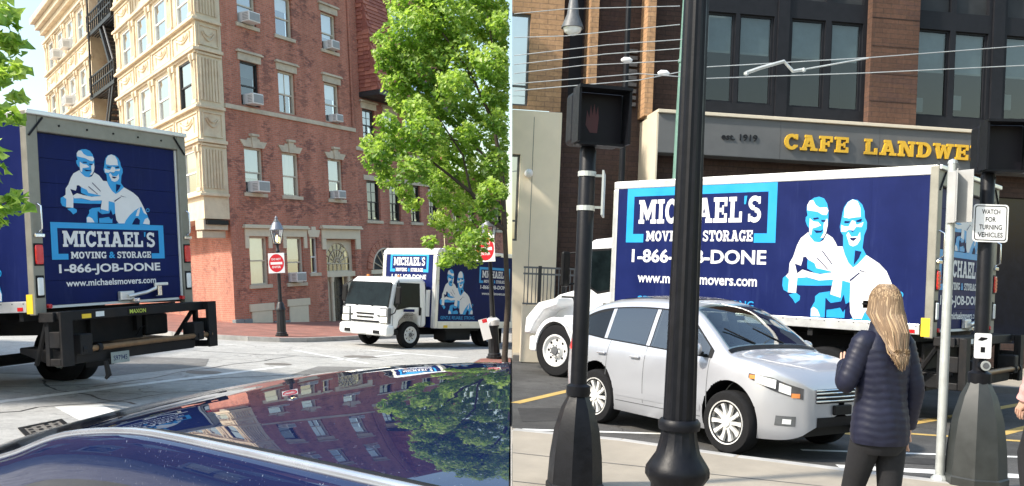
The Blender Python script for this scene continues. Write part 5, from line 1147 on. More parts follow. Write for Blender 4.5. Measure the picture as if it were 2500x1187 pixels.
def limb(path, r0, r1):
    n = len(path); bb = MB(); bb.tube(path, [r0 + (r1 - r0) * k / (n - 1) for k in range(n)], 8); obj('limb', bb, MT['bark'], tr, smooth=50)
limb([fork, LP(1200, 540, 19.3), LP(1150, 470, 19.2), LP(1100, 430, 19.1), LP(1055, 395, 19.0), LP(1000, 360, 19)], .06, .015)
limb([fork, LP(1225, 420, 19.3), LP(1205, 300, 19.2), LP(1150, 180, 19.1), LP(1080, 80, 19)], .06, .015)
limb([LP(1205, 300, 19.2), LP(1215, 180, 19.2), LP(1190, 40, 19.3)], .03, .012); limb([LP(1150, 470, 19.2), LP(1130, 380, 19.2), LP(1060, 270, 19)], .03, .012)
limb([LP(1190, 525, 19.3), LP(1150, 580, 19.2), LP(1110, 630, 19.1)], .025, .01); limb([LP(1225, 420, 19.3), LP(1150, 350, 19.4), LP(1040, 330, 19)], .03, .01); limb([LP(1150, 180, 19.1), LP(1060, 170, 19), LP(970, 150, 19)], .022, .008)
tl = thing('street_tree', 'tree with bright leaves reaching in at the left edge', 'tree')
cl = [(x, y, r_) for x, y, r_ in ((12,40,34),(38,120,30),(15,180,34),(45,175,20),(40,240,26),(12,280,30),(38,300,18),(45,485,22),(15,505,34),(60,510,14),(5,100,30),(-40,160,60),(-50,400,60),(-30,540,40),(-60,20,70))]
cp = []
for (x, y, r_) in cl: p = LP(x, y, 8.6 + rnd.uniform(-.3, .3)); cp.append((p.x, p.y, p.z, r_ * 8.6 / 2200))
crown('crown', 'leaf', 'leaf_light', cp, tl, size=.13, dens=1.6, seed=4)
b = MB(); q = LP(-170, 500, 9.0); b.tube([(q.x, q.y, GZ(q.x, q.y)), (q.x + .05, q.y, 2), tuple(LP(-140, 250, 9)), tuple(LP(-120, 20, 9))], [.14, .11, .09, .06], 10); obj('trunk', b, MT['bark'], tl, smooth=50)
for a_ in ((-140, 330, -20, 290, 20, 260), (-130, 180, -30, 120, 25, 80), (-150, 400, -60, 480, 30, 500), (-130, 200, -40, 200, 30, 200)):
    b = MB(); b.tube([tuple(LP(a_[0], a_[1], 9)), tuple(LP(a_[2], a_[3], 8.8)), tuple(LP(a_[4], a_[5], 8.6))], [.04, .02, .006], 6); obj('limb', b, MT['bark'], tl, smooth=50)

# ---- dark blue car parked right in front of us: its roof fills the foreground
m_, t_, p_, o_ = nodes('car_blue'); p_.inputs['Base Color'].default_value = (.010, .020, .075, 1); p_.inputs['Metallic'].default_value = 0; p_.inputs['Roughness'].default_value = .38
p_.inputs['Coat Weight'].default_value = 1.0; p_.inputs['Coat Roughness'].default_value = .012; p_.inputs['Coat IOR'].default_value = 1.5; p_.inputs['Specular IOR Level'].default_value = 0.0
n_ = tex(t_, 210, 2, .5); r_ = ramp(t_, n_.outputs[0], [(.68, (.006, .012, .05)), (.79, (.17, .19, .25))]); t_.links.new(r_.outputs[0], p_.inputs['Base Color'])
r2 = ramp(t_, n_.outputs[0], [(.68, 1.0), (.80, .5)]); t_.links.new(r2.outputs[0], p_.inputs['Coat Weight'])
nb = tex(t_, 3.0, 2, .5); bump(t_, p_, nb.outputs[0], .05, .02); t_.links.new(p_.inputs['Normal'].links[0].from_socket, p_.inputs['Coat Normal'])
pm('car_glass', (.006, .008, .016), .04, var=.2, spec=.5); pm('moulding', (.50, .53, .58), .25, metal=.7, var=.05)
car = thing('parked_car', 'glossy dark blue car whose roof fills the foreground', 'car')
AX, BX, OX = Vector((-.7071, .7071, 0)), Vector((.7071, .7071, 0)), Vector((-.21, 1.17, 0))
PZ = [(-2.2, 1.38), (-1.4, 1.43), (-.4, 1.452), (.3, 1.455), (.75, 1.45), (1.4, 1.412), (2.35, 1.285), (3.1, 1.14), (3.45, 1.03), (3.62, .88), (3.72, .5), (3.8, .3)]
EZ = [(-3, 0), (.6, 0), (1.06, .028), (1.46, .085), (2.0, .12), (3.0, .15), (5, .15)]
def cz(s, w_): q = min(max(w_ / 1.2, 0), 1); return sinterp(PZ, s) - sinterp(EZ, s) * (1 - q) ** 2 - .02 * (2 * q - 1) ** 4 + .012
def cpnt(s, w_, dz=0): v = OX + AX * s + BX * w_; return (v.x, v.y, cz(s, w_) + dz)
NX = Vector(ML[0][:3]); 
def clip(o):
    bm = bmesh.new(); bm.from_mesh(o.data); bmesh.ops.bisect_plane(bm, geom=bm.verts[:] + bm.edges[:] + bm.faces[:], plane_co=(NX * -.004) + Vector((0, 0, EYE)), plane_no=NX, clear_outer=True); bm.to_mesh(o.data); bm.free(); return o
def frange(a, b, n): return [a + (b - a) * k / n for k in range(n + 1)]
W_ = [.0, .02, .05, .1, .2, .35, .5, .65, .8, .95, 1.08, 1.15, 1.18, 1.2]
def rowsf(ss, ws, dz=0): return [[cpnt(s, q, dz) for q in ws] for s in ss]
b = MB(); b.grid(rowsf(frange(-2.0, 1.62, 40), W_)); clip(obj('roof', b, MT['car_blue'], car, smooth=60))
b = MB(); b.grid(rowsf(frange(1.635, 3.5, 26), W_[2:-2], .001)); clip(obj('rear_window', b, MT['car_glass'], car, smooth=60))
b = MB(); b.grid(rowsf(frange(1.62, 3.75, 34), W_[:3] , -.002)); b.grid(rowsf(frange(1.62, 3.75, 34), W_[-4:], -.002)); b.grid(rowsf(frange(3.5, 3.75, 12), W_, -.004)); clip(obj('rear_panel', b, MT['car_blue'], car, smooth=60))
b = MB(); b.tube([cpnt(s, 0.0, .004) for s in frange(-1.6, 2.1, 40)], .0085, 8); clip(obj('roof_moulding', b, MT['moulding'], car, smooth=70)); b = MB(); b.tube([cpnt(s, 0.024, -.001) for s in frange(-1.6, 1.6, 40)], .006, 6); clip(obj('roof_seam', b, MT['plastic_black'], car, smooth=70))
def side(sgn, w0):
    rows = []
    for s in frange(-1.9, 3.6, 60):
        r_ = []
        for (dw, dz) in ((0, 0), (.010, .001), (.018, -.006), (.026, -.022), (.031, -.048), (.034, -.085)): v = OX + AX * s + BX * (w0 + sgn * dw); r_.append((v.x, v.y, cz(s, w0) + dz))
        rows.append(r_)
    b = MB(); b.grid(rows); clip(obj('side_rail', b, MT['car_blue'], car, smooth=70))
    rows = []; rw2 = []
    for s in frange(-1.9, 3.4, 60):
        z = cz(s, w0); f_ = max(.05, (z - .95)) 
        rows.append([tuple((OX + AX * s + BX * (w0 + sgn * (.033 + .10 * q * f_))) + Vector((0, 0, z - .082 - (z - .082 - .90) * q))) for q in (0, .15, .3, .5, .75, 1)])
        e = OX + AX * s + BX * (w0 + sgn * (.033 + .10 * f_)); rw2.append([tuple(e + BX * sgn * dw + Vector((0, 0, zz))) for dw, zz in ((0, .90), (.05, .84), (.07, .62), (.05, .42), (0, .28))])
    b = MB(); b.grid(rows); clip(obj('side_window', b, MT['car_glass'], car, smooth=70)); b = MB(); b.grid(rw2); clip(obj('door_side', b, MT['car_blue'], car, smooth=70))
side(-1, 0.0); side(1, 1.2)
for s in (.2, 3.0):
    for w_ in (-.12, 1.32):
        v = OX + AX * s + BX * w_
        if v.x < -.45: wheel(car, T((v.x, v.y, GZ(v.x, v.y) + .33)) @ RZ(45), .33, .2, 'car', -1 if w_ < 0 else 1)
set_down(ML)
# ================================================================ RIGHT PLACE: avenue with the cafe building
def edge_r(z): return -.04 * (z - EYE) + .004
def RP(px, py, d):
    r_ = MR.to_3x3().transposed() @ wray(px, py); r_ /= r_.y; return Vector((r_.x * d, d, EYE + r_.z * d))
RZ0 = -.12
e0 = edge_r(RZ0)
b = MB(); b.grid([[(x, y, RZ0) for x in (e0, 3, 6, 10, 16, 30, 70)] for y in (-6, 2, 6, 9, 12, 16, 20, 26, 60)])
b.add([(e0, -6, RZ0), (e0, 60, RZ0), (e0, 60, -3), (e0, -6, -3)], [(0, 1, 2, 3)])
road_r = tag(obj('road', b, MT['road_dark'], recalc=False), kind='structure')
def rmark(pts, m):
    b = MB(); b.poly([(x, y, RZ0 + .004) for x, y in pts]); obj('road_marking', b, MT[m], road_r, recalc=False)
def rline(a, c, w_, m):
    a = Vector(a); c = Vector(c); d = (c - a).normalized(); p = Vector((-d.y, d.x)) * w_ / 2; rmark([tuple(a - p), tuple(c - p), tuple(c + p), tuple(a + p)], m)
rline((.12, 13.3), (1.6, 16.2), .16, 'road_yellow'); rline((4.4, 11.6), (9.5, 16.2), .16, 'road_yellow'); rline((4.2, 12.1), (9, 11.2), .13, 'road_yellow'); rline((6.4, 11.9), (8.6, 14.0), .15, 'road_yellow')
rmark([(5.2, 12.6), (6.8, 13.6), (6.0, 15.0), (4.6, 14.2)], 'road_patch_dark'); rmark([(.2, 11.6), (1.0, 11.9), (.9, 13.0), (.15, 12.8)], 'road_patch_dark'); rmark([(3.2, 9.9), (5.2, 9.7), (5.4, 10.1), (3.3, 10.2)], 'road_patch_dark'); rline((3.4, 10.35), (9, 10.6), .09, 'road_white'); rline((3.5, 9.45), (8.6, 9.1), .22, 'road_white'); rline((.2, 11.0), (2.0, 11.1), .1, 'road_white')
GR = lambda x, y: RZ0
near = [(.10, 10.35), (1.3, 9.95), (2.4, 9.25), (3.4, 8.75), (4.6, 8.15), (7.0, 7.2), (16, 4.5)]
b = MB(); b.poly([(x, y, 0) for x, y in near + [(16, -5), (edge_r(0), -5), (edge_r(0), 10.35)]]); sw = tag(obj('pavement', b, MT['concrete'], recalc=False), kind='structure')
kerb_run(near, sw, 'kerb_stone', .15, .124, GR, 1.8, -1)
for k in range(6):   # slab joints
    a = RP(1256, 1060 + 0, 9); y = 8.9 - k * 1.25; b = MB(); b.poly([(edge_r(0), y, .003), (edge_r(0), y - .02, .003), (3.2 + k * 1.5, y - .02 - 1.1 - k * .3, .003), (3.2 + k * 1.5, y - 1.1 - k * .3, .003)]); obj('slab_joint', b, MT['kerb_dark'], sw, recalc=False)
far = [(edge_r(0), 20.2), (3, 19.6), (7, 17.9), (10, 17.3), (20, 16)]
b = MB(); b.poly([(x, y, 0) for x, y in far + [(40, 40), (edge_r(0), 40)]]); sw2 = tag(obj('pavement', b, MT['concrete'], recalc=False), kind='structure')
kerb_run(far, sw2, 'kerb_dark', .16, .124, GR, 2.5, 1)
# ---- cafe building
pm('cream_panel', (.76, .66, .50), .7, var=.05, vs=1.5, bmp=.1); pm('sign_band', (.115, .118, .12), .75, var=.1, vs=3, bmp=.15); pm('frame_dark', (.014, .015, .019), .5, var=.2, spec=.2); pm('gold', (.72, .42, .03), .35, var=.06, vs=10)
pm('blind_grey', (.34, .39, .41), .7, var=.2, vs=1.2); pm('teal_glass_back', (.30, .42, .45), .7, var=.15, vs=.8); pm('fascia_cream', (.66, .58, .45), .7, var=.06)
FR = frameM((0, 21, 0), (.99, .13))
cf = thing('cafe_building', 'brick and dark metal building with cafe sign band', 'building')
u0 = -.7
NXR = Vector(MR[0][:3])
def clip_r(o):
    """end the wing where this place ends"""
    W2 = o.parent.matrix_basis @ o.matrix_basis if o.parent and o.parent.name != cf.name else o.matrix_basis
    if o.parent and o.parent.parent: W2 = o.parent.matrix_basis @ o.matrix_basis
    bm = bmesh.new(); bm.from_mesh(o.data); Wi = W2.inverted(); no = (Wi.to_3x3() @ NXR).normalized(); co = Wi @ (Vector((0, 0, EYE)) + NXR * .004)
    bmesh.ops.bisect_plane(bm, geom=bm.verts[:] + bm.edges[:] + bm.faces[:], plane_co=co, plane_no=no, clear_inner=True); bm.to_mesh(o.data); bm.free(); return o
# sunlit wing at the left
clip_r(obj('wing_wall', wall_mb(u0, .98, 5.66, 12.5, [(-.6, .20, 5.75, 7.9), (-.6, .20, 8.9, 10.9)], .2), MT['brick_tan'], cf, FR))
clip_r(obj('wing_base', wall_mb(u0, 1.02, -.2, 5.64, [(-.6, .08, 2.6, 4.62)], .2), MT['cream_panel'], cf, FR @ T((0, -.03, 0))))
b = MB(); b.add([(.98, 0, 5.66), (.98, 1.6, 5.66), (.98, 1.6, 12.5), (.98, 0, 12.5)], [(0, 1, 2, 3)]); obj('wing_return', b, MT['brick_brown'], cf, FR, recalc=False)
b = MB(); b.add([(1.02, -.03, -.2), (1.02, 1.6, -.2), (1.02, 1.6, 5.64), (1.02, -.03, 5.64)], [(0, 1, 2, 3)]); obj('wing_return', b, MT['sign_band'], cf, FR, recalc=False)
for (a, b_, c, d) in ((-.6, .20, 5.75, 7.9), (-.6, .20, 8.9, 10.9), (-.6, .08, 2.6, 4.62)):
    f = clip_r(B('window', cf, 'iron_grey', (b_ - .05, b_, .08, .14, c, d), (a, b_ - .05, .08, .14, c, c + .05), (a, b_ - .05, .08, .14, d - .05, d), (a, b_ - .05, .08, .13, c + .45, c + .49), M=FR))
    g = MB(); g.add([(a, .12, c), (b_ - .05, .12, c), (b_ - .05, .12, d), (a, .12, d)], [(0, 1, 2, 3)]); clip_r(obj('pane', g, MT['glass_sky'], f, recalc=False)); g = MB(); g.add([(a, .3, c), (b_, .3, c), (b_, .3, d), (a, .3, d)], [(0, 1, 2, 3)]); clip_r(obj('interior', g, MT['teal_glass_back'], f, recalc=False))
B('panel_joint', cf, 'sign_band', (.36, .372, -.034, -.028, .2, 5.5), M=FR)
# recessed bay with tan piers
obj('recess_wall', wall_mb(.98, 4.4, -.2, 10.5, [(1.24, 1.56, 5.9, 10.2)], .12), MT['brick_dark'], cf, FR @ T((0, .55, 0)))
B('recess_window', cf, 'frame_dark', (1.24, 1.56, .60, .66, 5.9, 10.2), M=FR)
for a in (1.60, 2.98): B('pier', cf, 'brick_tan', (a, a + .20, -.05, .54, 5.70, 10.5), M=FR)
b = MB()
for k in range(9):
    z = 6.0 + k * .16; B('louvre', cf, 'iron_grey', (2.62, 2.9, .44, .52, z, z + .09), M=FR)
# upper front: dark metal window wall, brown brick pier
def upper(xa, xb, wins):
    B('interior', cf, 'interior', (xa - .8, xb + .8, 1.2, 1.25, 5.6, 10.6), (xa, xb, .3, 1.2, 8.45, 8.5), (xa, xb, .3, 1.2, 5.9, 5.95), (xb - .04, xb, .2, 1.2, 5.95, 8.45), M=FR)
    hl = [(a, b_, 6.15, 8.30) for a, b_ in wins] + [(a, b_, 8.75, 10.5) for a, b_ in wins]
    obj('window_wall', wall_mb(xa, xb, 5.70, 10.6, hl, .14), MT['frame_dark'], cf, FR)
    for i, (a, b_) in enumerate(wins):
        f = B('window', cf, 'frame_dark', (a, a + .05, .06, .14, 6.15, 8.3), (b_ - .05, b_, .06, .14, 6.15, 8.3), (a + .05, b_ - .05, .06, .14, 6.15, 6.2), (a + .05, b_ - .05, .06, .14, 8.25, 8.3), M=FR)
        g = MB(); g.add([(a + .05, .10, 6.2), (b_ - .05, .10, 6.2), (b_ - .05, .10, 8.25), (a + .05, .10, 8.25)], [(0, 1, 2, 3)]); obj('pane', g, MT['glass_dark2'], f, recalc=False)
        zb_ = 7.42 - (.1 if a > 9 else 0); B('blind', f, 'blind_grey', (a + .06, b_ - .06, .17, .19, zb_, 8.25)); B('blind_bar', f, 'shade_grey', (a + .06, b_ - .06, .165, .195, zb_ - .05, zb_))
        if a > 9: B('desk_item', f, 'shade_grey', (a + .2, a + .55, .5, .55, 6.35 + .1 * i, 6.7 + .12 * i))
        g = MB(); g.add([(a, .12, 8.75), (b_, .12, 8.75), (b_, .12, 10.5), (a, .12, 10.5)], [(0, 1, 2, 3)]); obj('pane', g, MT['interior'], cf, FR, recalc=False)
glass_mat('glass_dark2', tint=(.42, .50, .52), refl=.06)
upper(4.40, 8.52, [(4.46, 5.17), (5.27, 6.14), (6.58, 7.45), (7.60, 8.42)]); upper(9.76, 15.6, [(9.82, 10.72), (10.86, 11.74), (12.24, 13.1), (13.2, 14.1)])
B('mullion', cf, 'frame_dark', (6.22, 6.50, -.06, .0, 5.75, 10.5), M=FR); B('mullion', cf, 'frame_dark', (11.84, 12.14, -.06, .0, 5.75, 10.5), M=FR)
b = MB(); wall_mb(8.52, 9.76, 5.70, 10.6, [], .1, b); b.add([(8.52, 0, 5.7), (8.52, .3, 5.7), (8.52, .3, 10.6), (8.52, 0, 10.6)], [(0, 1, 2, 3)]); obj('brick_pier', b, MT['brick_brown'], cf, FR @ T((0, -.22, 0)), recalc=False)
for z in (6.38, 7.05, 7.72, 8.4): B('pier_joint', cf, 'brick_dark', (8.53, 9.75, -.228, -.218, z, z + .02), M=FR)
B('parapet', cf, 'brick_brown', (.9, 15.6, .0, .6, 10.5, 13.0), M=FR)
# sign band over the shop front
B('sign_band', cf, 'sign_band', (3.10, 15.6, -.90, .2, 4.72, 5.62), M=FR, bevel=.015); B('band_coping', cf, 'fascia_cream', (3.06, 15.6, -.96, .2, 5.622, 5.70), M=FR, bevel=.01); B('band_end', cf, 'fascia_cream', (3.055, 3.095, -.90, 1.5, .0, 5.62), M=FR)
for x in (6.0, 8.45, 10.9): B('band_joint', cf, 'kerb_dark', (x, x + .012, -.904, -.899, 4.73, 5.61), M=FR)
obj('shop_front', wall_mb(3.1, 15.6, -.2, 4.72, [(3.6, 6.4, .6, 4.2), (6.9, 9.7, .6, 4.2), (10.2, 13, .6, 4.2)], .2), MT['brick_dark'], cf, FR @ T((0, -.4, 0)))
for a in (3.6, 6.9, 10.2): g = MB(); g.add([(a, -.28, .6), (a + 2.8, -.28, .6), (a + 2.8, -.28, 4.2), (a, -.28, 4.2)], [(0, 1, 2, 3)]); obj('shop_window', g, MT['car_glass'], cf, FR, recalc=False)
tag(cf, 'brick and dark metal building with cafe sign band', 'building')
sg = thing('cafe_sign', 'raised golden letters reading CAFE LANDWER on the grey band', 'sign')
SM = FR @ wallM((0, -.965, 4.94), (1, 0, 0))
x = 6.10
for ch in 'CAFE LANDWER':
    if ch == ' ': x += .34; continue
    a = slab(ch)[0]; wd = a * .338
    obj('letter', slab_word(ch, MT['gold'], wd, .36, 0, depth=.055), None, sg, SM @ T((x + wd / 2, .02, 0))); x += wd + .05
es = tag(obj('sign_lettering', text_mesh('est. 1919', MT['frame_dark'], .86, .15, .01, .01), None, None, FR @ wallM((5.02, -.915, 5.10), (1, 0, 0))), 'small dark lettering reading est. 1919 left of the golden letters', 'sign')
b = MB(); b.lathe([(.001, -.16), (.07, -.14), (.10, -.08), (.10, -.03), (.06, .0)], 16, (.28, -.03, 4.18), 'y'); tag(obj('wall_lamp', b, MT['gfx_white'], None, FR, smooth=50), 'round white lamp on the cream wall', 'lamp')
# railing on a low wall before the wing
rl = thing('railing', 'grey metal railing on the low wall behind the white bonnet', 'railing')
FW = FR @ T((0, -1.2, 0)); B('low_wall', rl, 'fascia_cream', (.09, 1.35, -.1, .1, -.1, 1.14), M=FW)
for z in (1.16, 1.96, 1.82): B('rail', rl, 'iron_grey', (.09, 1.35, -.02, .02, z, z + .04), M=FW)
for k in range(15): B('baluster', rl, 'iron_grey', (.11 + k * .085, .128 + k * .085, -.01, .01, 1.2, 1.96), M=FW)
for x in (.42, .95): B('post', rl, 'black_iron', (x, x + .07, -.035, .035, 1.14, 2.02), M=FW)
# the moving truck in front of it
a = Vector((5.82, 12.45, 0)); c = Vector((1.775, 16.2, 0)); fw_ = (c - a).normalized(); rt = Vector((fw_.y, -fw_.x, 0)); WR = 2.9
m3 = Matrix((rt, fw_, Vector((0, 0, 1)))).transposed().to_4x4(); o3 = a + rt * WR / 2; m3.translation = Vector((o3.x, o3.y, RZ0))
t3 = box_truck('dark blue moving truck side-on in front of the cafe', m3, WR, (c - a).length, 1.30, 3.64, 1.55, portrait=(4.2, 1.82, 1.5, .12), logo=(1.72, 2.85, 1.0, 1.26), rear=(1.40, 2.15, .80, .62, 1.62), cabk=.84)
tail_lift(t3, WR, 1.30)
# ---------------------------------------------------------------- silver estate car (frame: y forward, x right)
pm('car_silver', (.46, .47, .50), .36, metal=.5, var=.02, vs=1, coat=.8, coatr=.05, dirt=.10, dirtc=(.30, .29, .27)); pm('car_window', (.025, .036, .038), .08, var=.3, vs=2, spec=.5); pm('car_window_side', (.006, .0065, .008), .10, var=.3, vs=2, spec=.35)
PLAN = [(-2.22, .50), (-2.17, .64), (-2.05, .76), (-1.8, .85), (-1.3, .895), (0, .905), (1.0, .90), (1.4, .875), (1.7, .81), (1.92, .69), (2.05, .55), (2.12, .40), (2.16, .0)]
SEC = [(.15, .90), (.25, .955), (.40, .985), (.58, 1.0), (.78, .99), (.92, .965), (.99, .93), (1.05, .895), (1.25, .80), (1.42, .715), (1.52, .65), (1.62, .55)]
TOPZ = [(-2.22, .70), (-2.19, .92), (-2.10, 1.08), (-1.95, 1.27), (-1.75, 1.42), (-1.4, 1.53), (-.9, 1.585), (-.3, 1.60), (.15, 1.575), (.45, 1.50), (.8, 1.31), (1.1, 1.12), (1.22, 1.07), (1.5, 1.035), (1.8, .97), (2.0, .88), (2.1, .79), (2.16, .66)]
BOTZ = [(-2.22, .50), (-2.12, .36), (-1.9, .27), (-1.0, .22), (1.0, .21), (1.8, .22), (2.02, .26), (2.12, .36), (2.16, .50)]
def hwid(y, z): return max(.001, sinterp(PLAN, y) * sinterp(SEC, z))
def ztop(y): return sinterp(TOPZ, y)
def zside(y): zt, zb = ztop(y), sinterp(BOTZ, y); return zb + (zt - zb) * .93 - .015
AXF, AXR, ARC, WRD = 1.24, -1.24, .405, .365
belt = lambda y: interp([(-1.9, 1.10), (-1.2, 1.055), (.9, .985)], y)
roofl = lambda y: min(zside(y) - .045, interp([(-2, 1.28), (-1.75, 1.30), (-1.3, 1.43), (-.6, 1.475), (0, 1.47), (.35, 1.40), (.95, 1.02), (1.1, .99)], y))
glass_mat('glass_side', tint=(.55, .60, .58), refl=.10); glass_mat('glass_tinted', tint=(.16, .17, .17), refl=.10); glass_mat('glass_screen', tint=(.60, .70, .68), refl=.10); pm('seat_grey', (.10, .10, .10), .9, var=.2); pm('dash_grey', (.05, .052, .055), .8)
def estate_car(label, M):
    t = thing('estate_car', label, 'car', M)
    ys = frange(-2.22, 2.155, 130); nz, na = 30, 9; rows = []
    for y in ys:
        zb, zs, zt = sinterp(BOTZ, y), zside(y), ztop(y); r_ = []
        for k in range(nz + 1):
            z = zb + (zs - zb) * k / nz; r_.append((hwid(y, z), y, z))
        h_ = hwid(y, zs)
        for k in range(1, na + 1):
            a = math.pi / 2 * k / na; r_.append((h_ * math.cos(a) ** .8 if k < na else 0, y, zs + (zt - zs) * math.sin(a) ** .9))
        rows.append(r_)
    for sgn in (1, -1):
        bm = bmesh.new(); V = [[bm.verts.new((sgn * x, y, z)) for x, y, z in r_] for r_ in rows]
        def dist(v): return min(math.hypot(v.co.y - ax, v.co.z - WRD) for ax in (AXF, AXR))
        for r_ in V:
            for v in r_[:nz]:
                for ax in (AXF, AXR):
                    dy, dz = v.co.y - ax, v.co.z - WRD; d = math.hypot(dy, dz)
                    if ARC - .032 < d < ARC + .004 and d > 0:
                        ny_, nz_ = ax + dy * ARC / d, WRD + dz * ARC / d; v.co = (sgn * hwid(ny_, max(nz_, .16)), ny_, nz_)
        for i in range(len(V) - 1):
            for j in range(len(V[0]) - 1):
                q = [V[i][j], V[i + 1][j], V[i + 1][j + 1], V[i][j + 1]]
                if j < nz and sum(dist(v) < ARC - .001 for v in q) > 0: continue
                cy = sum(v.co.y for v in q) / 4; cz_ = sum(v.co.z for v in q) / 4
                if j < nz and any(a < cy < c and belt(cy) + .012 < cz_ < roofl(cy) - .012 for a, c in ((-.17, .80), (-1.07, -.33))): continue
                if j >= nz and .42 < cy < 1.07 and abs(sum(v.co.x for v in q) / 4) < .88 * hwid(cy, zside(cy)): continue
                try: bm.faces.new(q if sgn > 0 else q[::-1])
                except ValueError: pass
        bmesh.ops.delete(bm, geom=[v for v in bm.verts if not v.link_faces], context='VERTS')
        me = bpy.data.meshes.new('body'); bm.to_mesh(me); bm.free(); me.materials.append(MT['car_silver']); me.shade_smooth(); me.set_sharp_from_angle(angle=R(50))
        obj('body', me, None, t)
        # rolled lip of each arch and the dark well behind it
        for ax in (AXF, AXR):
            b = MB(); P = [(ax + ARC * math.cos(R(a)), WRD + ARC * math.sin(R(a))) for a in range(-22, 203, 9)]
            b.grid([[(sgn * (hwid(y, max(z, .17)) - dx), y, z) for dx in (0, .05, .30)] for y, z in P]); obj('wheel_well', b, MT['plastic_black'], t, recalc=False)
            b = MB(); n = len(P); b.add([(sgn * .58, y, z) for y, z in P], [tuple(range(n))]); obj('wheel_well', b, MT['plastic_black'], t, recalc=False)
            wheel(t, T((sgn * .79, ax, .350 / 1.06)) @ Matrix.Diagonal((1, 1 / .9, 1 / 1.06, 1)), .350, .225, 'car', sgn)
    B('underbody', t, 'plastic_black', (-.76, .76, -.80, .80, .19, .24), (-.56, .56, -2.0, 1.95, .24, .45))
    def patch(name, m, y0, y1, lo, hi, off=.006, n=14, k=6, sides=(1, -1), parent=t):
        for s in sides:
            b = MB(); b.grid([[(s * (hwid(y, z) + off), y, z) for z in [lo(y) + (hi(y) - lo(y)) * q / k for q in range(k + 1)]] for y in frange(y0, y1, n)]); obj(name, b, MT[m], parent, smooth=60, recalc=False)
    up_ = lambda y: max(belt(y) - .01, min(roofl(y) + .018, zside(y) - .01))
    patch('window_surround', 'plastic_black', -1.80, .93, lambda y: belt(y) - .014, lambda y: belt(y) + .014, .003, 40, 2); patch('window_surround', 'plastic_black', -1.80, .93, lambda y: max(belt(y) + .014, up_(y) - .036), lambda y: max(belt(y) + .015, up_(y)), .003, 40, 2)
    for a, c in ((-.33, -.17), (-1.80, -1.07), (.80, .93)): patch('window_surround', 'plastic_black', a, c, belt, lambda y: max(belt(y) + .002, up_(y) - .02), .003, 8)
    patch('side_window', 'glass_side', -.20, .86, belt, lambda y: max(belt(y) + .002, roofl(y)), .007, 20); patch('side_window', 'glass_tinted', -1.10, -.30, belt, roofl, .007, 16); patch('side_window', 'car_window_side', -1.74, -1.18, lambda y: belt(y), lambda y: max(belt(y) + .002, roofl(y) - .02), .007, 16)
    for y in (-.25, -1.14): patch('door_pillar', 'car_silver' if y > -.3 else 'car_silver', y - .035, y + .035, belt, roofl, .009, 2)
    for y, z0, z1 in ((.90, .36, 1.0), (-.25, .36, 1.02), (-1.02, .62, 1.05)): patch('door_seam', 'iron_grey', y, y + .010, lambda q: z0, lambda q: z1, .0015, 1, 10)
    patch('sill_seam', 'iron_grey', -.80, .80, lambda y: .335, lambda y: .345, .0015, 10, 1)
    for y in (-.42, -1.12): 
        for s in (1, -1): B('door_handle', t, 'car_silver', (min(s * .885, s * .92), max(s * .885, s * .92), y - .09, y + .09, .865, .895), bevel=.012)
    patch('side_strip', 'car_silver', -.8, .8, lambda y: .40, lambda y: .47, .006, 12, 2)  # raised strip in the plain body colour along the lower doors
    # cabin seen through the glass
    B('cabin_floor', t, 'plastic_black', (-.74, .74, -1.7, 1.15, .45, .50)); B('dashboard', t, 'dash_grey', (-.72, .72, .72, 1.08, .80, 1.0), bevel=.06); B('parcel_wall', t, 'plastic_black', (-.66, .66, -1.55, -1.5, .5, 1.25))
    for x in (-.37, .37):
        st = B('seat', t, 'seat_grey', (x - .24, x + .24, -.25, .30, .50, .72), bevel=.07); B('seat_back', st, 'seat_grey', (x - .23, x + .23, -.32, -.16, .68, 1.22), bevel=.07); B('headrest', st, 'seat_grey', (x - .12, x + .12, -.33, -.22, 1.25, 1.42), bevel=.05)
    B('rear_seat', t, 'seat_grey', (-.62, .62, -1.35, -1.18, .55, 1.20), bevel=.07)
    b = MB(); b.tube([(-.37 + .18 * math.cos(R(a)), .52 + .05 * math.sin(R(a)), 1.02 + .17 * math.sin(R(a))) for a in range(0, 361, 24)], .016, 6); obj('steering_wheel', b, MT['plastic_black'], t, smooth=60)
    b = MB(); b.box(-.10, .10, .50, .53, 1.36, 1.41); obj('rear_view_mirror', b, MT['plastic_black'], t)
    # screen over the bonnet, lamps, grille
    def toprow(y, fr, off):
        zs, zt = zside(y), ztop(y); h_ = hwid(y, zs); r_ = []
        for f_ in fr:
            a = math.acos(min(1, abs(f_)) ** 1.25); r_.append((h_ * f_, y + off * .5, zs + (zt - zs) * math.sin(a) ** .9 + off))
        return r_
    fr = [-.93 + 1.86 * k / 24 for k in range(25)]
    b = MB(); b.grid([toprow(y, fr, .009) for y in frange(.36, 1.12, 16)]); obj('windscreen', b, MT['glass_screen'], t, smooth=60, recalc=False)
    b = MB(); b.grid([toprow(y, [-.96 + 1.92 * k / 24 for k in range(25)], .010) for y in frange(1.11, 1.17, 2)]); obj('cowl', b, MT['plastic_black'], t, smooth=60, recalc=False)
    b = MB(); b.grid([toprow(y, [-.8 + 1.6 * k / 20 for k in range(21)], .006) for y in frange(-1.2, .1, 8)]); obj('glass_roof', b, MT['car_window_side'], t, smooth=60, recalc=False)
    patch('headlamp', 'lamp_dark', 1.52, 2.06, lambda y: interp([(1.5, .83), (1.8, .72), (2.06, .64)], y), lambda y: interp([(1.5, .87), (1.8, .845), (2.06, .75)], y), .008, 14, 4)
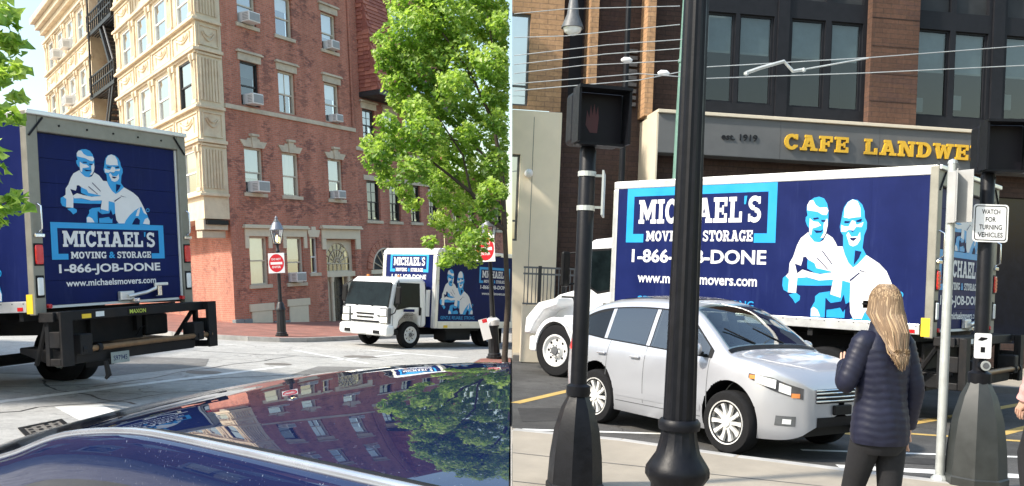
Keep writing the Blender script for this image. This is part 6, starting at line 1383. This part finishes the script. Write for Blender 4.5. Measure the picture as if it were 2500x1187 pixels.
    patch('headlamp_lens', 'clear_lens', 1.61, 1.84, lambda y: interp([(1.6, .79), (1.84, .735)], y), lambda y: interp([(1.6, .862), (1.84, .825)], y), .014, 6, 2); patch('indicator', 'amber_lens', 1.535, 1.61, lambda y: .815, lambda y: .855, .014, 4, 2); patch('indicator', 'amber_lens', 1.98, 2.04, lambda y: .655, lambda y: .70, .014, 4, 2); patch('headlamp_lens', 'clear_lens', 1.87, 1.975, lambda y: interp([(1.87, .715), (1.975, .68)], y), lambda y: interp([(1.87, .80), (1.975, .765)], y), .014, 4, 2)
    def yf(x, z, off=0):
        lo, hi = 1.2, 2.158
        for _ in range(30):
            m_ = (lo + hi) / 2
            if hwid(m_, z) >= abs(x) and sinterp(BOTZ, m_) <= z <= ztop(m_): lo = m_
            else: hi = m_
        return lo + off
    def front(name, m, x0, x1, z0, z1, off, n=16, k=4, parent=t):
        b = MB(); b.grid([[(x, yf(x, z, off), z) for z in frange(z0, z1, k)] for x in frange(x0, x1, n)]); return obj(name, b, MT[m], parent, smooth=60, recalc=False)
    gr = front('grille', 'plastic_black', -.40, .40, .60, .745, .006)
    for z in (.625, .665, .705, .735): b = MB(); b.tube([(x, yf(x, z, .016), z) for x in frange(-.41, .41, 14)], .009, 6); obj('grille_bar', b, MT['chrome'], gr, smooth=60)
    front('lower_intake', 'plastic_black', -.38, .38, .36, .46, .006); B('number_plate', t, 'plastic_black', (-.15, .15, 2.15, 2.19, .48, .58), bevel=.01)
    for s in (-1, 1):
        a, c = sorted((s * .60, s * .74)); fl_ = front('fog_lamp_recess', 'iron_grey', a, c, .37, .47, .006, 6); a, c = sorted((s * .64, s * .70)); front('fog_lamp', 'clear_lens', a, c, .39, .44, .014, 4, parent=fl_)
        b = MB(); b.lathe([(.02, -.09), (.075, -.07), (.09, .0), (.085, .05), (.03, .07)], 12, (0, 0, 0), 'x'); mi = obj('mirror', b, MT['car_silver'], t, T((s * 1.0, .78, 1.06)) @ Matrix.Diagonal((1, .8, .9, 1)), smooth=60); B('mirror_foot', mi, 'plastic_black', (min(0, -s * .14), max(0, -s * .14), -.03, .03, -.08, -.03))
    patch('tail_lamp', 'red_lens', -2.14, -1.85, lambda y: .86, lambda y: .99, .006, 8, 3)
    for x in (-.2, .3): b = MB(); b.tube([(x, 1.10, 1.135), (x + .30, .86, 1.285)], .009, 5); obj('wiper', b, MT['plastic_black'], t)
    return t
fwv = Vector((.575, -.818, 0)).normalized(); rtv = Vector((fwv.y, -fwv.x, 0))
fwp = Vector((2.50, 9.98, 0))                      # ground point under the near front wheel
org = fwp - rtv * .79 - fwv * AXF * .9
mc = Matrix((rtv, fwv, Vector((0, 0, 1)))).transposed().to_4x4(); mc.translation = Vector((org.x, org.y, RZ0)); mc = mc @ Matrix.Diagonal((1, .9, 1.06, 1))
estate_car('silver estate car in front of the dark blue truck', mc)
# ---------------------------------------------------------------- posts, signals, signs and wires of the right place
pm('post_black', (.006, .0065, .009), .45, var=.25, vs=10, bmp=.1, spec=.22); pm('post_green', (.13, .24, .20), .5, var=.15); pm('galv', (.52, .54, .52), .45, metal=.5, var=.12, vs=7); pm('base_grey', (.026, .029, .028), .5, var=.3, vs=6); pm('signal_face', (.010, .009, .013), .45, var=.2, spec=.2); pm('hand_red', (.07, .012, .016), .5)
pm('sign_back', (.42, .42, .41), .5, metal=.3, var=.08)
p = RP(1652, 1187, 6.0); lp = thing('lamp_post', 'thick black fluted lamp post in front of the silver car', 'lamp post', T((p.x, p.y, 0)))
b = MB(); b.lathe([(.23, 0), (.23, .10), (.19, .13), (.17, .22), (.175, .40), (.215, .46), (.215, .50), (.19, .54), (.15, .60), (.125, .70), (.118, .76)], 32, flute=.05); obj('base', b, MT['post_black'], lp, smooth=35)
b = MB(); b.lathe([(.135, .76), (.140, .78), (.140, .81), (.125, .83)], 24); obj('collar', b, MT['post_black'], lp, smooth=40)
b = MB(); b.lathe([(.110, .82), (.100, 1.6), (.090, 2.6), (.080, 4.2), (.075, 6.2)], 28, flute=.07); obj('pole', b, MT['post_black'], lp, smooth=20)
def ped_signal(label, px, d, hz, head_off, yaw, base_h, pole_r=.068, hw_=.22, bm_='post_black', hand=True, bw_=.80):
    q = RP(px, 1000, d); t = thing('pedestrian_signal', label, 'signal', T((q.x, q.y, 0)), 'pedestrian signals on posts')
    b = MB(); k = base_h / .8
    b.lathe([(.30, 0), (.30, .05), (.285, .06), (.26, .30), (.22, .52), (.16, .66), (.11, .72), (.09, .78), (.075, .80)] and [(q_ * bw_, z_ * k) for q_, z_ in ((.30, 0), (.30, .06), (.285, .07), (.27, .28), (.235, .50), (.17, .68), (.12, .76), (.10, .80))], 8); obj('base', b, MT[bm_], t, RZ(22.5 + yaw), smooth=20)
    b = MB(); b.lathe([(.095, .78 * k), (.10, .80 * k), (.10, .86 * k), (pole_r, .88 * k), (pole_r, hz - .25), (pole_r * .6, hz - .2)], 18); obj('pole', b, MT['post_black'], t, smooth=40)
    H = RZ(yaw) @ T((head_off, 0, hz)); hd = B('signal_head', t, 'post_black', (-hw_, hw_, -.06, .16, -.215, .215), bevel=.035, M=H)
    B('signal_visor', hd, 'post_black', (-hw_, hw_, -.26, -.06, .205, .23), (-hw_, -hw_ + .02, -.24, -.06, -.22, .205), (hw_ - .02, hw_, -.24, -.06, -.22, .205), (-hw_ + .02, hw_ - .02, -.16, -.06, -.23, -.21)); B('signal_lens', hd, 'signal_face', (-hw_ + .03, hw_ - .03, -.066, -.061, -.2, .2))
    if hand:
      g = MB(); g.poly([(-.14, -.06, 0), (-.10, -.12, 0), (-.04, -.12, 0), (-.03, .0, 0), (-.04, .1, 0), (-.055, .02, 0), (-.07, .12, 0), (-.085, .02, 0), (-.10, .11, 0), (-.11, .0, 0), (-.13, .06, 0)]); obj('hand_symbol', g, MT['hand_red'], hd, wallM((.03, -.068, 0), (1, 0, 0)), recalc=False)
    b = MB(); b.tube([(0, 0, hz - .28), (head_off * .3, 0, hz - .25)], .06, 10); obj('slip_fitter', b, MT['post_black'], t, RZ(yaw))
    b = MB(); b.lathe([(.03, 0), (.03, .04), (.015, .06)], 8, (head_off, .05, hz + .23)); obj('cap', b, MT['post_black'], t, RZ(yaw))
    return t
pl = ped_signal('pedestrian signal with square black head on the left post', 1410, 7.4, 3.05, .06, 12, .80)
for z in (2.58, 2.30): b = MB(); b.lathe([(.075, z), (.075, z + .04)], 16); obj('pole_band', b, MT['galv'], pl)
b = MB(); b.box(.13, .145, -.14, .22, 2.26, 2.62); obj('edge_on_sign', b, MT['galv'], pl, RZ(-8)); [B('sign_bracket', pl, 'galv', (.05, .13, -.01, .01, z, z + .02)) for z in (2.58, 2.32)]
pr = ped_signal('pedestrian signal on the right post with push button', 2388, 8.3, 3.09, .085, -6, .95, .062, .20, 'base_grey', False, .92)
q = RP(2388, 1000, 8.3)
def roundrect(w_, h_, r_, z=0): return [(sx * (w_ - r_) + r_ * math.cos(R(a)), sy * (h_ - r_) + r_ * math.sin(R(a)), z) for sx, sy, a0 in ((1, 1, 0), (-1, 1, 90), (-1, -1, 180), (1, -1, 270)) for a in (a0, a0 + 30, a0 + 60, a0 + 90)]
ws = thing('warning_sign', 'white sign reading watch for turning vehicles', 'sign', T((RP(2420, 545, 8.2).x, q.y - .09, RP(2418, 545, 8.2).z)) @ RZ(-4)); WM = wallM((0, 0, 0), (1, 0, 0))
b = MB(); b.prism([(x, y) for x, y, z in roundrect(.155, .172, .03)], -.006, 0, 'z'); obj('sign_plate', b, MT['sign_white'], ws, WM)
b = MB(); o_, i_ = roundrect(.142, .159, .025, .001), roundrect(.134, .151, .02, .001); n = len(o_)
b.add(o_ + i_, [(k, (k + 1) % n, n + (k + 1) % n, n + k) for k in range(n)]); obj('border', b, MT['plastic_black'], ws, WM, recalc=False)
for k, s in enumerate(('WATCH', 'FOR', 'TURNING', 'VEHICLES')): obj('lettering', text_mesh(s, MT['plastic_black'], [.16, .09, .20, .22][k], .045, .015), None, ws, WM @ T((0, .082 - k * .070, .0012)))
bs = thing('button_sign', 'small white crossing instruction sign above the push button', 'sign', T((RP(2402, 845, 8.2).x, q.y - .085, RP(2400, 845, 8.2).z)) @ RZ(-4))
b = MB(); b.prism([(x, y) for x, y, z in roundrect(.075, .115, .015)], -.006, 0, 'z'); obj('sign_plate', b, MT['sign_white'], bs, WM)
b = MB(); b.poly([(-.05, .05, .001), (-.01, .045, .001), (.03, .06, .001), (.04, .075, .001), (-.02, .08, .001)]); obj('arrow', b, MT['plastic_black'], bs, WM, recalc=False)
b = MB(); b.poly([(-.02, -.06, .001), (.02, -.06, .001), (.02, -.01, .001), (-.02, -.01, .001)]); obj('walking_symbol', b, MT['plastic_black'], bs, WM, recalc=False)
bt = thing('push_button', 'round push button on the right signal post', 'button', T((q.x, q.y - .075, RP(2400, 893, 8.2).z)))
b = MB(); b.lathe([(.05, -.02), (.05, .03)], 20, ax='y'); obj('housing', b, MT['post_black'], bt); b = MB(); b.lathe([(.045, -.03), (.045, -.02), (.032, -.02), (.032, -.03)], 20, ax='y'); obj('bezel', b, MT['galv'], bt); b = MB(); b.lathe([(.028, -.034), (.028, -.02)], 16, ax='y'); obj('button_cap', b, MT['iron_grey'], bt)
# galvanised sign post with two signs seen from the side
q = RP(2294, 1165, 8.4); sp = thing('sign_post', 'thin galvanised steel sign post right of the woman', 'post', T((q.x, q.y, 0)))
b = MB(); b.tube([(0, 0, 0), (0, 0, 2.95)], .042, 14); obj('pole', b, MT['galv'], sp, smooth=50); b = MB(); b.lathe([(.046, 2.95), (.04, 2.98), (.001, 3.0)], 12); obj('cap', b, MT['galv'], sp)
b = MB(); b.lathe([(.08, .0), (.075, .02), (.05, .05)], 14); obj('foot', b, MT['galv'], sp)
for i, (yw, lab) in enumerate(((68, 'left of two sign plates seen from behind atop the galvanised post'), (-62, 'right of two sign plates seen from behind atop the galvanised post'))):
    z = RP(2300, 482, 8.4).z; st = thing('sign_plate', lab, 'sign', T((q.x + (.0 if i else -.03), q.y - .02, z)) @ RZ(yw), 'sign plates seen from behind')
    B('plate', st, 'sign_back', (-.24 if i == 0 else -.02, .02 if i == 0 else .24, -.05, -.042, -.24, .24), bevel=.003); B('bracket', st, 'galv', (-.02, .02, -.042, .0, .12, .16), (-.02, .02, -.042, .0, -.16, -.12))
# street light, green pole and wires
q = RP(1519, 400, 18.8); sl = thing('street_light', 'slim black street light with a hanging grey lamp head', 'street light', T((q.x, q.y, 0)))
b = MB(); b.tube([(0, 0, 0), (0, 0, 4), (0, 0, 9.5)], [.075, .065, .05], 12); obj('pole', b, MT['post_black'], sl, smooth=50)
hp = RP(1398, 60, 18.8) - Vector((q.x, q.y, 0)); b = MB(); b.tube([(0, 0, 9.3), (-.4, 0, 9.35), (hp.x + .02, 0, 9.0), (hp.x, 0, hp.z + .55)], .028, 8); obj('arm', b, MT['post_black'], sl, smooth=50)
b = MB(); b.lathe([(.03, hp.z + .6), (.09, hp.z + .5), (.13, hp.z + .2), (.22, hp.z - .02), (.24, hp.z - .08)], 16, (hp.x, 0, 0)); hd = obj('lamp_head', b, MT['iron_grey'], sl, smooth=40); b = MB(); b.lathe([(.20, hp.z - .08), (.17, hp.z - .16), (.08, hp.z - .22), (.001, hp.z - .24)], 16, (hp.x, 0, 0)); obj('lamp_bowl', b, MT['clear_lens'], hd, smooth=50)
q = RP(1652, 405, 19.0); gp = thing('trolley_pole', 'pale green steel pole behind the thick black lamp post', 'pole', T((q.x, q.y, 0)))
b = MB(); b.tube([(0, 0, 0), (.05, 0, 5), (.12, 0, 9.6)], [.13, .115, .10], 16); obj('pole', b, MT['post_green'], gp, smooth=50)
for z in (6.4, 5.3): b = MB(); b.lathe([(.13, z), (.13, z + .07)], 14, (.07, 0, 0)); obj('band', b, MT['post_green'], gp)
WR_ = [([(1255, 222), (1560, 196), (1720, 164), (2120, 141), (2500, 112)], 14.8, 'upper trolley wire crossing in front of the dark windows'), ([(1255, 205), (1560, 180), (1720, 192), (2120, 178), (2500, 160)], 14.4, 'lower trolley wire crossing in front of the dark windows'),
       ([(1255, 136), (1480, 110), (1670, 96)], 16, 'wire running to the green pole at its upper band'), ([(1255, 158), (1480, 132), (1670, 118)], 16.3, 'wire just below the one to the upper band'), ([(1255, 92), (1380, 88), (1660, 60)], 16.6, 'highest wire but one crossing the tan wing'), ([(1255, 34), (1380, 22), (1660, 15)], 17, 'topmost wire crossing the tan wing'), ([(1255, 180), (1420, 160), (1660, 148)], 16.1, 'middle wire crossing the tan wing')]
for pts, d, lab in WR_:
    b = MB(); b.tube([RP(x, y, d) for x, y in pts], .008, 6); tag(obj('overhead_wire', b, MT['galv'], smooth=60), lab, 'wire', 'overhead wires')
wh = thing('wire_hanger', 'bent metal hanger clamped on the trolley wires', 'hanger')
b = MB(); b.tube([RP(1822, 178, 14.6), RP(1860, 165, 14.6), RP(1914, 150, 14.6), RP(1936, 174, 14.6), RP(1962, 170, 14.6)], .03, 8); obj('bar', b, MT['galv'], wh); b = MB(); b.tube([RP(1955, 171, 14.6), RP(2120, 142, 14.6)], .014, 6); obj('stay', b, MT['galv'], wh)
for x, y in ((1822, 180), (1962, 171)): b = MB(); b.lathe([(.001, -.04), (.04, -.02), (.04, .02), (.001, .04)], 8, tuple(RP(x, y, 14.6))); obj('clamp', b, MT['galv'], wh)
for (x, y, d, lab) in ((1530, 148, 16.0, 'insulator on the wires above the left signal'), (1620, 180, 15.5, 'insulator on the wire beside the green pole')):
    c = RP(x, y, d); b = MB(); b.tube([c + Vector((-.1, 0, 0)), c + Vector((-.05, 0, .01)), c + Vector((.05, 0, .01)), c + Vector((.1, 0, 0))], [.02, .05, .05, .02], 10); tag(obj('insulator', b, MT['gfx_white'], smooth=50), lab, 'insulator', 'wire insulators')
# ---------------------------------------------------------------- people
pm('skin', (.55, .33, .24), .55, var=.06); pm('hair_blond', (.17, .105, .055), .5, var=.35, vs=26, stretch=(1, 1, .08)); pm('hair_blond_light', (.37, .26, .15), .5, var=.3, vs=26, stretch=(1, 1, .08)); pm('hair_dark', (.12, .07, .04), .45, var=.3, vs=26)
pm('jacket_navy', (.012, .0135, .030), .5, var=.25, vs=9, bmp=.15, bs=30, spec=.3); pm('jacket_pink', (.55, .28, .26), .7, var=.2, vs=9, bmp=.2); pm('trousers', (.008, .008, .010), .85, var=.2, vs=12, bmp=.15); pm('shoe', (.02, .02, .022), .5)
def person(label, M, jacket, hair_a, hair_b, hair_z, arm_l, arm_r, quilt=True):
    t = thing('person', label, 'person', M)
    J = {'pel': ((0, 0, .96), .11), 'sp': ((0, .0, 1.16), .105), 'ch': ((0, .0, 1.36), .12), 'nk': ((0, .0, 1.50), .052), 'nk2': ((0, .015, 1.56), .05), 'hd': ((0, .035, 1.645), .082), 'ht': ((0, .02, 1.70), .080), 'nose': ((0, .135, 1.635), .012),
         'shl': ((-.16, 0, 1.44), .06), 'ell': (arm_l[0], .042), 'wrl': (arm_l[1], .028), 'shr': ((.16, 0, 1.44), .06), 'elr': (arm_r[0], .042), 'wrr': (arm_r[1], .028),
         'hpl': ((-.09, 0, .90), .09), 'knl': ((-.085, .16, .50), .055), 'anl': ((-.08, .12, .10), .04), 'tol': ((-.085, .27, .04), .035), 'hpr': ((.09, 0, .90), .09), 'knr': ((.085, -.01, .49), .055), 'anr': ((.085, -.25, .13), .04), 'tor': ((.09, -.14, .035), .035)}
    E = [('pel', 'sp'), ('sp', 'ch'), ('ch', 'nk'), ('nk', 'nk2'), ('nk2', 'hd'), ('hd', 'ht'), ('hd', 'nose'), ('ch', 'shl'), ('shl', 'ell'), ('ell', 'wrl'), ('ch', 'shr'), ('shr', 'elr'), ('elr', 'wrr'), ('pel', 'hpl'), ('hpl', 'knl'), ('knl', 'anl'), ('anl', 'tol'), ('pel', 'hpr'), ('hpr', 'knr'), ('knr', 'anr'), ('anr', 'tor')]
    # hands: palm and five fingers grow out of each wrist
    for s, wr, el in (('l', arm_l[1], arm_l[0]), ('r', arm_r[1], arm_r[0])):
        w_ = Vector(wr); d = (w_ - Vector(el)).normalized(); a = d.cross(Vector((0, 1, .3))).normalized(); c = a.cross(d)
        J['pa' + s] = (tuple(w_ + d * .055), .030); E.append(('wr' + s, 'pa' + s))
        for k in range(4):
            L = [.075, .085, .08, .062][k]; o = w_ + d * .085 + a * (.012 + 0) * 0 + c * ((k - 1.5) * .021)
            n1, n2, n3 = f'f{s}{k}a', f'f{s}{k}b', f'f{s}{k}c'; J[n1] = (tuple(o), .010); J[n2] = (tuple(o + d * L * .5 + a * .010), .009); J[n3] = (tuple(o + d * L * .85 + a * .030), .008); E += [('pa' + s, n1), (n1, n2), (n2, n3)]
        o = w_ + d * .04 - c * .035; J['t' + s + 'a'] = (tuple(o), .012); J['t' + s + 'b'] = (tuple(o + d * .04 - c * .015 + a * .01), .010); E += [('pa' + s, 't' + s + 'a'), ('t' + s + 'a', 't' + s + 'b')]
    bm = bmesh.new(); ly = bm.verts.layers.skin.verify(); V = {}
    for k, (p_, r_) in J.items():
        v = bm.verts.new(p_); v[ly].radius = (r_, r_ * (.8 if k in ('pel', 'sp', 'ch') else 1)); V[k] = v
        if k == 'pel': v[ly].use_root = True
    for a, c in E: bm.edges.new((V[a], V[c]))
    me = bpy.data.meshes.new('body'); bm.to_mesh(me); bm.free(); me.materials.append(MT['skin'])
    o = obj('body', me, None, t); o.modifiers.new('skin', 'SKIN').use_smooth_shade = True; s_ = o.modifiers.new('sub', 'SUBSURF'); s_.levels = 2; s_.render_levels = 2
    # jacket: shell of the trunk with quilted rows
    TB = [(.84, .190, .150, 0), (.90, .196, .156, 0), (1.0, .186, .150, 0), (1.10, .172, .138, 0), (1.20, .176, .136, 0), (1.32, .190, .136, 0), (1.40, .190, .126, 0), (1.455, .155, .105, .0), (1.49, .105, .085, .0), (1.53, .078, .078, .01), (1.565, .074, .074, .012)]
    rows = []; n = 36
    for k in range(73):
        z = .84 + .725 * k / 72; i = next((q for q in range(len(TB) - 1) if TB[q + 1][0] >= z), len(TB) - 2)
        rx, ry, oy = (sinterp([(r_[0], r_[c]) for r_ in TB], z) for c in (1, 2, 3))
        zz = z
        def bq(j, z=z): return (.0048 + .0028 * math.sin(j * 1.7 + z * 9)) * abs(math.sin(math.pi * (z - .84 + .008 * math.sin(j * .9 + z * 6)) / .044)) ** .7 if quilt and z < 1.44 else .004
        rows.append([((rx + bq(j)) * math.cos(2 * math.pi * j / n), oy + (ry + bq(j) + .005 * math.sin(2.3 * j + z * 17)) * math.sin(2 * math.pi * j / n), z) for j in range(n)])
    b = MB(); b.grid(rows, wrap=True); jk = obj('jacket', b, MT[jacket], t, smooth=60)
    for sh, (el, wr) in (((-.155, 0, 1.43), arm_l), ((.155, 0, 1.43), arm_r)):
        sh, el, wr = Vector(sh), Vector(el), Vector(wr); pts, rs = [], []
        for k in range(41):
            f_ = k / 40
            if f_ < .5: g = f_ * 2; p_ = sh.lerp(el, g)
            else: g = (f_ - .5) * 2; p_ = el.lerp(wr, g)
            if .4 < f_ < .6: u = (f_ - .4) / .2; A, Bq = sh.lerp(el, .8), el.lerp(wr, .2); p_ = A * (1 - u) ** 2 + el * 2 * u * (1 - u) + Bq * u * u
            pts.append(p_); rs.append(.074 + (.052 - .074) * f_ + (.006 * abs(math.sin(math.pi * k / 2.5)) if quilt else .003 * math.sin(k)))
        pts.insert(0, sh + Vector((-.06 * (1 if sh.x > 0 else -1), 0, .0))); rs.insert(0, .07)
        b = MB(); b.tube(pts, rs, 18); obj('sleeve', b, MT[jacket], jk, smooth=60)
    # trousers
    rows = [[(.178 * k_ * math.cos(2 * math.pi * j / 28), .138 * k_ * math.sin(2 * math.pi * j / 28), z) for j in range(28)] for z, k_ in ((1.0, .95), (.94, 1.0), (.88, 1.02), (.82, .98), (.78, .80))]
    b = MB(); b.grid(rows, wrap=True); tz = obj('trousers', b, MT['trousers'], t, smooth=60)
    for s in ('l', 'r'):
        h_, k_, a_ = Vector(J['hp' + s][0]), Vector(J['kn' + s][0]), Vector(J['an' + s][0]); b = MB()
        b.tube([h_ + Vector((0, 0, .03)), h_.lerp(k_, .3), h_.lerp(k_, .7), k_, k_.lerp(a_, .35), k_.lerp(a_, .75), a_], [.103, .096, .080, .069, .068, .058, .056], 18); obj('trouser_leg', b, MT['trousers'], tz, smooth=60)
        to = Vector(J['to' + s][0]); b = MB(); b.tube([a_ + Vector((0, -.05, -.05)), a_ + Vector((0, 0, -.03)), a_.lerp(to, .5), to, to + Vector((0, .03, 0))], [.035, .05, .048, .042, .02], 12); obj('shoe', b, MT['shoe'], t, smooth=60)
    # hair: cap and long strands
    rnd = random.Random(3); b = MB(); rows = []
    for k in range(9):
        a = R(90 - k * 14); rows.append([(.098 * math.cos(a) * math.cos(2 * math.pi * j / 20), .012 + .112 * math.cos(a) * math.sin(2 * math.pi * j / 20) - .010 * (k / 8), 1.665 + .112 * math.sin(a)) for j in range(20)])
    b.grid([[p_ for p_ in r_] for r_ in rows], wrap=True)
    for k in range(1300):
        th = R(rnd.uniform(155, 385)); el = rnd.uniform(-.1, 1.2); cx, cy = math.cos(th), math.sin(th)
        p0 = Vector((.099 * cx * math.cos(el), .0 + .113 * cy * math.cos(el), 1.67 + .112 * math.sin(el))); zl = hair_z + rnd.uniform(-.04, .05) + .05 * abs(cx)
        wv = rnd.gauss(0, .005); lay = rnd.uniform(0, .03); fx = rnd.gauss(0, .34); fx = max(-.9, min(.9, .45 * cx + fx * .35))
        p1 = Vector((.109 * cx + wv, .0 + .122 * cy, 1.60)); p2 = Vector((.104 * (.6 * cx + .4 * fx) + wv, min(.11 * cy, .0) - .045 - lay, 1.50)); p3 = Vector((.088 * fx + wv, -.150 - lay + .035 * fx * fx, 1.38)); p4 = Vector((.070 * fx + wv * 1.6, -.165 - lay + .03 * fx * fx, zl))
        b.tube([p0, p1, p2, p3, (p3 + p4) / 2 + Vector((rnd.gauss(0, .006), -.004, 0)), p4], [.004, .0048, .0045, .004, .0034, .001], 4, mi=rnd.choice((0, 0, 1)), caps=False)
    obj('hair', b, [MT[hair_a], MT[hair_b]], t, smooth=70)
    b = MB(); b.tube([(-.085, .07, 1.655), (-.082, .12, 1.652)], .006, 5); b.tube([(.085, .07, 1.655), (.082, .12, 1.652)], .006, 5); b.box(-.078, -.012, .112, .122, 1.628, 1.672); b.box(.012, .078, .112, .122, 1.628, 1.672); b.box(-.082, .082, .108, .116, 1.664, 1.672); obj('sunglasses', b, MT['plastic_black'], t)
    for s in (-1, 1): b = MB(); b.lathe([(.001, -.012), (.022, -.008), (.028, .0), (.02, .008), (.001, .01)], 10, (0, 0, 0), 'x'); obj('ear', b, MT['skin'], t, T((s * .084, .02, 1.635)) @ Matrix.Diagonal((1, .8, 1.3, 1)), smooth=60)
    b = MB(); b.box(-.022, .022, .110, .118, 1.588, 1.597); obj('mouth', b, MT['hand_red'], t)
    return t
q = RP(2146, 1100, 5.3)
person('woman with long blond hair in a quilted navy jacket walking away', T((q.x, q.y, 0)) @ RZ(17) @ Matrix.Diagonal((.88, .90, 1.0, 1)), 'jacket_navy', 'hair_blond', 'hair_blond_light', 1.31, ((-.265, .03, 1.18), (-.11, .23, 1.27)), ((.225, -.05, 1.17), (.235, .02, .93)))
q = RP(2572, 1100, 7.0)
person('person in a pink jacket just stepping into view at the right edge', T((q.x, q.y, 0)) @ RZ(20), 'jacket_pink', 'hair_dark', 'hair_dark', 1.45, ((-.27, -.04, 1.17), (-.285, .04, .94)), ((.225, -.05, 1.17), (.235, .02, .93)), False)
set_down(MR)
